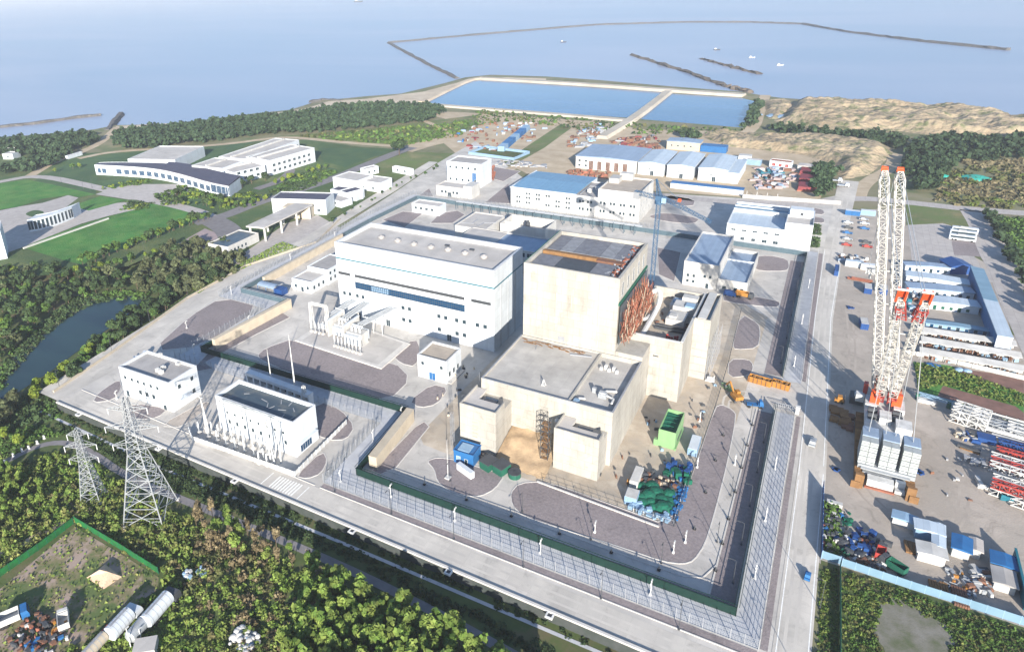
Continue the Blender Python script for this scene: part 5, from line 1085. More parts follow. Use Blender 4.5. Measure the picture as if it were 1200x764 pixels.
apole('twin legged white gantry pole at the right end of the insulator yard', -138.6, 128.6, 14.5, 1); apole('leaning legged white gantry pole at the corner of the substation building', -135.2, 129.6, 13.5, -1)
mb = MB(); mb.box(-.2,-.2,0,.2,.2,12); 
t = thing('gantry_beam_frame','thin white gantry crossing above the insulator yard of the substation','gantry',(-168.5,131.4,0)); mb = MB(); lattice(mb,(7.5,0,13.6),(30,0,13.6),.7,.7,12,.1,.06,Vector((0,1,0))); mb.build('beam', M.whitesteel, t)

# transformer yard in front of the turbine hall
q = ats([(346,400),(447,433),(481,404),(388,372)]); o = tag(MB().prism([(p.x,p.y) for p in q],0.02,.55).build('transformer_plinth', M.kerb), kind='structure')
sheet('gravel_bed', [q[0].lerp(q[2],.06)[:2],q[1].lerp(q[3],.06)[:2],q[2].lerp(q[0],.06)[:2],q[3].lerp(q[1],.06)[:2]], .56, M.roofpale)
def transformer(label, x, y, rz=0, s=1.0):
    t = thing('transformer', label, 'transformer', (x,y,.55), rz)
    part(t,'tank',M.white2,lambda m: (m.box(-3*s,-1.8*s,.4,3*s,1.8*s,4.2*s), m.box(-3.3*s,-2*s,0,3.3*s,2*s,.4)))
    for sgn in (-1,1):
        part(t,'radiator',M.white,lambda m: [m.box(-2.8*s+i*.62*s,sgn*2.0*s if sgn > 0 else -3.3*s,.7,-2.8*s+i*.62*s+.3*s,3.3*s if sgn > 0 else -2.0*s,3.9*s) for i in range(9)])
    for i in range(3):
        part(t,'bushing',M.porcelain,lambda m: [m.tube(((-1.6+i*1.6)*s,-.6*s,4.2*s+k*.4),((-1.6+i*1.6)*s,-.6*s-k*.06,4.2*s+k*.4+.22),.36*s,8,.2*s) for k in range(5)]+[m.tube(((-1.6+i*1.6)*s,-.6*s,4.2*s),((-1.6+i*1.6)*s,-.6*s,4.2*s+2.4),.14*s,6)])
    part(t,'conservator',M.white,lambda m: m.tube((-2.4*s,1.2*s,5.2*s),(1.2*s,1.2*s,5.2*s),.6*s,10)); return t
transformer('right hand white transformer with bushings in the walled yard before the turbine hall', -158.5, 203.5, .0, 1.25); transformer('middle white transformer with bushings in the walled yard before the turbine hall', -168, 207, 0, 1.15); transformer('left smaller white transformer beside the tall portal frame', -177, 208, 0, .8)
t = thing('fire_wall','cream fire wall between the middle and right transformers','wall',(-163.6,201,.55)); part(t,'panel',M.white2,lambda m: m.box(-.3,0,0,.3,11,7.2)); part(t,'coping',M.white,lambda m: m.box(-.45,-.1,7.203,.45,11.1,7.5))
t = thing('fire_wall','cream fire wall left of the middle transformer','wall',(-172.6,202,.55)); part(t,'panel',M.white2,lambda m: m.box(-.3,0,0,.3,11,7.2)); part(t,'coping',M.white,lambda m: m.box(-.45,-.1,7.203,.45,11.1,7.5))
t = thing('portal_frame','tall white portal frame at the left of the transformer yard','gantry',(-183.5,205,.55))
for x in (0,8.6): part(t,'leg',M.whitesteel,lambda m: lattice(m,(x,0,0),(x,0,12.4),1.3,.9,8,.22,.13))
part(t,'beam',M.whitesteel,lambda m: lattice(m,(0,0,12.2),(8.6,0,12.2),.9,.9,6,.2,.12,Vector((0,1,0))))
t = thing('bus_duct','sloping white bus ducts rising from the transformers to the turbine hall wall','duct',(-170,207,0))
for a, b in (((2,0,8.5),(3,14,9.5)),((12,-3,9),(17,14.6,10)),((-7,0,7),(-4,14,9.2))): part(t,'duct',M.steel,lambda m: [m.tube(Vector(a)+Vector((i*1.3,0,0)),Vector(b)+Vector((i*1.3,0,0)),.42,8) for i in range(3)])
for x, y in ((2.6,6),(14.5,6),(-5,6)): part(t,'support',M.whitesteel,lambda m: (m.beam((x-1.4,y,.5),(x-1.4,y,8.6),.3), m.beam((x+3,y,.5),(x+3,y,8.6),.3), m.beam((x-1.4,y,8.3),(x+3,y,8.3),.3)))
row(lambda: insul('grey insulator post in the front row of the transformer yard','transformer yard insulators',5.2), [(-165+i*1.9,196.5-i*.1,.55) for i in range(8)]+[(-182+i*2.1,202.5,.55) for i in range(4)])
# pipe rack before the workshop and in front of the site office
t = thing('pipe_rack','long steel pipe rack crossing between the turbine hall and the workshop building','pipe rack',(-205,377,0))
part(t,'pipe',M.steel,lambda m: [m.tube((0,y,5.4),(118,y,5.4),.28,7) for y in (0,.9,1.8)]); [part(t,'frame',M.fencegrey,lambda m: (m.beam((x,-.4,0),(x,-.4,5.8),.28), m.beam((x,2.2,0),(x,2.2,5.8),.28), m.beam((x,-.4,4.9),(x,2.2,4.9),.25))) for x in range(0,119,6)]
# ------------------------------------------------------------------ things on the reactor yard
def boxes(mb, n, x0, x1, y0, y1, s0, s1, h0, h1, z=0, flat=.5):
    for _ in range(n):
        w, d, h = random.uniform(s0,s1), random.uniform(s0,s1)*flat, random.uniform(h0,h1); mb.obox((random.uniform(x0,x1),random.uniform(y0,y1),z+h/2+random.random()*.02),(w,d,h),random.uniform(0,PI))
p = at(785,520); t = thing('green_hoarding','light green open topped hoarding box with dark green netting inside','enclosure',(-34.2,191.6,.06)); 
part(t,'panel',M.lightgreen,lambda m: (walls(m,5.2,12.5,6.2,.18), m.box(5.203,-.3,0,5.6,12,.8), m.box(-1.2,-.2,0,-.003,1,2.2))); part(t,'net_cover',M.netgreen,lambda m: m.add([(.2,.2,4.9),(5,.2,5.1),(5,12.3,4.8),(.2,12.3,5.2),(2.6,6,4.2)],[(0,1,4),(1,2,4),(2,3,4),(3,0,4)]))
part(t,'side_gap',M.darksteel,lambda m: m.box(5.203,3.6,.9,5.26,9.6,1.9)); part(t,'net_frame',M.green,lambda m: [m.beam((.2,y,5.3),(5,y,5.3),.14) for y in (2,4.4,6.8,9.2,11)])
t = thing('blue_cabin','blue site cabin with a pale roof hatch at the corner of the reactor yard','cabin',(*at(532,541)[:2],.06),.03); part(t,'wall',M.blue,lambda m: m.box(0,0,0,6.6,5.6,4.2)); part(t,'roof',M.bluepale,lambda m: (m.box(1.0,.8,4.203,4.8,4.6,4.5))); part(t,'roof_rim',M.blue,lambda m: walls(m,6.9,5.9,.35,.2,-.15,-.15,4.203)); t['L']=6.6; t['W']=5.6; win(t,'f',1.6,1.2,1.2,1.4,M.bluepale); door(t,'f',4.2,1,2.1)
t = thing('container','long white flat container lying below the blue cabin','container',(*at(535,550)[:2],.09),-.35)
part(t,'shell',M.white,lambda m: m.box(0,0,0,6.4,1.5,2.2)); part(t,'rib',M.white2,lambda m: [m.box(.2+i*.62,-.06,.1,.4+i*.62,-.003,2.1) for i in range(10)])
for lab, px in (('dark green flat roofed hut next to the blue cabin',(562,548)),('dark green flat roofed hut at the right of the hut pair',(577,553))):
    t = thing('site_hut',lab,'hut',(*at(*px)[:2],.06),-.3); part(t,'wall',M.green,lambda m: m.box(0,0,0,3.6,4.4,2.6)); part(t,'roof',M.darksteel,lambda m: m.box(-.2,-.2,2.603,3.8,4.6,2.8))
t = thing('round_tank','low dark green round tank right of the green huts','tank',(*at(603,558)[:2],.06)); part(t,'shell',M.green,lambda m: m.tube((0,0,0),(0,0,1.6),1.9,18)); part(t,'rim',M.darksteel,lambda m: m.tube((0,0,1.603),(0,0,1.72),1.98,18))
def pile(name, label, cat, loc, items, group=None, rz=0):
    t = thing(name, label, cat, loc, rz, group)
    for nm, m, fn in items: part(t, nm, m, fn)
    return t
pile('scrap_heap','heap of brown timber and salmon planks below the left stair block','heap',(*at(566,532)[:2],.06),[('plank',M.timber,lambda m: boxes(m,40,-7,8,-2.5,3,.6,2.6,.15,.6,0,.25)),('plank',M.rustlight,lambda m: boxes(m,26,-7,9,-3,2,.5,2,.2,.6,0,.4)),('crate',M.creamwall,lambda m: boxes(m,12,-5,7,-2,2,.6,1.4,.4,1,0,.8))])
pile('material_heap','tarped green heap of scrap at the lower right corner of the reactor yard','heap',(*at(768,580)[:2],.06),[('net',M.netgreen,lambda m: [m.dome((random.uniform(-5.5,4.5),random.uniform(-5.5,3.2),0),random.uniform(1.2,2.6),9,3,random.uniform(.5,.9)) for _ in range(34)]),('barrel',M.rust,lambda m: boxes(m,30,-5.5,5,3.6,7.6,.5,1.3,.4,1.6,0,.8)),('barrel',M.darksteel,lambda m: boxes(m,34,-6,5.5,3,9,.5,1.6,.4,1.7,0,.8)),('crate',M.creamwall,lambda m: boxes(m,14,-5,5,3.6,7.6,.4,1.1,.4,1.4,0,.8)),('crate',M.bluepale,lambda m: boxes(m,26,-6,6,-9.5,-6.4,.8,2.2,.4,1.6,0,.6)),('crate',M.blue,lambda m: boxes(m,26,4.8,7.6,-8,6,.5,1.5,.4,1.5,0,.8))])
pile('material_heap','dark teal and blue heap of drums behind the tarped green heap','heap',(*at(794,556)[:2],.06),[('drum',M.netgreen,lambda m: boxes(m,16,-3,4,-4,2,.9,2,.8,2.2,0,.9)),('drum',M.deepblue,lambda m: boxes(m,16,-3,3,0,5,.8,1.8,.8,2.4,0,.9)),('drum',M.blue,lambda m: boxes(m,12,-1,4,-7,0,.6,1.4,.5,1.4,0,.8))])
fence('heap_fence','thin white rail fence round the tarped green heap',[tuple(at(*p)[:2]) for p in ((742,600),(789,614),(806,560))],1.2,2.4,M.whitesteel,M.whitesteel,2)
def container(label, px, L, W, H, rz, m, top=None, z=.06, group=None):
    t = thing('container', label, 'container', (*at(*px)[:2],z), rz, group); part(t,'shell',m,lambda b: b.box(0,0,0,L,W,H)); part(t,'rib',m,lambda b: [b.box(.25+i*.75,-.07,.15,.55+i*.75,-.003,H-.15) for i in range(int(L/.75))]+[b.box(.25+i*.75,W+.003,.15,.55+i*.75,W+.07,H-.15) for i in range(int(L/.75))]); part(t,'roof',top or M.white2,lambda b: b.box(.1,.1,H+.003,L-.1,W-.1,H+.08)); return t
container('pale blue white container left of the tarped green heap', (731,590), 3.4, 4.2, 2.6, .05, M.bluepale); container('longer white container behind the pale blue one', (737,571), 2.4, 7.4, 2.5, .02, M.white2)
container('white container with a pale blue side in the right part of the reactor yard', (805,533), 2.8, 7.8, 2.5, .02, M.bluepale, M.white)
container('pale blue cabin against the right block of the fuel building', (816,416), 3.2, 5, 2.6, .0, M.bluepale)
pile('cable_drum','orange cable drum beside the pale containers','drum',(*at(735,567)[:2],.06),[('flange',M.yellow,lambda m: (m.tube((0,0,.9),(.15,0,.9),.9,14), m.tube((1.1,0,.9),(1.25,0,.9),.9,14))),('core',M.timber,lambda m: m.tube((.15,0,.9),(1.1,0,.9),.55,12))])
# earth fill between the stair blocks
bm_ = MB(); W_, D_ = 17, 20
from mathutils import noise as nz
vs = []; R_ = 16
for j in range(R_+1):
    for i in range(R_+1):
        x = -76.6+W_*i/R_; y = 155+D_*j/R_; f = j/R_; e = min(1, i/2.5, (R_-i)/2.5) if False else 1
        vs.append((x, y, max(.0, (f-.25))/.75*6.2*(.75+.35*nz.noise(Vector((x*.25,y*.25,1))))+nz.noise(Vector((x*.9,y*.9,5)))*.25*(f > .2)-.15*(f < .2)))
bm_.add(vs, [(j*(R_+1)+i, j*(R_+1)+i+1, (j+1)*(R_+1)+i+1, (j+1)*(R_+1)+i) for j in range(R_) for i in range(R_)])
o = bm_.build('earth_fill', mat('brown_earth_fill', (.40,.29,.18), (.28,.20,.125), .35, .95, big=.2, bump=.3, bscale=3), smooth=True); tag(o, kind='structure')
t = thing('scaffold_tower','dark scaffold stair tower against the left flank of the right stair block','scaffolding',(-62.4,168,.05)); mb = MB(); lattice(mb,(0,0,0),(0,0,15.5),2.4,2.4,8,.14,.1); mb.build('frame', M.darksteel, t); part(t,'landing',M.timber,lambda m: [m.box(-1.1,-1.1,z,1.1,1.1,z+.1) for z in (2,4,6,8,10,12,14)])
t = thing('scaffold_tower','dark scaffold ladder tower up the left edge of the auxiliary building','scaffolding',(-90.6,160.5,.05)); mb = MB(); lattice(mb,(0,0,0),(0,0,13.5),.9,.9,9,.06,.04); lattice(mb,(0,8,0),(0,8,15),.9,.9,9,.06,.04); lattice(mb,(-.6,22,0),(-.6,22,16),.9,.9,9,.06,.04); mb.build('frame', M.grey, t)
# gate barriers, lorries, diggers
def orange_barrier(label, px, L, rz):
    t = thing('skip',label,'skip',(*at(*px)[:2],.06),rz); part(t,'body',M.yellow,lambda m: (walls(m,L,2.6,2.2,.15), m.box(.15,.15,.1,L-.15,2.45,.9))); part(t,'rib',M.rust,lambda m: [m.box(.3+i*1.4,-.12,.1,.5+i*1.4,-.003,2.1) for i in range(int(L/1.4))]); part(t,'load',M.timber,lambda m: boxes(m,12,.8,L-.8,.7,1.9,.5,1.2,.5,1.6,.9,.8))
orange_barrier('orange skip full of scrap left of the gate', (876,447), 7.6, -.13); orange_barrier('smaller orange skip beside the gate kerb', (903,453), 5.8, -.13)
def vehicle(name, label, px, rz, L, W, H, cabm, bodym, kind='truck', z=.06, loadm=None):
    loc = px if len(px) == 3 else (*at(*px)[:2], z)
    t = thing(name, label, 'truck' if kind in ('truck','tipper','tanker','mixer') else ('bus' if kind == 'bus' else ('car' if kind == 'car' else 'van')), loc, rz)
    wr = .5 if L > 5 else .34
    xs = ([-L*.36,L*.36] if L < 7 else [-L*.36,-L*.24,L*.36])
    for x in xs:
        for s in (-1,1):
            w = MB(); w.tube((x,s*(W/2-.28),wr),(x,s*(W/2+.02),wr),wr,12); wo = w.build('wheel', M.rubber, t)
    if kind == 'bus':
        part(t,'body',bodym,lambda m: m.box(-L/2,-W/2,.4,L/2,W/2,H)); part(t,'window',M.glass,lambda m: (m.box(-L/2+.4,-W/2-.03,1.5,L/2-.6,-W/2-.002,H-.5), m.box(-L/2+.4,W/2+.002,1.5,L/2-.6,W/2+.03,H-.5))); part(t,'windscreen',M.glass,lambda m: m.box(L/2+.002,-W/2+.15,1.1,L/2+.03,W/2-.15,H-.4)); part(t,'roof_unit',M.white2,lambda m: m.box(-L*.2,-W*.3,H+.002,L*.1,W*.3,H+.3))
    elif kind == 'car':
        part(t,'body',bodym,lambda m: (m.box(-L/2,-W/2,.3,L/2,W/2,.85), m.add([(-L*.34,-W*.46,.852),(L*.2,-W*.46,.852),(L*.2,W*.46,.852),(-L*.34,W*.46,.852),(-L*.24,-W*.4,H),(L*.07,-W*.4,H),(L*.07,W*.4,H),(-L*.24,W*.4,H)],[(4,5,6,7),(0,1,5,4),(1,2,6,5),(2,3,7,6),(3,0,4,7)])))
        part(t,'windscreen',M.glass,lambda m: m.add([(L*.203,-W*.42,.9),(L*.203,W*.42,.9),(L*.083,W*.37,H-.05),(L*.083,-W*.37,H-.05)],[(0,1,2,3)]))
    else:
        part(t,'chassis',M.darksteel,lambda m: m.box(-L/2,-W*.3,.55,L/2,W*.3,.85))
        c0 = L/2-min(2.2,L*.25)
        cb = part(t,'cab',cabm,lambda m: (m.box(c0,-W/2,.5,L/2,W/2,1.75), m.add([(c0,-W/2,1.752),(L/2,-W/2,1.752),(L/2,W/2,1.752),(c0,W/2,1.752),(c0,-W/2+.1,2.75),(L/2-.35,-W/2+.1,2.75),(L/2-.35,W/2-.1,2.75),(c0,W/2-.1,2.75)],[(4,5,6,7),(0,1,5,4),(1,2,6,5),(2,3,7,6),(3,0,4,7)])))
        part(t,'windscreen',M.glass,lambda m: m.add([(L/2-.02,-W/2+.15,1.85),(L/2-.02,W/2-.15,1.85),(L/2-.32,W/2-.2,2.65),(L/2-.32,-W/2+.2,2.65)],[(0,1,2,3)]))
        if kind == 'tipper':
            part(t,'tipper_body',bodym,lambda m: (walls(m,c0+L/2-.3,W,1.7,.14,-L/2,-W/2,1.0), m.box(-L/2+.14,-W/2+.14,.95,c0-.44,W/2-.14,1.1)))
            if loadm: part(t,'load',loadm,lambda m: m.dome((-L*.12,0,1.1),W*.42,10,4,.6))
        elif kind == 'tanker':
            part(t,'tank',bodym,lambda m: (m.tube((-L/2,0,2.1),(c0-.35,0,2.1),W*.52,16), m.tube((-L/2-.4,0,2.1),(-L/2,0,2.1),W*.36,16,W*.52), m.tube((c0-.35,0,2.1),(c0-.05,0,2.1),W*.52,16,W*.36))); part(t,'walkway',M.grey,lambda m: m.box(-L/2+.5,-.25,2.1+W*.52+.01,c0-.8,.25,2.1+W*.52+.1))
            part(t,'tank_band',M.steel,lambda m: [m.tube((x,0,2.1),(x+.12,0,2.1),W*.527,16) for x in np.linspace(-L/2+.8,c0-1.4,5)])
        else: part(t,'flatbed',bodym,lambda m: (m.box(-L/2,-W/2,1.0,c0-.15,W/2,1.2), m.box(-L/2,-W/2,1.202,-L/2+.1,W/2,1.7), m.box(c0-.4,-W/2,1.202,c0-.25,W/2,2.2)))
    return t
vehicle('cement_lorry','yellow backed lorry parked on the gravel bed below the cream block with the lower wing',(872,349),-.1,7.5,2.5,2.8,M.darksteel,M.yellow,'tipper',.09,M.creamwall)
pile('parked_van','dark purple covered van next to the yellow backed lorry','van',(*at(855,347)[:2],.1),[('body',M.deepblue,lambda m: (m.box(-2.6,-1.1,.35,2.6,1.1,2.0), m.box(-2.4,-1.0,2.003,1.4,1.0,2.6))),('wheel',M.rubber,lambda m: [m.tube((x,-1.15,.4),(x,1.15,.4),.4,10) for x in (-1.7,1.7)])])
def digger(label, px, rz, m):
    t = thing('excavator', label, 'excavator', (*at(*px)[:2],.06), rz)
    for s in (-1,1): part(t,'track',M.darksteel,lambda b: b.box(-2.2,s*1.3-.35,0,2.2,s*1.3+.35,.9))
    part(t,'body',m,lambda b: (b.box(-2.4,-1.4,1.0,1.4,1.4,2.3), b.box(-.2,-1.4,2.303,1.4,-.2,3.1))); part(t,'arm',m,lambda b: (b.beam((1.2,.3,2),(4.2,.3,4.6),.5), b.beam((4.2,.3,4.6),(6.4,.3,2.0),.4))); part(t,'bucket',M.darksteel,lambda b: b.obox((6.5,.3,1.4),(1.1,1.2,1.0),0,0,(0,.4))); return t
digger('orange excavator with folded arm below the gate', (862,468), 2.2, M.yellow)
t = thing('lattice_segment','green and white lattice jib segment lying by the orange excavator','crane part',(*at(846,452)[:2],.3),-.7); mb = MB(); lattice(mb,(0,0,.6),(9,0,.8),1.2,1.0,7,.16,.1,Vector((0,1,0))); mb.build('frame', M.lightgreen, t)
t = thing('pump_skid','white pump skid with a drum in the right part of the reactor yard','pump',(*at(832,446)[:2],.06)); part(t,'frame',M.whitesteel,lambda m: (m.box(-1.6,-1,0,1.6,1,.4), m.tube((-1,0,1),(1,0,1),.6,10), m.tube((1.2,0,.4),(1.2,0,2.2),.2,8)))
vehicle('small_car','little blue car alone on the near end of the main road',(946,677),1.5,2.8,1.3,1.5,M.blue,M.blue,'car')
vehicle('parked_car','silver car driving up the main road beside the ballast of the crane',(952,520),1.5,4.7,1.9,1.5,M.steel,M.steel,'car')
vehicle('small_truck','white flatbed truck on the side road left of the office block',(165,420),1.0,5.4,2.1,2.4,M.white,M.white,'truck')
vehicle('small_truck','small blue flatbed truck beside the gate kerb',(884,477),.3,5.2,2,2.4,M.blue,M.blue,'truck')
t = thing('boulder_marker','white gate pillar with a cap at the right end of the gate','gate pillar',(*at(934,485)[:2],.06)); part(t,'pillar',M.whitesteel,lambda m: (m.box(-.5,-.5,0,.5,.5,2.6), m.box(-.7,-.7,2.603,.7,.7,2.9)))
t = thing('sliding_gate','grey sliding gate across the shaded road in front of the crane shadow','gate',(-4,230,.05)); part(t,'leaf',M.grey,lambda m: [m.beam((0,0,z),(6,0,z),.12) for z in (.2,1.2,2.2)]+[m.beam((x,0,.1),(x,0,2.3),.1) for x in np.arange(0,6.1,.6)])
t = pxhouse('gate_hut','pale green hut at the foot of the switch house lane', (496,425), (507,427), 3.4, 2.8, wall=M.netgreen, roof=M.green, par=.2, cat='hut')
t = thing('shelter','blue barrel roofed bicycle shelter behind the short green fence','shelter',(*at(302,340)[:2],.05),-.02); part(t,'roof',M.roofbluegrey,lambda m: m.add(sum([[(x,math.cos(a)*2.4+2.4,math.sin(a)*1.2+2.6) for a in np.linspace(0,PI,7)] for x in (0,11)],[]),[(i,i+1,8+i,7+i) for i in range(6)])); part(t,'side_panel',M.deepblue,lambda m: m.box(11.2,0,0,16.0,4.2,3.0)); part(t,'post',M.blue,lambda m: [m.beam((x,y,0),(x,y,2.6),.16) for x in (.2,5.5,10.8) for y in (.1,4.7)])
# people and yard dots: cones of bollards along kerbs
def boll(label, group):
    t = thing('bollard', label, 'bollard', (0,0,0), 0, group); part(t,'post',M.darksteel,lambda m: (m.tube((0,0,0),(0,0,1.0),.22,8,.18), m.dome((0,0,1.0),.2,8,2))); part(t,'base',M.rubber,lambda m: m.box(-.4,-.4,0,.4,.4,.12)); return t
row(lambda: boll('dark bollard light at the kerb of the right inner road','bollard lights'), [(-9.7,y,.2) for y in (148,158,168,180,192,204,216)]+[(-17,y,.2) for y in (160,176,192,206)]+[(x,141.6,.2) for x in (-90,-76,-62,-48,-34,-22)])

# ------------------------------------------------------------------ right hand yard
def seg_stack(label, px, n, layers, L, w, rz, m=None, group=None, mi=None):
    t = thing('boom_segment_stack', label, 'crane parts', (*at(*px)[:2],.05), rz, group)
    for k in range(layers):
        for i in range(n):
            mb = MB(); y = i*(w+.35); z = .3+k*(w+.2)+w/2; lattice(mb,(0,y,z),(L,y,z),w,w,max(3,int(L/w)),.3,.2,Vector((0,1,0))); mb.build('boom_segment', (m or M.whitesteel) if (mi is None or (i+k) % 3 != mi) else M.red, t)
    part(t,'bearer',M.timber,lambda b: [b.box(x,-w/2,0,x+.4,(n-1)*(w+.35)+w/2,.28) for x in (L*.15,L*.8)])
    return t
seg_stack('stack of white lattice boom segments beside the muddy strip', (1112,492), 3, 2, 9.5, 2.1, -.27)
seg_stack('longer row of grey lattice boom segments right of the white stack', (1143,497), 2, 1, 15, 1.9, -.25, M.steel)
seg_stack('white lattice segments above the red boom sections at the right edge', (1178,507), 2, 1, 12, 2.2, -.2)
seg_stack('lattice stack with red sections at the right edge of the yard', (1158,549), 3, 1, 14, 2.1, -.16, mi=1)
seg_stack('lowest white lattice stack with a red section at the right edge', (1158,577), 2, 2, 14, 2.0, -.18, mi=1)
seg_stack('white lattice segments at the lower right beside the green hut', (1184,590), 2, 1, 10, 2.1, -.2)
pile('boom_segment','red lattice boom section lying above the lattice stacks','crane part',(*at(1166,530)[:2],.05),[('frame',M.red,lambda m: lattice(m,(0,0,1),(13,-1.5,1),1.8,1.8,9,.3,.2,Vector((0,1,0))))])
pile('boom_segment','deep blue steel section lying above the red one','crane part',(*at(1168,521)[:2],.05),[('frame',M.deepblue,lambda m: (lattice(m,(0,0,1),(14,-1,1),1.8,1.8,9,.3,.2,Vector((0,1,0))), m.box(-5,-1,0,-.4,2.6,1.6)))])
pile('steel_beams','pair of white steel beams with orange ends near the right edge','beams',(*at(1166,512)[:2],.05),[('beam',M.whitesteel,lambda m: (m.beam((-2,3,.8),(12,1,.8),1.0), m.beam((-1,0,.6),(13,-2,.6),.9))),('end_plate',M.orange,lambda m: m.box(3,-3,0,9,-1.4,.9))])
pile('skip','teal skip below the lattice stacks at the right edge','skip',(*at(1172,586)[:2],.05),[('body',M.teal,lambda m: (walls(m,3.2,5.6,1.8,.15), m.box(.15,.15,.05,3.05,5.45,.7))),('rib',M.green,lambda m: [m.box(-.1,.4+i*1.2,.1,-.003,.7+i*1.2,1.7) for i in range(5)])],rz=.15)
pile('pallet','dark pallet of plates lying alone on the yard dirt','pallet',(*at(1135,527)[:2],.05),[('plate',M.darksteel,lambda m: m.obox((0,0,.5),(5.6,1.3,1.0),-.25)),('bearer',M.timber,lambda m: m.obox((.2,-.9,.2),(5,.3,.35),-.25))])
pile('pallet','dark pallet with white fittings left of the lattice stacks','pallet',(*at(1143,544)[:2],.05),[('plate',M.grey,lambda m: boxes(m,9,-2.5,3,-2,2.4,1.2,2.6,.4,1.2)),('fitting',M.whitesteel,lambda m: boxes(m,5,-2,2,-1.5,2,.5,1.3,.5,1.4))])
pile('spreader','white lifting spreader left of the lowest lattice stack','lifting gear',(*at(1147,566)[:2],.05),[('beam',M.whitesteel,lambda m: (m.obox((0,0,.5),(1,4.4,.9),.2), m.obox((.6,-2,.4),(2.4,1,.8),.1))),('jack',M.grey,lambda m: m.obox((2.6,-1.6,.4),(1.2,3,.8),.3))])
# low rigs at the muddy strip
pile('crane_jib_rest','teal crane jib rest with a white tray right of the crane base','crane part',(*at(1075,467)[:2],.05),[('beam',M.bluepale,lambda m: lattice(m,(0,0,2),(10,-2,2.2),.9,.9,7,.16,.1,Vector((0,1,0)))),('tray',M.whitesteel,lambda m: m.box(0,-2.4,0,5,-.6,1.2)),('support',M.green,lambda m: (m.box(-.6,-.6,0,.4,.8,2), m.box(8,-2.6,0,9,-1,1.9)))])
for lab, px, m_ in (('crumpled blue tarpaulin at the head of the muddy strip',(1093,428),M.blue),('grey tarpaulin with white sacks on the muddy strip',(1128,434),M.bluepale)):
    pile('tarpaulin',lab,'tarpaulin',(*at(*px)[:2],.06),[('sheet',m_,lambda m: [m.dome((random.uniform(-1.8,1.8),random.uniform(-.8,.8),0),random.uniform(.8,1.5),8,3,.6) for _ in range(6)])])
# site sheds: long parallel roofs
for lab, a, b, W, H, wl, rf in (('uppermost long shed with a white front in the right yard',(1060,318),(1116,322),4,3.4,M.white,M.roofbluegrey),('long pale roofed shed with a white front, second row of the right yard',(1061,331),(1133,342),6,3.6,M.white,M.roofpaleblue),
     ('long blue grey shed in the third row of the right yard',(1064,345),(1140,352),6,3.4,M.white,M.roofbluegrey),('long pale shed with green doors behind the orange mast heads',(1088,362),(1146,369),6.5,3.6,M.white,M.roofpaleblue),
     ('narrow blue sheet shed nearest the three long white sheds',(1084,384),(1160,395),2.6,2.4,M.bluepale,M.roofteal)):
    t = pxhouse('site_shed', lab, a, b, W, H, wall=wl, roof=rf, par=0, gable=.5, cat='shed')
    for i, u in enumerate(np.arange(2, t['L']-1.5, 2.9)): win(t,'f',u,.6 if i % 3 else .1,1.2,1.3 if i % 3 else 2.1, M.netgreen if 'green doors' in lab else (M.glass if i % 2 else M.bluewin))
for lab, a, b in (('uppermost of the three long white open sheds',(1079,396),(1190,413)),('middle one of the three long white open sheds',(1078,407),(1196,427)),('lowest of the three long white open sheds',(1076,420),(1200,443))):
    A, r, L = place(a, b); t = thing('open_shed', lab, 'shed', A, r)
    part(t,'roof',M.white2,lambda m: m.add([(0,-.2,2.6),(L,-.2,2.6),(L,3.4,3.3),(0,3.4,3.3),(0,-.2,2.75),(L,-.2,2.75),(L,3.4,3.45),(0,3.4,3.45)],[(3,2,1,0),(4,5,6,7),(0,1,5,4),(1,2,6,5),(2,3,7,6),(3,0,4,7)])); part(t,'back_wall',M.white2,lambda m: m.box(0,3.2,0,L,3.35,3.2)); 
    for x in np.arange(.2, L, 4): part(t,'post',M.steel,lambda m: m.beam((x,0,0),(x,0,2.6),.14))
    part(t,'stored_goods',M.rust,lambda m: boxes(m,int(L*1.2),1,L-1,.8,2.4,.5,1.6,.4,1.5)); part(t,'stored_goods',M.bluepale,lambda m: boxes(m,int(L*.6),1,L-1,.8,2.4,.5,1.6,.4,1.3))
q = ats([(1137.6,312),(1153,316),(1187,396),(1169,393)], 6.5); A0 = q[3]; t = thing('long_store', 'long light blue roofed store running away along the right yard fence', 'building', (A0.x,A0.y,0)); lo = [p-A0 for p in (q[3],q[2],q[1],q[0])]
part(t,'wall',M.blue,lambda m: m.prism([(p.x,p.y) for p in lo],0,6.2)); e = 1.06; cc = (lo[0]+lo[2])/2
part(t,'roof',M.roofpaleblue,lambda m: m.prism([((p.x-cc.x)*e+cc.x,(p.y-cc.y)*1.01+cc.y) for p in (lo[0],lo[1],lo[1].lerp(lo[2],.47),lo[0].lerp(lo[3],.47))],6.21,6.7)); part(t,'roof',M.roofteal,lambda m: m.prism([((p.x-cc.x)*e+cc.x,(p.y-cc.y)*1.01+cc.y) for p in (lo[0].lerp(lo[3],.475),lo[1].lerp(lo[2],.475),lo[2],lo[3])],6.21,6.7))
part(t,'gable_wall',M.white,lambda m: m.prism([(lo[0].x-.02,lo[0].y-.15),(lo[1].x+.02,lo[1].y-.15),(lo[1].x+.02,lo[1].y-.01),(lo[0].x-.02,lo[0].y-.01)],0,6.2))
t = pxhouse('arched_store', 'dark blue barrel roofed store at the head of the long store', (1113,322), (1138,322), 9, 4, wall=M.deepblue, roof=M.deepblue, par=0, gable=1.6, cat='shed')
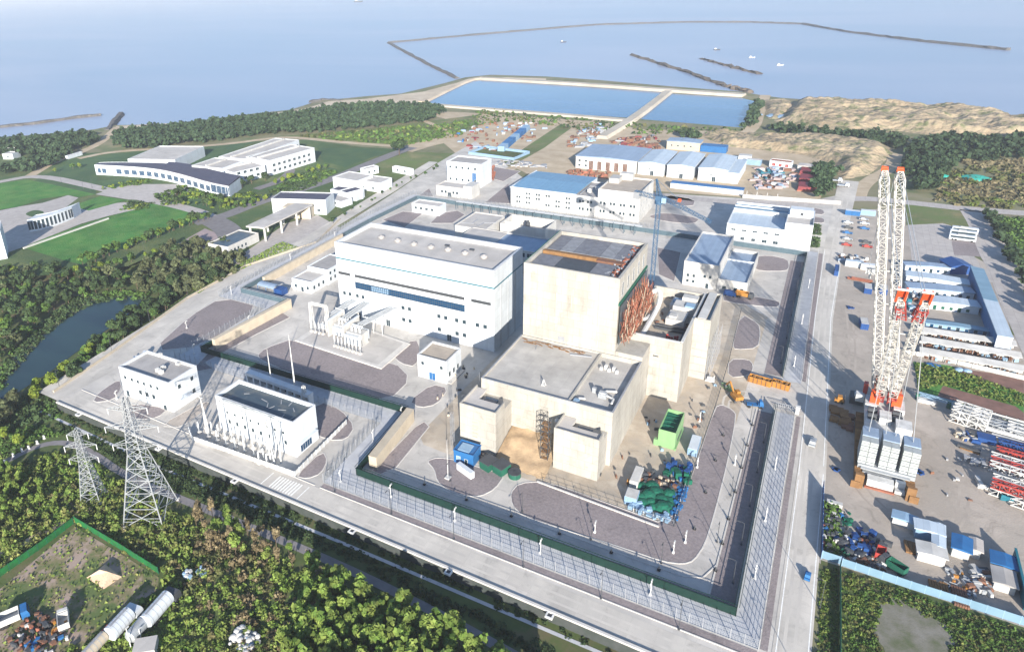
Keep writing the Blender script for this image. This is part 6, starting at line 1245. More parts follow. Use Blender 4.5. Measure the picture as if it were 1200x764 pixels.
# buses and cars
for i, (lab, px) in enumerate((('white coach parked farthest back of the three on the gravel square',(1130,273)),('white coach parked in the middle of the three on the gravel square',(1128,277)),('white coach parked nearest of the three on the gravel square',(1127,282)))):
    vehicle('parked_coach',lab,px,-.02,11.5,2.5,3.1,M.white,M.white,'bus')
cl = ['white','silver','blue','dark']
cm = [M.white,M.steel,M.blue,M.darksteel]
def carlabel(m): return {M.white:'white',M.steel:'silver',M.blue:'blue',M.darksteel:'dark',M.red:'red'}[m]
spots = [(994,262,0,'white'),(994,268,3,'dark'),(993,274,2,'blue'),(993,281,1,'silver'),(992,288,4,'red'),(1012,258,1,'silver'),(1013,263,0,'white'),(1013,269,2,'blue'),(1015,285,3,'dark'),(1016,290,4,'red')]
cm.append(M.red)
for x, y, k, nm in spots:
    where = 'in the left file of the car park by the main road' if x < 1000 else 'in the right file of the car park before the crane boom'
    vehicle('parked_car', f'{nm} car parked {where}', (x,y), .03, 4.7, 1.9, 1.5, cm[k], cm[k], 'car')
for lab, px, a, b_, m_ in (('blue and white site cabin at the top of the car park',(990,252),0,0,M.blue),('pale blue cabin row end at the top right of the car park',(1008,252),0,0,M.bluepale),('white cabin below the car park left of the boom',(990,312),0,0,M.white),('white cabin row of two right of the first white cabin',(1008,316),0,0,M.white2)):
    container(lab,px,7.6,3,2.8,.02,m_,M.white if m_ is not M.white else M.roofpaleblue)
pile('pipe_bundle','salmon coloured bundle of pipes left of the crane boom','pipes',(*at(992,325)[:2],.06),[('pipe',M.rustlight,lambda m: [m.tube((0+random.random(),-.2-i*.36,.25),(9.5+random.random(),-1.0-i*.36,.25),.2,6) for i in range(7)]+[m.tube((2,-.2-i*.4,.65),(10.5,-1.0-i*.4,.65),.2,6) for i in range(5)])])
pile('screen','deep blue canvas screen at the left of the cabins by the main road','screen',(*at(980,322)[:2],.06),[('panel',M.deepblue,lambda m: m.box(-1.0,-2,0,0.6,7,2.6)),('frame',M.bluepale,lambda m: m.box(.65,-2,0,.8,7,2.8))])
for lab, px in (('deep blue loose tarp folded like a star on the open yard',(996,361)),('bright blue crumpled tarp right of the crane ballast',(1081,555)),('small dark blue tarp on the shaded yard left of the crane',(977,551))):
    pile('folded_tarp',lab,'tarpaulin',(*at(*px)[:2],.05),[('sheet',M.deepblue,lambda m: [m.obox((random.uniform(-1,1),random.uniform(-1,1),.25),(random.uniform(.8,2),.6,.4),random.uniform(0,PI)) for _ in range(7)])])
pile('brown_crates','stack of brown timber mats left of the crane','timber',(*at(983,490)[:2],.05),[('mat',M.timber,lambda m: [m.obox((random.uniform(-2.4,2.4),random.uniform(-8,5),.5+.02*i),(2.4,2.8,1.0),random.uniform(-.15,.15)) for i in range(9)]),('mat',M.rust,lambda m: [m.obox((random.uniform(1,4.6),random.uniform(-9,4),.4+.013*i),(2,3,.8),random.uniform(-.1,.1)) for i in range(7)])])
pile('generator','white generator set with a dark housing left of the crane tracks','generator',(*at(1003,470)[:2],.05),[('housing',M.darksteel,lambda m: m.box(-2,-2.4,0,2,2.4,2.4)),('roof_panel',M.whitesteel,lambda m: walls(m,2.4,2.2,.5,.6,-.8,-1,2.403))])
pile('fork_lift','orange yellow forklift in the shadow left of the crane','forklift',(*at(983,471)[:2],.05),[('body',M.yellow,lambda m: (m.box(-1.4,-1,.3,1.4,1,1.3), m.box(-.6,-.9,1.303,.8,.9,2.4))),('mast',M.darksteel,lambda m: (m.box(1.45,-.7,.1,1.6,-.5,2.8), m.box(1.45,.5,.1,1.6,.7,2.8))),('wheel',M.rubber,lambda m: [m.tube((x,-1.1,.4),(x,1.1,.4),.4,10) for x in (-.9,.9)])])
container('blue painted container standing alone left of the boom in the open yard', (1012,344), 3.0, 6.4, 2.6, .02, M.deepblue); container('second deep blue container between the boom columns', (1030,345), 3.0, 6, 2.6, .02, M.deepblue); container('slim deep blue container, nearest of those left of the boom', (1008,386), 2.8, 6.4, 2.6, .1, M.deepblue)
# storage strip and cabins at the lower right
q = [tuple(at(*p)[:2]) for p in ((966,590),(984,594),(986,655),(966,650))]; o = Vector((q[0][0],q[0][1],.05))
pile('storage_strip','overgrown storage strip crammed with drums and scrap between blue fences','scrap',o,[('drum',M.darksteel,lambda m: boxes(m,26,.3,4.6,-20,0,.5,1.4,.4,1.2,0,.8)),('drum',M.blue,lambda m: boxes(m,8,.3,4.6,-14,0,.5,1.2,.4,1.0,0,.9)),('crate',M.rustlight,lambda m: boxes(m,10,.3,4.6,-20,0,.4,1.0,.3,1.0,0,.8)),('crate',M.white2,lambda m: (m.box(.4,-.9,0,4.2,.5,1.6), boxes(m,16,.3,4.6,-18,-1,.4,1,.4,1.2,0,.8))),('net',M.netgreen,lambda m: boxes(m,16,4.2,6.2,-19,0,.5,1.3,.4,1.2,0,.8))])
pile('scrap_heap','jumbled heap of dark machines and red and white parts by the storage strip','heap',(*at(1005,648)[:2],.05),[('part',M.darksteel,lambda m: boxes(m,44,-4,7,-4,8,.5,2.2,.4,1.5,0,.7)),('part',M.deepblue,lambda m: boxes(m,20,-4,6,0,9,.8,2.6,.5,1.6,0,.7)),('part',M.whitesteel,lambda m: boxes(m,24,-4,6,-5,4,.3,1.5,.3,1.4,0,.5)),('part',M.rustlight,lambda m: boxes(m,18,-3,7,-4,5,.4,1.2,.3,1.3,0,.7)),('part',M.rust,lambda m: boxes(m,16,0,8,-4,5,.4,1.6,.3,1.2,0,.5))])
vehicle('small_truck','dark parked truck below the heap of machines',(1045,667),2.6,6,2.2,2.5,M.darksteel,M.green,'tipper'); vehicle('small_truck','dark red tailed truck at the right of the heap of machines',(1031,652),1.4,5,2,2.3,M.darksteel,M.red,'tipper')
pxhouse('site_cabin','L shaped pale blue cabin, upper leg, in the lower right yard',(1071,629),(1103,638),3.4,3.2,wall=M.bluepale,roof=M.roofpaleblue,par=0,gable=.35,cat='cabin'); pxhouse('site_cabin','pale blue cabin forming the right leg of the L',(1091,648),(1103,652),8.5,3.0,wall=M.bluepale,roof=M.roofpaleblue,par=0,gable=.35,cat='cabin'); pxhouse('site_cabin','white roofed cabin in front of the L shaped cabin',(1074,656),(1106,665),3.6,3.0,wall=M.white2,roof=M.white2,par=0,gable=.35,cat='cabin')
pxhouse('site_cabin','bright blue roofed cabin right of the L shaped cabin',(1114,651),(1134,658),5,3,wall=M.white2,roof=M.blue,par=0,gable=.35,cat='cabin'); pxhouse('site_cabin','pinkish white cabin right of the bright blue one',(1135,652),(1147,656),4,2.8,wall=M.white2,roof=M.plaza,par=0,gable=.35,cat='cabin')
pxhouse('site_cabin','small white workshop cabin with posts at the upper left of the cabins',(1045,613),(1071,622),2.6,2.4,wall=M.white2,roof=M.bluepale,par=0,gable=.35,cat='cabin'); pxhouse('site_cabin','blue roofed cabin row at the right edge, upper one',(1160,668),(1190,678),4,2.8,wall=M.white2,roof=M.blue,par=0,gable=.35,cat='cabin'); pxhouse('site_cabin','white and grey cabin row at the right edge, lower one',(1163,690),(1188,698),5,2.6,wall=M.white2,roof=M.roofgrey,par=0,gable=.35,cat='cabin')
slab_wall('tall teal sheet screen at the right edge beside the cabin rows', tuple(at(1186,655)[:2]), tuple(at(1200,715)[:2]), 3.4, .3, M.teal, 'sheet_screen')
pile('timber_stack','stack of brown timber boards below the white roofed cabin','timber',(*at(1080,678)[:2],.05),[('board',M.timber,lambda m: [m.obox((1.6+i*.55,-2.2+random.uniform(-.4,.4),.3+.01*i),(.45,4.6,.5),.05) for i in range(7)]),('board',M.rust,lambda m: [m.obox((6+i*.5,-2.6,.4),(.4,6,.7),.05) for i in range(6)])])
pile('rebar_heap','grey and yellow heap of formwork right of the brown boards','heap',(*at(1118,680)[:2],.05),[('bar',M.steel,lambda m: boxes(m,22,-2,4,-5,4,.4,2,.2,.8,0,.3)),('bar',M.yellow,lambda m: boxes(m,9,-3,2,-3,3,.4,1.4,.2,.7,0,.4))])
pile('timber_stack','dark brown matting left of the L shaped cabin','timber',(*at(1062,640)[:2],.05),[('mat',M.timber,lambda m: [m.obox((i*.9,random.uniform(-.5,.5),.3),(.8,4.4,.5),.08) for i in range(7)])])
# rear storage yards
def yardmess(label, px_poly, n, mats, s=(1,4), seed=1, h=(.5,2)):
    P = ats(px_poly); c = sum(P, Vector())/len(P); rr = random.Random(seed); t = thing('material_yard', label, 'stacked material', (c.x,c.y,.05))
    xs = [p.x for p in P]; ys = [p.y for p in P]
    tot = min(n, 96)
    for nm, m_, f in mats:
        u = MB(); u.box(-.5,-.5,0,.5,.5,.46); u.box(-.47,-.48,.47,.49,.46,.74); u.box(-.44,-.5,.75,.4,.45,1.0); me = None; k = 0
        while k < int(tot*f):
            x, y = rr.uniform(min(xs),max(xs)), rr.uniform(min(ys),max(ys))
            if inpoly(x, y, P):
                if me is None: ob = u.build(nm, m_, t); me = ob.data
                else: ob = link(nm, me, t)
                ob.location = (x-c.x,y-c.y,0); ob.rotation_euler = (0,0,rr.choice([0,PI/2])+rr.uniform(-.25,.25)+.35); ob.scale = (rr.uniform(*s)*2.0,rr.uniform(*s)*.8,rr.uniform(*h)); k += 1
    return t
yardmess('cluttered material yard with rusty and blue stacks near the larger reservoir', [(530,158),(560,146),(620,143),(640,150),(612,172),(575,178),(530,174)], 170, [('stack',M.rust,.42),('stack',M.roofbluegrey,.3),('crate',M.darkred,.14),('stack',M.white2,.1),('tarp',M.blue,.06)], seed=3)
yardmess('rows of rusty steel stacks between the causeway and the warehouse', [(716,163),(770,160),(775,172),(765,180),(720,172)], 120, [('stack',M.rust,.7),('stack',M.darkred,.2),('crate',M.grey,.1)], seed=5)
yardmess('grey steel stacks left of the causeway foot', [(664,163),(700,146),(716,150),(690,172),(668,176)], 90, [('stack',M.grey,.5),('stack',M.bluepale,.2),('crate',M.rust,.3)], seed=6)
yardmess('low rusty scrap scattered in front of the long warehouse', [(662,200),(715,202),(712,210),(664,206)], 70, [('stack',M.rust,.6),('stack',M.rustlight,.4)], seed=7, s=(.6,2.4))
yardmess('grey slabs stacked on the weedy plot behind the workshop', [(582,187),(640,193),(640,197),(584,194)], 50, [('slab',M.grey,.8),('slab',M.roofpale,.2)], seed=8, h=(.3,1))
yardmess('crates and coloured stacks in the yard left of the dark red stacks', [(888,197),(932,200),(930,225),(882,222)], 130, [('stack',M.rust,.15),('stack',M.pinkpave,.4),('crate',M.roofbluegrey,.2),('stack',M.teal,.1),('crate',M.white2,.12)], seed=9)
yardmess('row of site goods, trailers and crates between the car park and the salmon pipes', [(981,300),(1016,304),(1015,314),(981,309)], 46, [('crate',M.white2,.35),('crate',M.roofbluegrey,.25),('stack',M.darksteel,.25),('stack',M.rust,.15)], seed=12, s=(.7,1.8))
yardmess('white and blue crates and frames right of the bright blue roofed cabin', [(1140,664),(1160,668),(1158,700),(1138,690)], 44, [('crate',M.white2,.3),('crate',M.rust,.3),('stack',M.steel,.25),('crate',M.darksteel,.15)], seed=13, s=(.5,1.5), h=(.4,1.3))
yardmess('crates and machine parts between the boom and the uppermost long shed', [(1062,322),(1078,324),(1082,380),(1066,378)], 50, [('crate',M.rust,.25),('crate',M.roofbluegrey,.3),('stack',M.white2,.25),('crate',M.teal,.2)], seed=14, s=(.6,1.7))
yardmess('parts and boxes strewn before the lattice stacks at the right edge', [(1120,506),(1150,512),(1148,522),(1118,512)], 26, [('crate',M.deepblue,.3),('crate',M.steel,.4),('crate',M.creamwall,.3)], seed=15, s=(.5,1.3), h=(.4,1.2))
yardmess('small crates scattered over the open right yard', [(1090,520),(1130,530),(1190,620),(1120,600),(1085,560)], 8, [('crate',M.grey,.5),('crate',M.rust,.3),('crate',M.white2,.2)], seed=16, s=(.4,.9), h=(.3,.7))
yardmess('dark crates and tool boxes scattered over the sandy reactor yard', [(655,560),(720,520),(750,485),(800,480),(830,440),(850,420),(838,470),(800,560),(745,560),(700,575)], 40, [('crate',M.darksteel,.5),('crate',M.rust,.3),('crate',M.bluepale,.2)], seed=17, s=(.3,.8), h=(.4,.9))
yardmess('dark crates and cable reels scattered between the switch house and the auxiliary building', [(505,470),(520,440),(545,425),(560,430),(540,460),(520,500)], 18, [('crate',M.darksteel,.6),('crate',M.creamwall,.4)], seed=18, s=(.3,.8), h=(.4,.9))
for i, (lab, a, b) in enumerate((('dark red sheeted stack at the top of the dark red group',(936,205),(956,207)),('dark red sheeted stack in the middle of the dark red group',(935,214),(956,216)),('dark red sheeted stack at the foot of the dark red group',(934,224),(957,226)))):
    A, r, L = place(a, b); t = thing('sheeted_stack', lab, 'stack', A, r); part(t,'sheet',M.darkred,lambda m: m.add([(0,0,0),(L,0,0),(L,13,0),(0,13,0),(0.5,0.5,3),(L-.5,.5,3),(L-.5,12,3.4),(.5,12,3.4)],[(4,5,6,7),(0,1,5,4),(1,2,6,5),(2,3,7,6),(3,0,4,7)])); part(t,'edge_board',M.rustlight,lambda m: m.box(-.2,-.3,0,L+.2,-.01,.8))
t = pxhouse('red_and_white_cabin','white cabin with red window panels above the crates yard',(901,196),(926,199),7,5,wall=M.white,roof=M.rustlight,par=.2,cat='cabin'); rowwin(t,'f',np.arange(3,t['L']-1,4.4),(1.4,),2,2,M.red)
pxhouse('site_cabin','white cabin with a pale roof behind the dark red stacks',(934,200),(949,202),7,4,wall=M.white2,roof=M.roofpale,par=0,gable=.35,cat='cabin'); 
A, r, L = place((591,178),(621,152)); t = thing('container_row','long bright blue row of sheeted containers beside the dusty road','containers',A,r); 
for i in range(7): part(t,'container',M.blue if i % 3 else M.bluepale,lambda m: m.box(i*L/7,0,0,i*L/7+L/7-.6,6,4.4))
t = thing('walled_pit','rectangular pale blue walled pit full of dark weeds behind the pump house','pit',(*at(549,181)[:2],.03),-.12); part(t,'wall',M.bluepale,lambda m: walls(m,44,26,2.2,.6)); part(t,'floor',M.scrubsoil,lambda m: m.box(.6,.6,0,43.4,25.4,.12))
t = thing('crane_jib_part','salmon lattice crane part beside the pump house','crane part',(*at(572,212)[:2],.05),.3); mb = MB(); lattice(mb,(0,0,1),(3,9,9),2,1.2,6,.35,.25); lattice(mb,(3,0,1),(4,6,5),1.6,1.2,5,.35,.25); mb.build('frame', M.rustlight, t)
for lab, px, L_, W_, m_ in (('long blue awning shed in front of the gabled sheds',(784,222),46,6,M.blue),):
    A = at(*px); t = thing('awning', lab, 'shed', (A.x,A.y,.02)); part(t,'roof',m_,lambda m: m.box(0,3,3.6,L_,W_+3,4.0)); part(t,'wall',M.white,lambda m: m.box(.4,3.4,0,L_-.4,W_+2.6,3.597)); part(t,'post',M.whitesteel,lambda m: [m.box(i*6,3,0,i*6+.3,3.3,3.597) for i in range(12)])
container('small white store at the right end of the gabled sheds', (865,188), 9, 7, 3.6, .05, M.white); container('blue container above the sandy lane right of the sheds', (874,193), 10, 5, 4, -.1, M.bluepale)
slab_wall('long white boundary wall behind the site office', tuple(at(870,232)[:2]), tuple(at(985,240)[:2]), 2.2, .5, M.white2, 'boundary_wall')
for lab, px in (('white van on the sandy turning place beyond the main road',(978,213)),('white lorry nearer on the sandy turning place beyond the main road',(986,219))):
    vehicle('parked_truck', lab, px, .15, 8.5, 2.6, 3, M.white, M.white, 'truck')
for lab, px, L_ in (('small dark boat alone in the middle of the sea basin',(660,50),12),('small dark boat right of the rock spit',(840,59),11),('small white boat nearer the strip of rocks',(881,68),9),('small dark boat at the right of the white boat',(914,77),9),('distant boat at the upper edge of the sea',(420,3),60)):
    p = at(*px,-1.6); t = thing('boat', lab, 'boat', p, .2); k = L_/14
    part(t,'hull',M.darksteel if 'white' not in lab else M.white,lambda m: m.add([(-7*k,-2*k,-.3),(4*k,-2*k,-.3),(7*k,0,-.3),(4*k,2*k,-.3),(-7*k,2*k,-.3),(-7*k,-2.4*k,1.6*k),(4*k,-2.4*k,1.8*k),(8*k,0,2.3*k),(4*k,2.4*k,1.8*k),(-7*k,2.4*k,1.6*k)],[(4,3,2,1,0),(5,6,7,8,9),(0,1,6,5),(1,2,7,6),(2,3,8,7),(3,4,9,8),(4,0,5,9)])); part(t,'cabin',M.white2,lambda m: m.box(-5*k,-1.4*k,1.9*k,-1*k,1.4*k,4.4*k))

# ------------------------------------------------------------------ lower left compound
LP = ats([(0,690),(88,617),(140,648),(186,676),(186,690),(110,740),(60,800),(-60,800),(-60,740)], LOW)
sheet('compound_ground', LP, LOW+.05, mat('compound_soil', (.30,.23,.19), (.085,.12,.04), .16, .95, c3=(.17,.15,.08), lo=.38, hi=.58, big=.15))
t = hill2 = None
q = at(122,676,LOW); mb = MB()
mb.add([(-4,-2.4,0),(3.4,-2.6,0),(4.2,2.4,0),(-3.6,3,0),(-.8,-.2,2.3),(1.6,.6,2.0),(-1.5,1.4,1.7)],[(0,1,5,4),(1,2,5),(2,3,6,5),(3,0,4,6),(4,5,6)])
o = mb.build('dirt_heap', mat('pinkish_dirt',(.50,.36,.26),(.42,.30,.21),.6,.95,bump=.2)); o.location = (q.x,q.y,LOW+.03); tag(o,'pinkish heap of dirt on the weedy compound floor','heap')
rz = math.atan2((at(210,690,LOW)-at(166,740,LOW)).y,(at(210,690,LOW)-at(166,740,LOW)).x)
vehicle('tank_lorry','white tank lorry parked uppermost right in the compound',(*at(190,716,LOW)[:2],LOW+.05),rz,10.5,3.6,3.8,M.darksteel,M.white,'tanker'); vehicle('tank_lorry','white tank lorry in the middle of the parked row',(*at(147,733,LOW)[:2],LOW+.05),rz,8.8,3.7,3.8,M.white,M.white,'tanker'); vehicle('tank_lorry','shorter pale tank lorry to the right of the middle one',(*at(166,741,LOW)[:2],LOW+.05),rz,6.5,3.0,3.6,M.whitesteel,M.steel,'tanker'); vehicle('tank_lorry','cream tank lorry with a red cab at the lower edge of the row',(*at(117,760,LOW)[:2],LOW+.05),rz,9,2.6,3.6,M.red,M.creamwall,'tanker')
vehicle('tipper_truck','tipper truck with an open pale body and blue cab at the left edge',(*at(17,727,LOW)[:2],LOW+.05),1.1,7.0,3.2,3,M.blue,M.white2,'tipper'); vehicle('tipper_truck','small tipper truck with a dark empty body among the scrap',(*at(76,731,LOW)[:2],LOW+.05),2.6,5.6,2.5,2.8,M.whitesteel,M.white2,'tipper')
pile('scrap_heap','reddish heap of scrap parts in the lower left compound','heap',(*at(42,748,LOW)[:2],LOW+.05),[('part',M.rust,lambda m: boxes(m,46,-7,6,-4,5,.4,1.6,.3,1.2,0,.6)),('part',M.darksteel,lambda m: boxes(m,30,-7,7,-4,5,.4,1.8,.3,1.2,0,.6)),('part',M.rustlight,lambda m: boxes(m,24,-6,6,-4,5,.3,1.2,.3,1.2,0,.6)),('part',M.yellow,lambda m: boxes(m,7,0,4,2,6,.4,1.2,.3,1.2,0,.6)),('part',M.white2,lambda m: boxes(m,12,-7,8,-4,5,.4,1.4,.3,1.2,0,.6)),('part',M.blue,lambda m: boxes(m,9,0,9,-5,3,.6,1.6,.4,1.2,0,.7))])
pile('bag_heap','heap of white bags in the scrub at the bottom edge','heap',(*at(285,752,LOW)[:2],LOW+.3),[('bag',M.white2,lambda m: [m.dome((random.uniform(-3.4,3.4),random.uniform(-2.4,2.6),random.uniform(0,.9)),random.uniform(.45,.95),8,3,random.uniform(.6,1)) for _ in range(70)]),('bag',M.bluepale,lambda m: [m.dome((random.uniform(0,3.4),random.uniform(-2.4,1),random.uniform(0,.8)),random.uniform(.4,.7),7,3,.8) for _ in range(10)])])
for lab, px in (('white and dark beehive like boxes in the scrub right of the green netting',(222,676)),('second group of pale boxes in the scrub',(236,674))): pile('box_group',lab,'boxes',(*at(*px,LOW)[:2],LOW),[('box',M.bluepale,lambda m: boxes(m,6,-1,1,-1,1,.6,1.1,.8,1.8,0,.9)),('box',M.whitesteel,lambda m: boxes(m,4,-1,1,-1,1,.5,.9,.8,2,0,.9))])
t = thing('platform_slab','pale concrete slab roof at the bottom edge beside the tank lorries','slab',(*at(172,764,LOW)[:2],LOW)); part(t,'slab',M.roofpale,lambda m: m.obox((0,0,1.3),(5,4,2.6),.7))
for lab, px in (('white lamp pole leaning over the middle tank lorry',(154,760)),('shorter white pole by the pale tank lorry',(166,750))):
    t = thing('yard_pole', lab, 'pole', (*at(*px,LOW)[:2],LOW)); part(t,'pole',M.post,lambda m: m.tube((0,0,0),(0,0,6.5 if 'lean' in lab else 3.6),.12,7)); part(t,'lamp_head',M.whitesteel,lambda m: m.obox((0,.3,6.5 if 'lean' in lab else 3.6),(.3,.8,.15)))
# grave-like white stones by the left track, ditch culvert boxes
row(lambda: (lambda t: (part(t,'stone',M.post,lambda m: (m.box(-.35,-.18,0,.35,.18,1.3), m.box(-.5,-.35,0,.5,.35,.2))), t)[1])(thing('marker_stone','small white marker stone in the grass at the left edge','stone',(0,0,0),0,'white marker stones')), [(*at(x,y,LOW)[:2],LOW) for x, y in ((6,543),(16,535),(26,529),(34,526),(44,520),(52,514))])
row(lambda: (lambda t: (part(t,'frame',M.post,lambda m: walls(m,1.8,1.8,.5,.35,-.9,-.9)), part(t,'grate',M.darksteel,lambda m: m.box(-.54,-.54,.1,.54,.54,.3)), t)[2])(thing('drain_box','square white drain box on the kerb of the front road','drain',(0,0,0),0,'drain boxes along the front road')), [(x,116.3,-.1) for x in (-218,-176,-142,-98,-68,-41)])
# ------------------------------------------------------------------ trees and growth
PD = tree_proto('dark', M.leafdark, 330, 3.6, 3.4, 5.0, 7, 1.15, 3.6, .28, k=5)
PO = tree_proto('olive', M.leafolive, 300, 3.2, 3.9, 5.4, 7, 1.05, 3.8, .26, k=5)
PM = tree_proto('mid', M.leafmid, 300, 3.0, 2.8, 4.2, 6, 1.0, 3.0, .24, k=4)
PB = tree_proto('bright', M.leafbright, 340, 2.5, 2.5, 3.6, 6, .85, 2.4, .22, k=3)
PS = tree_proto('sapling', M.leafsapling, 260, 1.45, 2.6, 4.2, 5, .6, 3.2, .11, k=6)
PW = tree_proto('withered', M.leafbrown, 150, 1.5, 2.7, 4.2, 5, .46, 4.8, .12, k=4)
R0 = random.Random(21)
def lw(px, z=LOW): return [(p.x,p.y) for p in ats(px, z)]
cnt = 0
# wood left of the side road
for x, y in scatter(lw([(205,296),(240,290),(272,292),(288,312),(276,326),(240,344),(200,354),(176,350),(160,342),(168,318)]), 5.4, R0):
    k = R0.random(); plant_tree(PO if k < .75 else PD, x, y, LOW, R0.uniform(.72,1.1), 'olive grey broadleaf tree in the dense wood between the pond and the plant entrance' , 'trees of the olive grey wood', rng=R0); cnt += 1
for x, y in scatter(lw([(-10,324),(40,316),(130,324),(158,326),(150,342),(100,348),(64,368),(30,398),(-10,434)]), 6.4, R0):
    k = R0.random(); pr = PD if k < .5 else (PM if k < .82 else (PB if k < .92 else PO))
    plant_tree(pr, x, y, LOW, R0.uniform(.62,.98), 'leafy tree in the mixed wood on the far bank of the pond', 'trees of the wood beyond the pond', rng=R0); cnt += 1
for x, y in scatter(lw([(174,356),(204,354),(200,362),(150,398),(122,420),(92,450),(70,462),(112,410),(150,372)]), 4.6, R0):
    plant_tree(PD if R0.random() < .7 else PM, x, y, LOW, R0.uniform(.6,.95), 'dark shrubby tree in the belt between the pond and the side road', 'dark trees on the near bank of the pond', rng=R0); cnt += 1
for px, s, lab in (((43,468),1.2,'yellow green tree lowest of the bright row on the pond bank'),((44,456),.85,'yellow green tree tucked behind the lowest one of the bright row'),((62,455),1.25,'broad yellow green tree in the middle of the bright row by the lamp'),((78,443),1.2,'yellow green tree with dark shrubs behind, fourth of the bright row'),((105,420),1.3,'tallest yellow green tree of the bright row on the pond bank'),((115,410),1.0,'small yellow green tree at the upper end of the bright row'),((24,522),.9,'bright yellow green tree by the path bend at the left edge'),((6,515),.9,'bright tree half cut by the left edge near the path bend'),((66,352),.8,'lone yellow green bush tree at the tip of the far bank wood')):
    p = at(*px,LOW); plant_tree(PB, p.x, p.y, LOW, s, lab, 'yellow green trees', rng=R0)
for x, y in scatter(lw([(-40,500),(20,476),(30,482),(12,500),(-40,530)]), 4.4, R0): plant_tree(PO, x, y, LOW, R0.uniform(.7,1), 'grey green tree at the lower end of the pond', 'grey trees at the foot of the pond', rng=R0)
# hedge and bush rows of the campus
def bushes(px, sp, protos, lab, grp, s=(.4,.6)):
    pts = ats(px)
    for a, b in zip(pts, pts[1:]):
        n = max(1, int((b-a).length/sp))
        for i in range(n):
            p = a.lerp(b,(i+R0.random()*.6)/n); plant_tree(protos[R0.randrange(len(protos))], p.x+R0.uniform(-1.5,1.5), p.y+R0.uniform(-1.5,1.5), 0, R0.uniform(*s), lab, grp, 'bush', R0)
bushes([(98,312),(140,296),(200,272),(246,256)], 2.8, (PB,PM,PM,PM,PD), 'rounded bush in the hedge below the bright lawn', 'hedge bushes below the lawn', (.7,1.05))
bushes([(80,322),(150,308),(205,290)], 3.6, (PM,PD,PB), 'bush along the footpath between the lawn and the wood', 'bushes along the footpath', (.5,.8))
bushes([(182,235),(215,228),(250,235),(290,242),(318,232)], 3.2, (PM,PD,PM,PB), 'garden bush in front of the curved campus hall', 'garden bushes of the campus', (.45,.85))
bushes([(190,241),(230,240),(260,246),(300,236)], 4, (PM,PD,PB), 'bush at the roadside below the curved campus hall', 'roadside bushes of the campus', (.45,.8))
bushes([(322,218),(350,208),(385,196)], 6, (PM,PD,PB), 'tree on the round lawn behind the laboratory wings', 'trees on the round lawn', (.6,1.0))
bushes([(118,222),(140,218),(168,216)], 6, (PB,PM), 'low bush on the lawn before the white end of the curved hall', 'bushes before the curved hall', (.35,.55))
bushes([(60,204),(80,199),(105,195)], 8, (PB,PM), 'light green bush beside the tree lined crossing', 'bushes by the crossing', (.6,.9))
bushes([(280,222),(300,214),(318,212)], 8, (PD,), 'dark round tree beside the laboratory wings', 'dark round trees by the wings', (.8,1.1))
bushes([(388,262),(420,244),(470,216),(520,196)], 9, (PM,PD), 'low bush on the bank outside the far left fence', 'bushes on the fence bank', (.3,.5))
p = at(468,182); plant_tree(PD, p.x, p.y, 0, 2.0, 'large round dark tree standing alone at the corner of the grey side road', None, rng=R0)
for px, l in (((955,249.5),'square dark green shrub bed tree beside the site office, upper one'),((955,260),'square dark green shrub bed tree beside the site office, lower one')): pass
# shrubs beside site office
cover('shrub_bed', [[tuple(at(*p)[:2]) for p in ((949,262),(962,264),(962,276),(948,275))],[tuple(at(*p)[:2]) for p in ((947,278),(961,279),(960,291),(946,290))]], 3, 1.2, .9, M.leafdark, 'two square shrub beds between the site office and the main road', .05)
# grass strips
cover('grass_bank', [[tuple(at(*p)[:2]) for p in ((225,338),(300,300),(330,284),(350,290),(300,308),(250,333),(232,345))]], 3.5, .7, .6, M.leafsapling, 'strip of rough grass beside the side road below the entrance', .05, clump=4)
cover('bank_growth', [[(-243,119),(-232.8,117),(-240,146),(-259,200),(-263,244),(-268,244),(-264,200),(-246,150)]], 2.2, 1.0, .8, M.leafdark, 'dark undergrowth on the bank below the side road wall', -1.6)
# young plantation in front of the plant
PF = lw([(330,768),(375,680),(460,718),(530,752),(580,778),(650,815),(560,860),(380,860)])
n0 = 0
for x, y in scatter(PF, 2.9, R0, .42):
    if n0 >= 225: break
    n0 += 1; plant_tree(PS, x, y, LOW, R0.uniform(1.15,1.55), 'slender pointed young tree in the dense plantation below the front road', 'young plantation trees', 'plantation_tree', R0)
n1 = 0
for x, y in scatter(lw([(226,604),(270,614),(340,648),(410,682),(396,700),(300,660),(236,640)]), 3.6, R0, .4):
    if n1 >= 75: break
    n1 += 1; k = R0.random(); plant_tree(PW if k < .62 else PS, x, y, LOW, R0.uniform(.75,1.2), 'thin tree with brown withered leaves in the scrub right of the tall pylon', 'withered trees by the tall pylon', 'plantation_tree', R0)
n2 = 0
for x, y in scatter(lw([(-20,560),(10,548),(60,560),(90,578),(40,600),(-20,650)]), 3.6, R0, .4):
    if n2 >= 40: break
    n2 += 1; plant_tree(PS, x, y, LOW, R0.uniform(.6,.9), 'young tree in the green scrub left of the short pylon', 'young trees by the short pylon', 'plantation_tree', R0)
FG = [lw([(-30,562),(0,556),(40,537),(78,528),(118,550),(178,590),(256,624),(396,684),(514,744),(594,788),(660,830),(640,960),(520,1040),(-60,1000),(-60,800),(40,790),(110,745),(195,690),(188,672),(88,610),(0,674),(-40,700)])]
shrubs('undergrowth', FG, 1.9, .3, 3.0, .5, [M.leafground,M.leafbrown,M.leafsapling,M.leafreed], 'tangled scrub covering the low ground below the front road', LOW+.02, nq=56)
shrubs('stone_grass', [lw([(-60,512),(0,504),(50,498),(76,508),(40,520),(0,540),(-60,556)])], 2.2, .3, 2.0, .6, [M.leafmid,M.leafsapling,M.leafground], 'bushy grass round the white marker stones', LOW+.02)
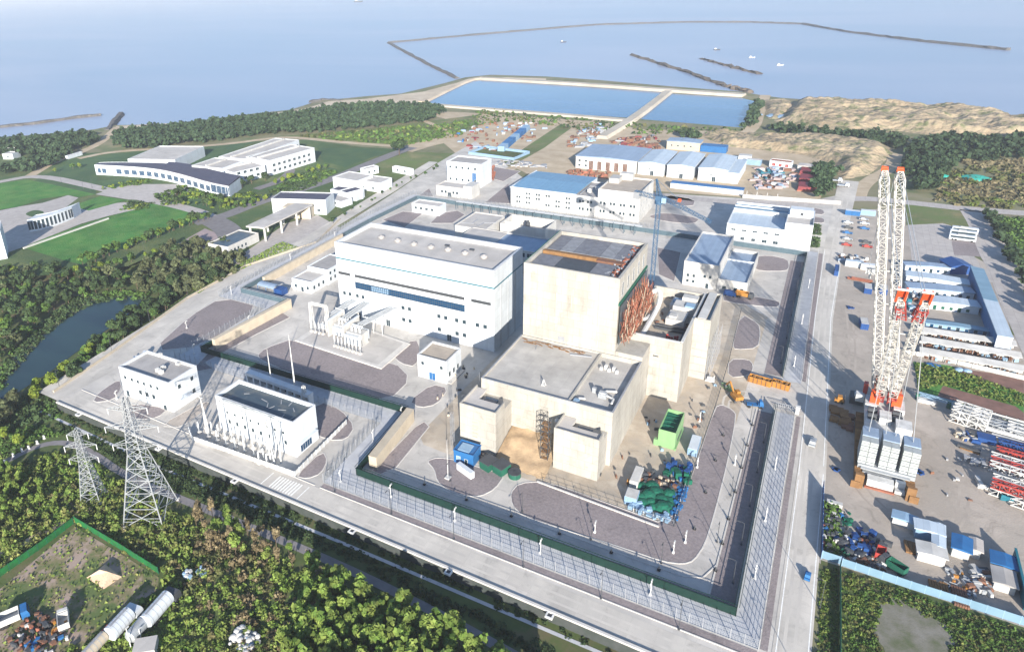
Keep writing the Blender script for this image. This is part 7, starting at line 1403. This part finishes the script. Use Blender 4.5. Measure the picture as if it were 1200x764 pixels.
shrubs('pond_bank_growth', [lw([(-10,470),(22,430),(54,393),(92,365),(120,354),(150,351),(170,352),(176,344),(150,340),(110,344),(84,350),(50,378),(18,406),(-10,444)]),lw([(-60,505),(-20,486),(8,474),(34,462),(68,440),(112,405),(160,366),(172,366),(160,385),(120,424),(84,456),(60,474),(72,488),(40,498),(0,504),(-60,514)])], 2.6, .4, 2.6, .75, [M.leafdark,M.leafolive,M.leafmid], 'dark shrubby growth on both banks of the pond', LOW+.02, nq=40)
shrubs('garden_shrubs', [[tuple(at(*p)[:2]) for p in q] for q in (((182,228),(222,216),(250,228),(300,226),(318,232),(290,244),(240,246),(190,240)),((316,226),(345,207),(385,198),(393,202),(360,222),(325,228)),((118,224),(150,220),(180,213),(172,210),(130,216)),((150,236),(180,238),(172,246),(140,246)))], 3.6, .3, 2.2, 1.1, [M.leafmid,M.leafsapling,M.leafdark,M.leafbright], 'clipped shrubs and flower beds on the campus gardens', .03, nq=26, bare=.45)
shrubs('ditch_growth', [[(-236,114.4),(-9,115.6),(-9,116.8),(-236,116.6)],lw([(60,495),(80,500),(200,548),(400,636),(600,738),(660,770),(625,766),(400,652),(255,596),(150,550),(100,519),(74,509)])], 1.7, .2, 1.1, .5, [M.leafdark], 'dark growth in the ditch between the front road and the path', LOW+.02, nq=44)
cover('compound_weeds', [[(p.x,p.y) for p in LP]], .9, .5, .5, M.leafground, 'weeds scattered on the dirt compound', LOW+.05, clump=4)
cover('pond_edge_growth', [lw([(-10,470),(25,428),(56,392),(94,364),(122,354),(150,352),(172,354),(150,346),(118,345),(86,352),(52,376),(20,402),(-10,440)])], 1.2, .8, .6, M.leafolive, 'reedy growth round the edge of the pond', LOW+.1)
shrubs('weeds', [[tuple(at(*p)[:2]) for p in ((964,662),(983,667),(983,790),(955,800))],[tuple(at(*p)[:2]) for p in ((987,668),(1066,695),(1200,740),(1260,760),(1150,900),(1116,790),(1112,764),(1116,745),(1090,726),(1066,710),(1034,708),(1026,740),(1044,800),(987,860))]], .95, .1, .8, .34, [M.leafmid,M.leafreed,M.leafground,M.leafreed], 'weeds and grass on the fenced plot at the lower right', .08, nq=24, patch=11, bare=.2)
cover('strip_weeds', [[tuple(at(*p)[:2]) for p in ((1072,426),(1100,430),(1140,440),(1200,462),(1200,478),(1105,452),(1076,458))]], 4, .8, .6, M.leafground, 'weeds on the muddy strip of the right yard', .1)
cover('yard_weeds', [[tuple(at(*p)[:2]) for p in ((966,592),(984,596),(986,655),(966,650))]], 9, 1.9, .6, M.leafmid, 'weeds growing through the storage strip', .05)
shrubs('reed_field', [[tuple(at(*p)[:2]) for p in ((1105,205),(1130,190),(1260,185),(1260,248),(1140,243),(1095,236))]], 5.5, .5, 2.6, 1.7, [M.leafreed,M.leafmid,M.leafdry,M.leafground], 'patchy reed field with pale tufts beyond the back road', .05, nq=24, patch=20., bare=.3)
cover('field_crop', [[tuple(at(*p)[:2]) for p in ((1160,255),(1260,258),(1260,330),(1192,310))]], 1.2, 1.2, 1.2, M.leafmid, 'green field growth right of the yard road', .05)
cover('rough_grass', [[tuple(at(*p)[:2]) for p in ((345,160),(440,152),(520,146),(555,140),(540,160),(480,170),(400,166))]], .12, 1.8, 2.8, [M.leafmid,M.leafreed,M.leafsapling], 'rough grassland with bushes before the seaside wood', .05, clump=22)
cover('shore_scrub', [[tuple(at(*p)[:2]) for p in ((560,128),(640,136),(745,145),(715,160),(660,150),(600,142),(545,150))],[tuple(at(*p)[:2]) for p in ((745,146),(880,153),(850,156),(790,158),(740,158))]], .06, 1.8, 2.8, [M.leafmid,M.leafreed,M.leafdark], 'patchy scrub behind the near reservoir bank', .05, clump=14)
# far woods read as masses
FW = lambda *ps: [[(p.x,p.y) for p in ats(q)] for q in ps]
wood('seaside_wood', FW([(140,156),(200,150),(300,140),(345,135),(345,156),(300,160),(230,169),(150,177),(132,168)],[(345,135),(400,127),(450,124),(500,126),(520,133),(500,143),(440,150),(345,158)]), 7, M.leaffar, 8, 'dense dark seaside wood between the campus and the beach', 'wood', 2.3, 46, seed=4)
wood('seaside_wood', FW([(-60,172),(0,166),(60,163),(108,158),(116,166),(88,178),(50,186),(0,182),(-60,190)],[(10,196),(50,186),(86,182),(60,196),(36,203),(0,205)]), 7, M.leaffar, 8, 'dark wood behind the cottages at the far left', 'wood', 2.3, 46, seed=6)
wood('shelter_belt', FW([(1066,172),(1100,164),(1200,166),(1260,170),(1260,188),(1200,188),(1120,192),(1100,212),(1092,230),(1070,226),(1060,200)],[(900,151),(960,156),(1035,161),(1066,168),(1050,175),(1000,164),(940,160),(896,156)]), 6.5, M.leaffar, 8, 'dark wood below the sand hills on the right', 'wood', 2.2, 46, seed=8)
wood('shelter_belt', FW([(955,200),(975,196),(985,206),(975,228),(958,234),(950,222)],[(868,150),(886,122),(894,122),(884,150)],[(792,160),(815,156),(820,164),(800,166)]), 6, M.leaffar, 7, 'patches of dark trees round the red stacks and the reservoir corner', 'wood', 2.0, 46, seed=9)
wood('field_hedge', FW([(1152,254),(1162,252),(1200,318),(1240,380),(1228,385),(1190,322)]), 5, M.leaffar, 6, 'dark hedge along the right side of the yard road', 'hedge', 1.8, 46, seed=10)
mb = MB()
for _ in range(9): mb.dome((random.uniform(-16,16),random.uniform(-5,5),0),random.uniform(3,7),9,3,.25)
o = mb.build('netting', mat('turquoise_net',(.03,.34,.27),(.02,.27,.22),.1,.7)); o.location = (*at(1122,208)[:2],.05); tag(o,'turquoise dust net draped over ground below the dark wood','net')
mb = MB()
for _ in range(6): mb.dome((random.uniform(-20,20),random.uniform(-6,6),0),random.uniform(4,8),9,3,.2)
o = mb.build('netting', M.bluepale); o.location = (*at(912,137)[:2],.5); tag(o,'pale blue dust net beside the sandy lane at the reservoir corner','net')
# withered bare growth in the narrow ditch line etc. is part of the ground cover above

# loose pieces of the heaps and roofs become single parts
LOOSE = ('roof_clutter','stain_patch','roof_plant','plank','crate','barrel','drum','part','bag','box','bar','plate','fitting','stored_goods','machine_block','pipe_cluster','roof_edge_rubble','mat','board','net','sheet','wall_ledge','load','roof_beam','roof_pipe','winch_guard','deck','ballast_tray','upper_cladding')
for o in [o for o in bpy.data.objects if o.type == 'MESH' and o.parent and o.name.split('.')[0] in LOOSE]:
    me = o.data
    if me.users > 1: continue
    bm = bmesh.new(); bm.from_mesh(me); bm.verts.ensure_lookup_table(); seen = set(); isl = []
    for v in bm.verts:
        if v.index in seen: continue
        st = [v]; comp = set()
        while st:
            q = st.pop()
            if q.index in comp: continue
            comp.add(q.index); st += [e.other_vert(q) for e in q.link_edges if e.other_vert(q).index not in comp]
        seen |= comp; isl.append(sorted(comp))
    if 1 < len(isl) <= 100:
        for k, comp in enumerate(isl):
            mp = {g: i for i, g in enumerate(comp)}; fs = [tuple(mp[v.index] for v in f.verts) for f in bm.faces if f.verts[0].index in mp]
            nm = bpy.data.meshes.new(me.name); nm.from_pydata([bm.verts[g].co[:] for g in comp], [], fs); nm.materials.append(me.materials[0])
            if k == 0: o.data = nm
            else: link(o.name.split('.')[0], nm, o.parent)
    bm.free()
# ------------------------------------------------------------------ air, light, camera
def haze(density):
    m = bpy.data.materials.new('haze_air'); m.use_nodes = True; nt = m.node_tree; nt.nodes.clear()
    o = nt.nodes.new('ShaderNodeOutputMaterial'); v = nt.nodes.new('ShaderNodeVolumePrincipled'); v.inputs['Color'].default_value = (.86,.91,1,1); v.inputs['Density'].default_value = density; v.inputs['Anisotropy'].default_value = .1
    nt.links.new(v.outputs[0], o.inputs['Volume']); mb = MB(); mb.box(-29500,-400,-5,29500,29500,152); b = mb.build('haze', m); b['kind'] = 'stuff'
HAZE = 1.3e-4
if HAZE: haze(HAZE)
SUN_AZ, SUN_EL = 150.0, 18.3
w = bpy.data.worlds.new('World'); sc.world = w; w.use_nodes = True; nt = w.node_tree
s = nt.nodes.new('ShaderNodeTexSky'); s.sky_type = 'NISHITA'; s.sun_disc = False; s.sun_elevation = math.radians(SUN_EL); s.sun_rotation = math.radians(SUN_AZ); s.altitude = 100; s.air_density = 1.0; s.dust_density = .6; s.ozone_density = 3.5
nt.links.new(s.outputs[0], nt.nodes['Background'].inputs[0]); nt.nodes['Background'].inputs[1].default_value = .10
ld = bpy.data.lights.new('sun', 'SUN'); ld.energy = 5.0; ld.angle = math.radians(.53); ld.color = (1,.925,.815); lo_ = bpy.data.objects.new('sun', ld); col.objects.link(lo_)
S = Vector((math.sin(math.radians(SUN_AZ))*math.cos(math.radians(SUN_EL)), math.cos(math.radians(SUN_AZ))*math.cos(math.radians(SUN_EL)), math.sin(math.radians(SUN_EL)))); lo_.rotation_euler = S.to_track_quat('Z','Y').to_euler(); lo_.location = (100,-100,300)
cd = bpy.data.cameras.new('camera'); co = bpy.data.objects.new('camera', cd); col.objects.link(co); sc.camera = co
cd.sensor_width = 36; cd.sensor_fit = 'HORIZONTAL'; cd.lens = F_/1200*36; cd.shift_x = (600-CX)/1200; cd.shift_y = (CY-382)/1200; cd.clip_start = 1; cd.clip_end = 60000
R3 = Matrix((CR, CU, -CF)).transposed(); co.matrix_world = Matrix.Translation((0,0,CH)) @ R3.to_4x4()
sc.view_settings.view_transform = 'Standard'; sc.view_settings.look = 'None'; sc.view_settings.gamma = 1; sc.view_settings.exposure = 1.3
sc.render.engine = 'CYCLES'; sc.cycles.use_denoising = True; sc.cycles.max_bounces = 6; sc.cycles.volume_bounces = 0; sc.cycles.transparent_max_bounces = 8
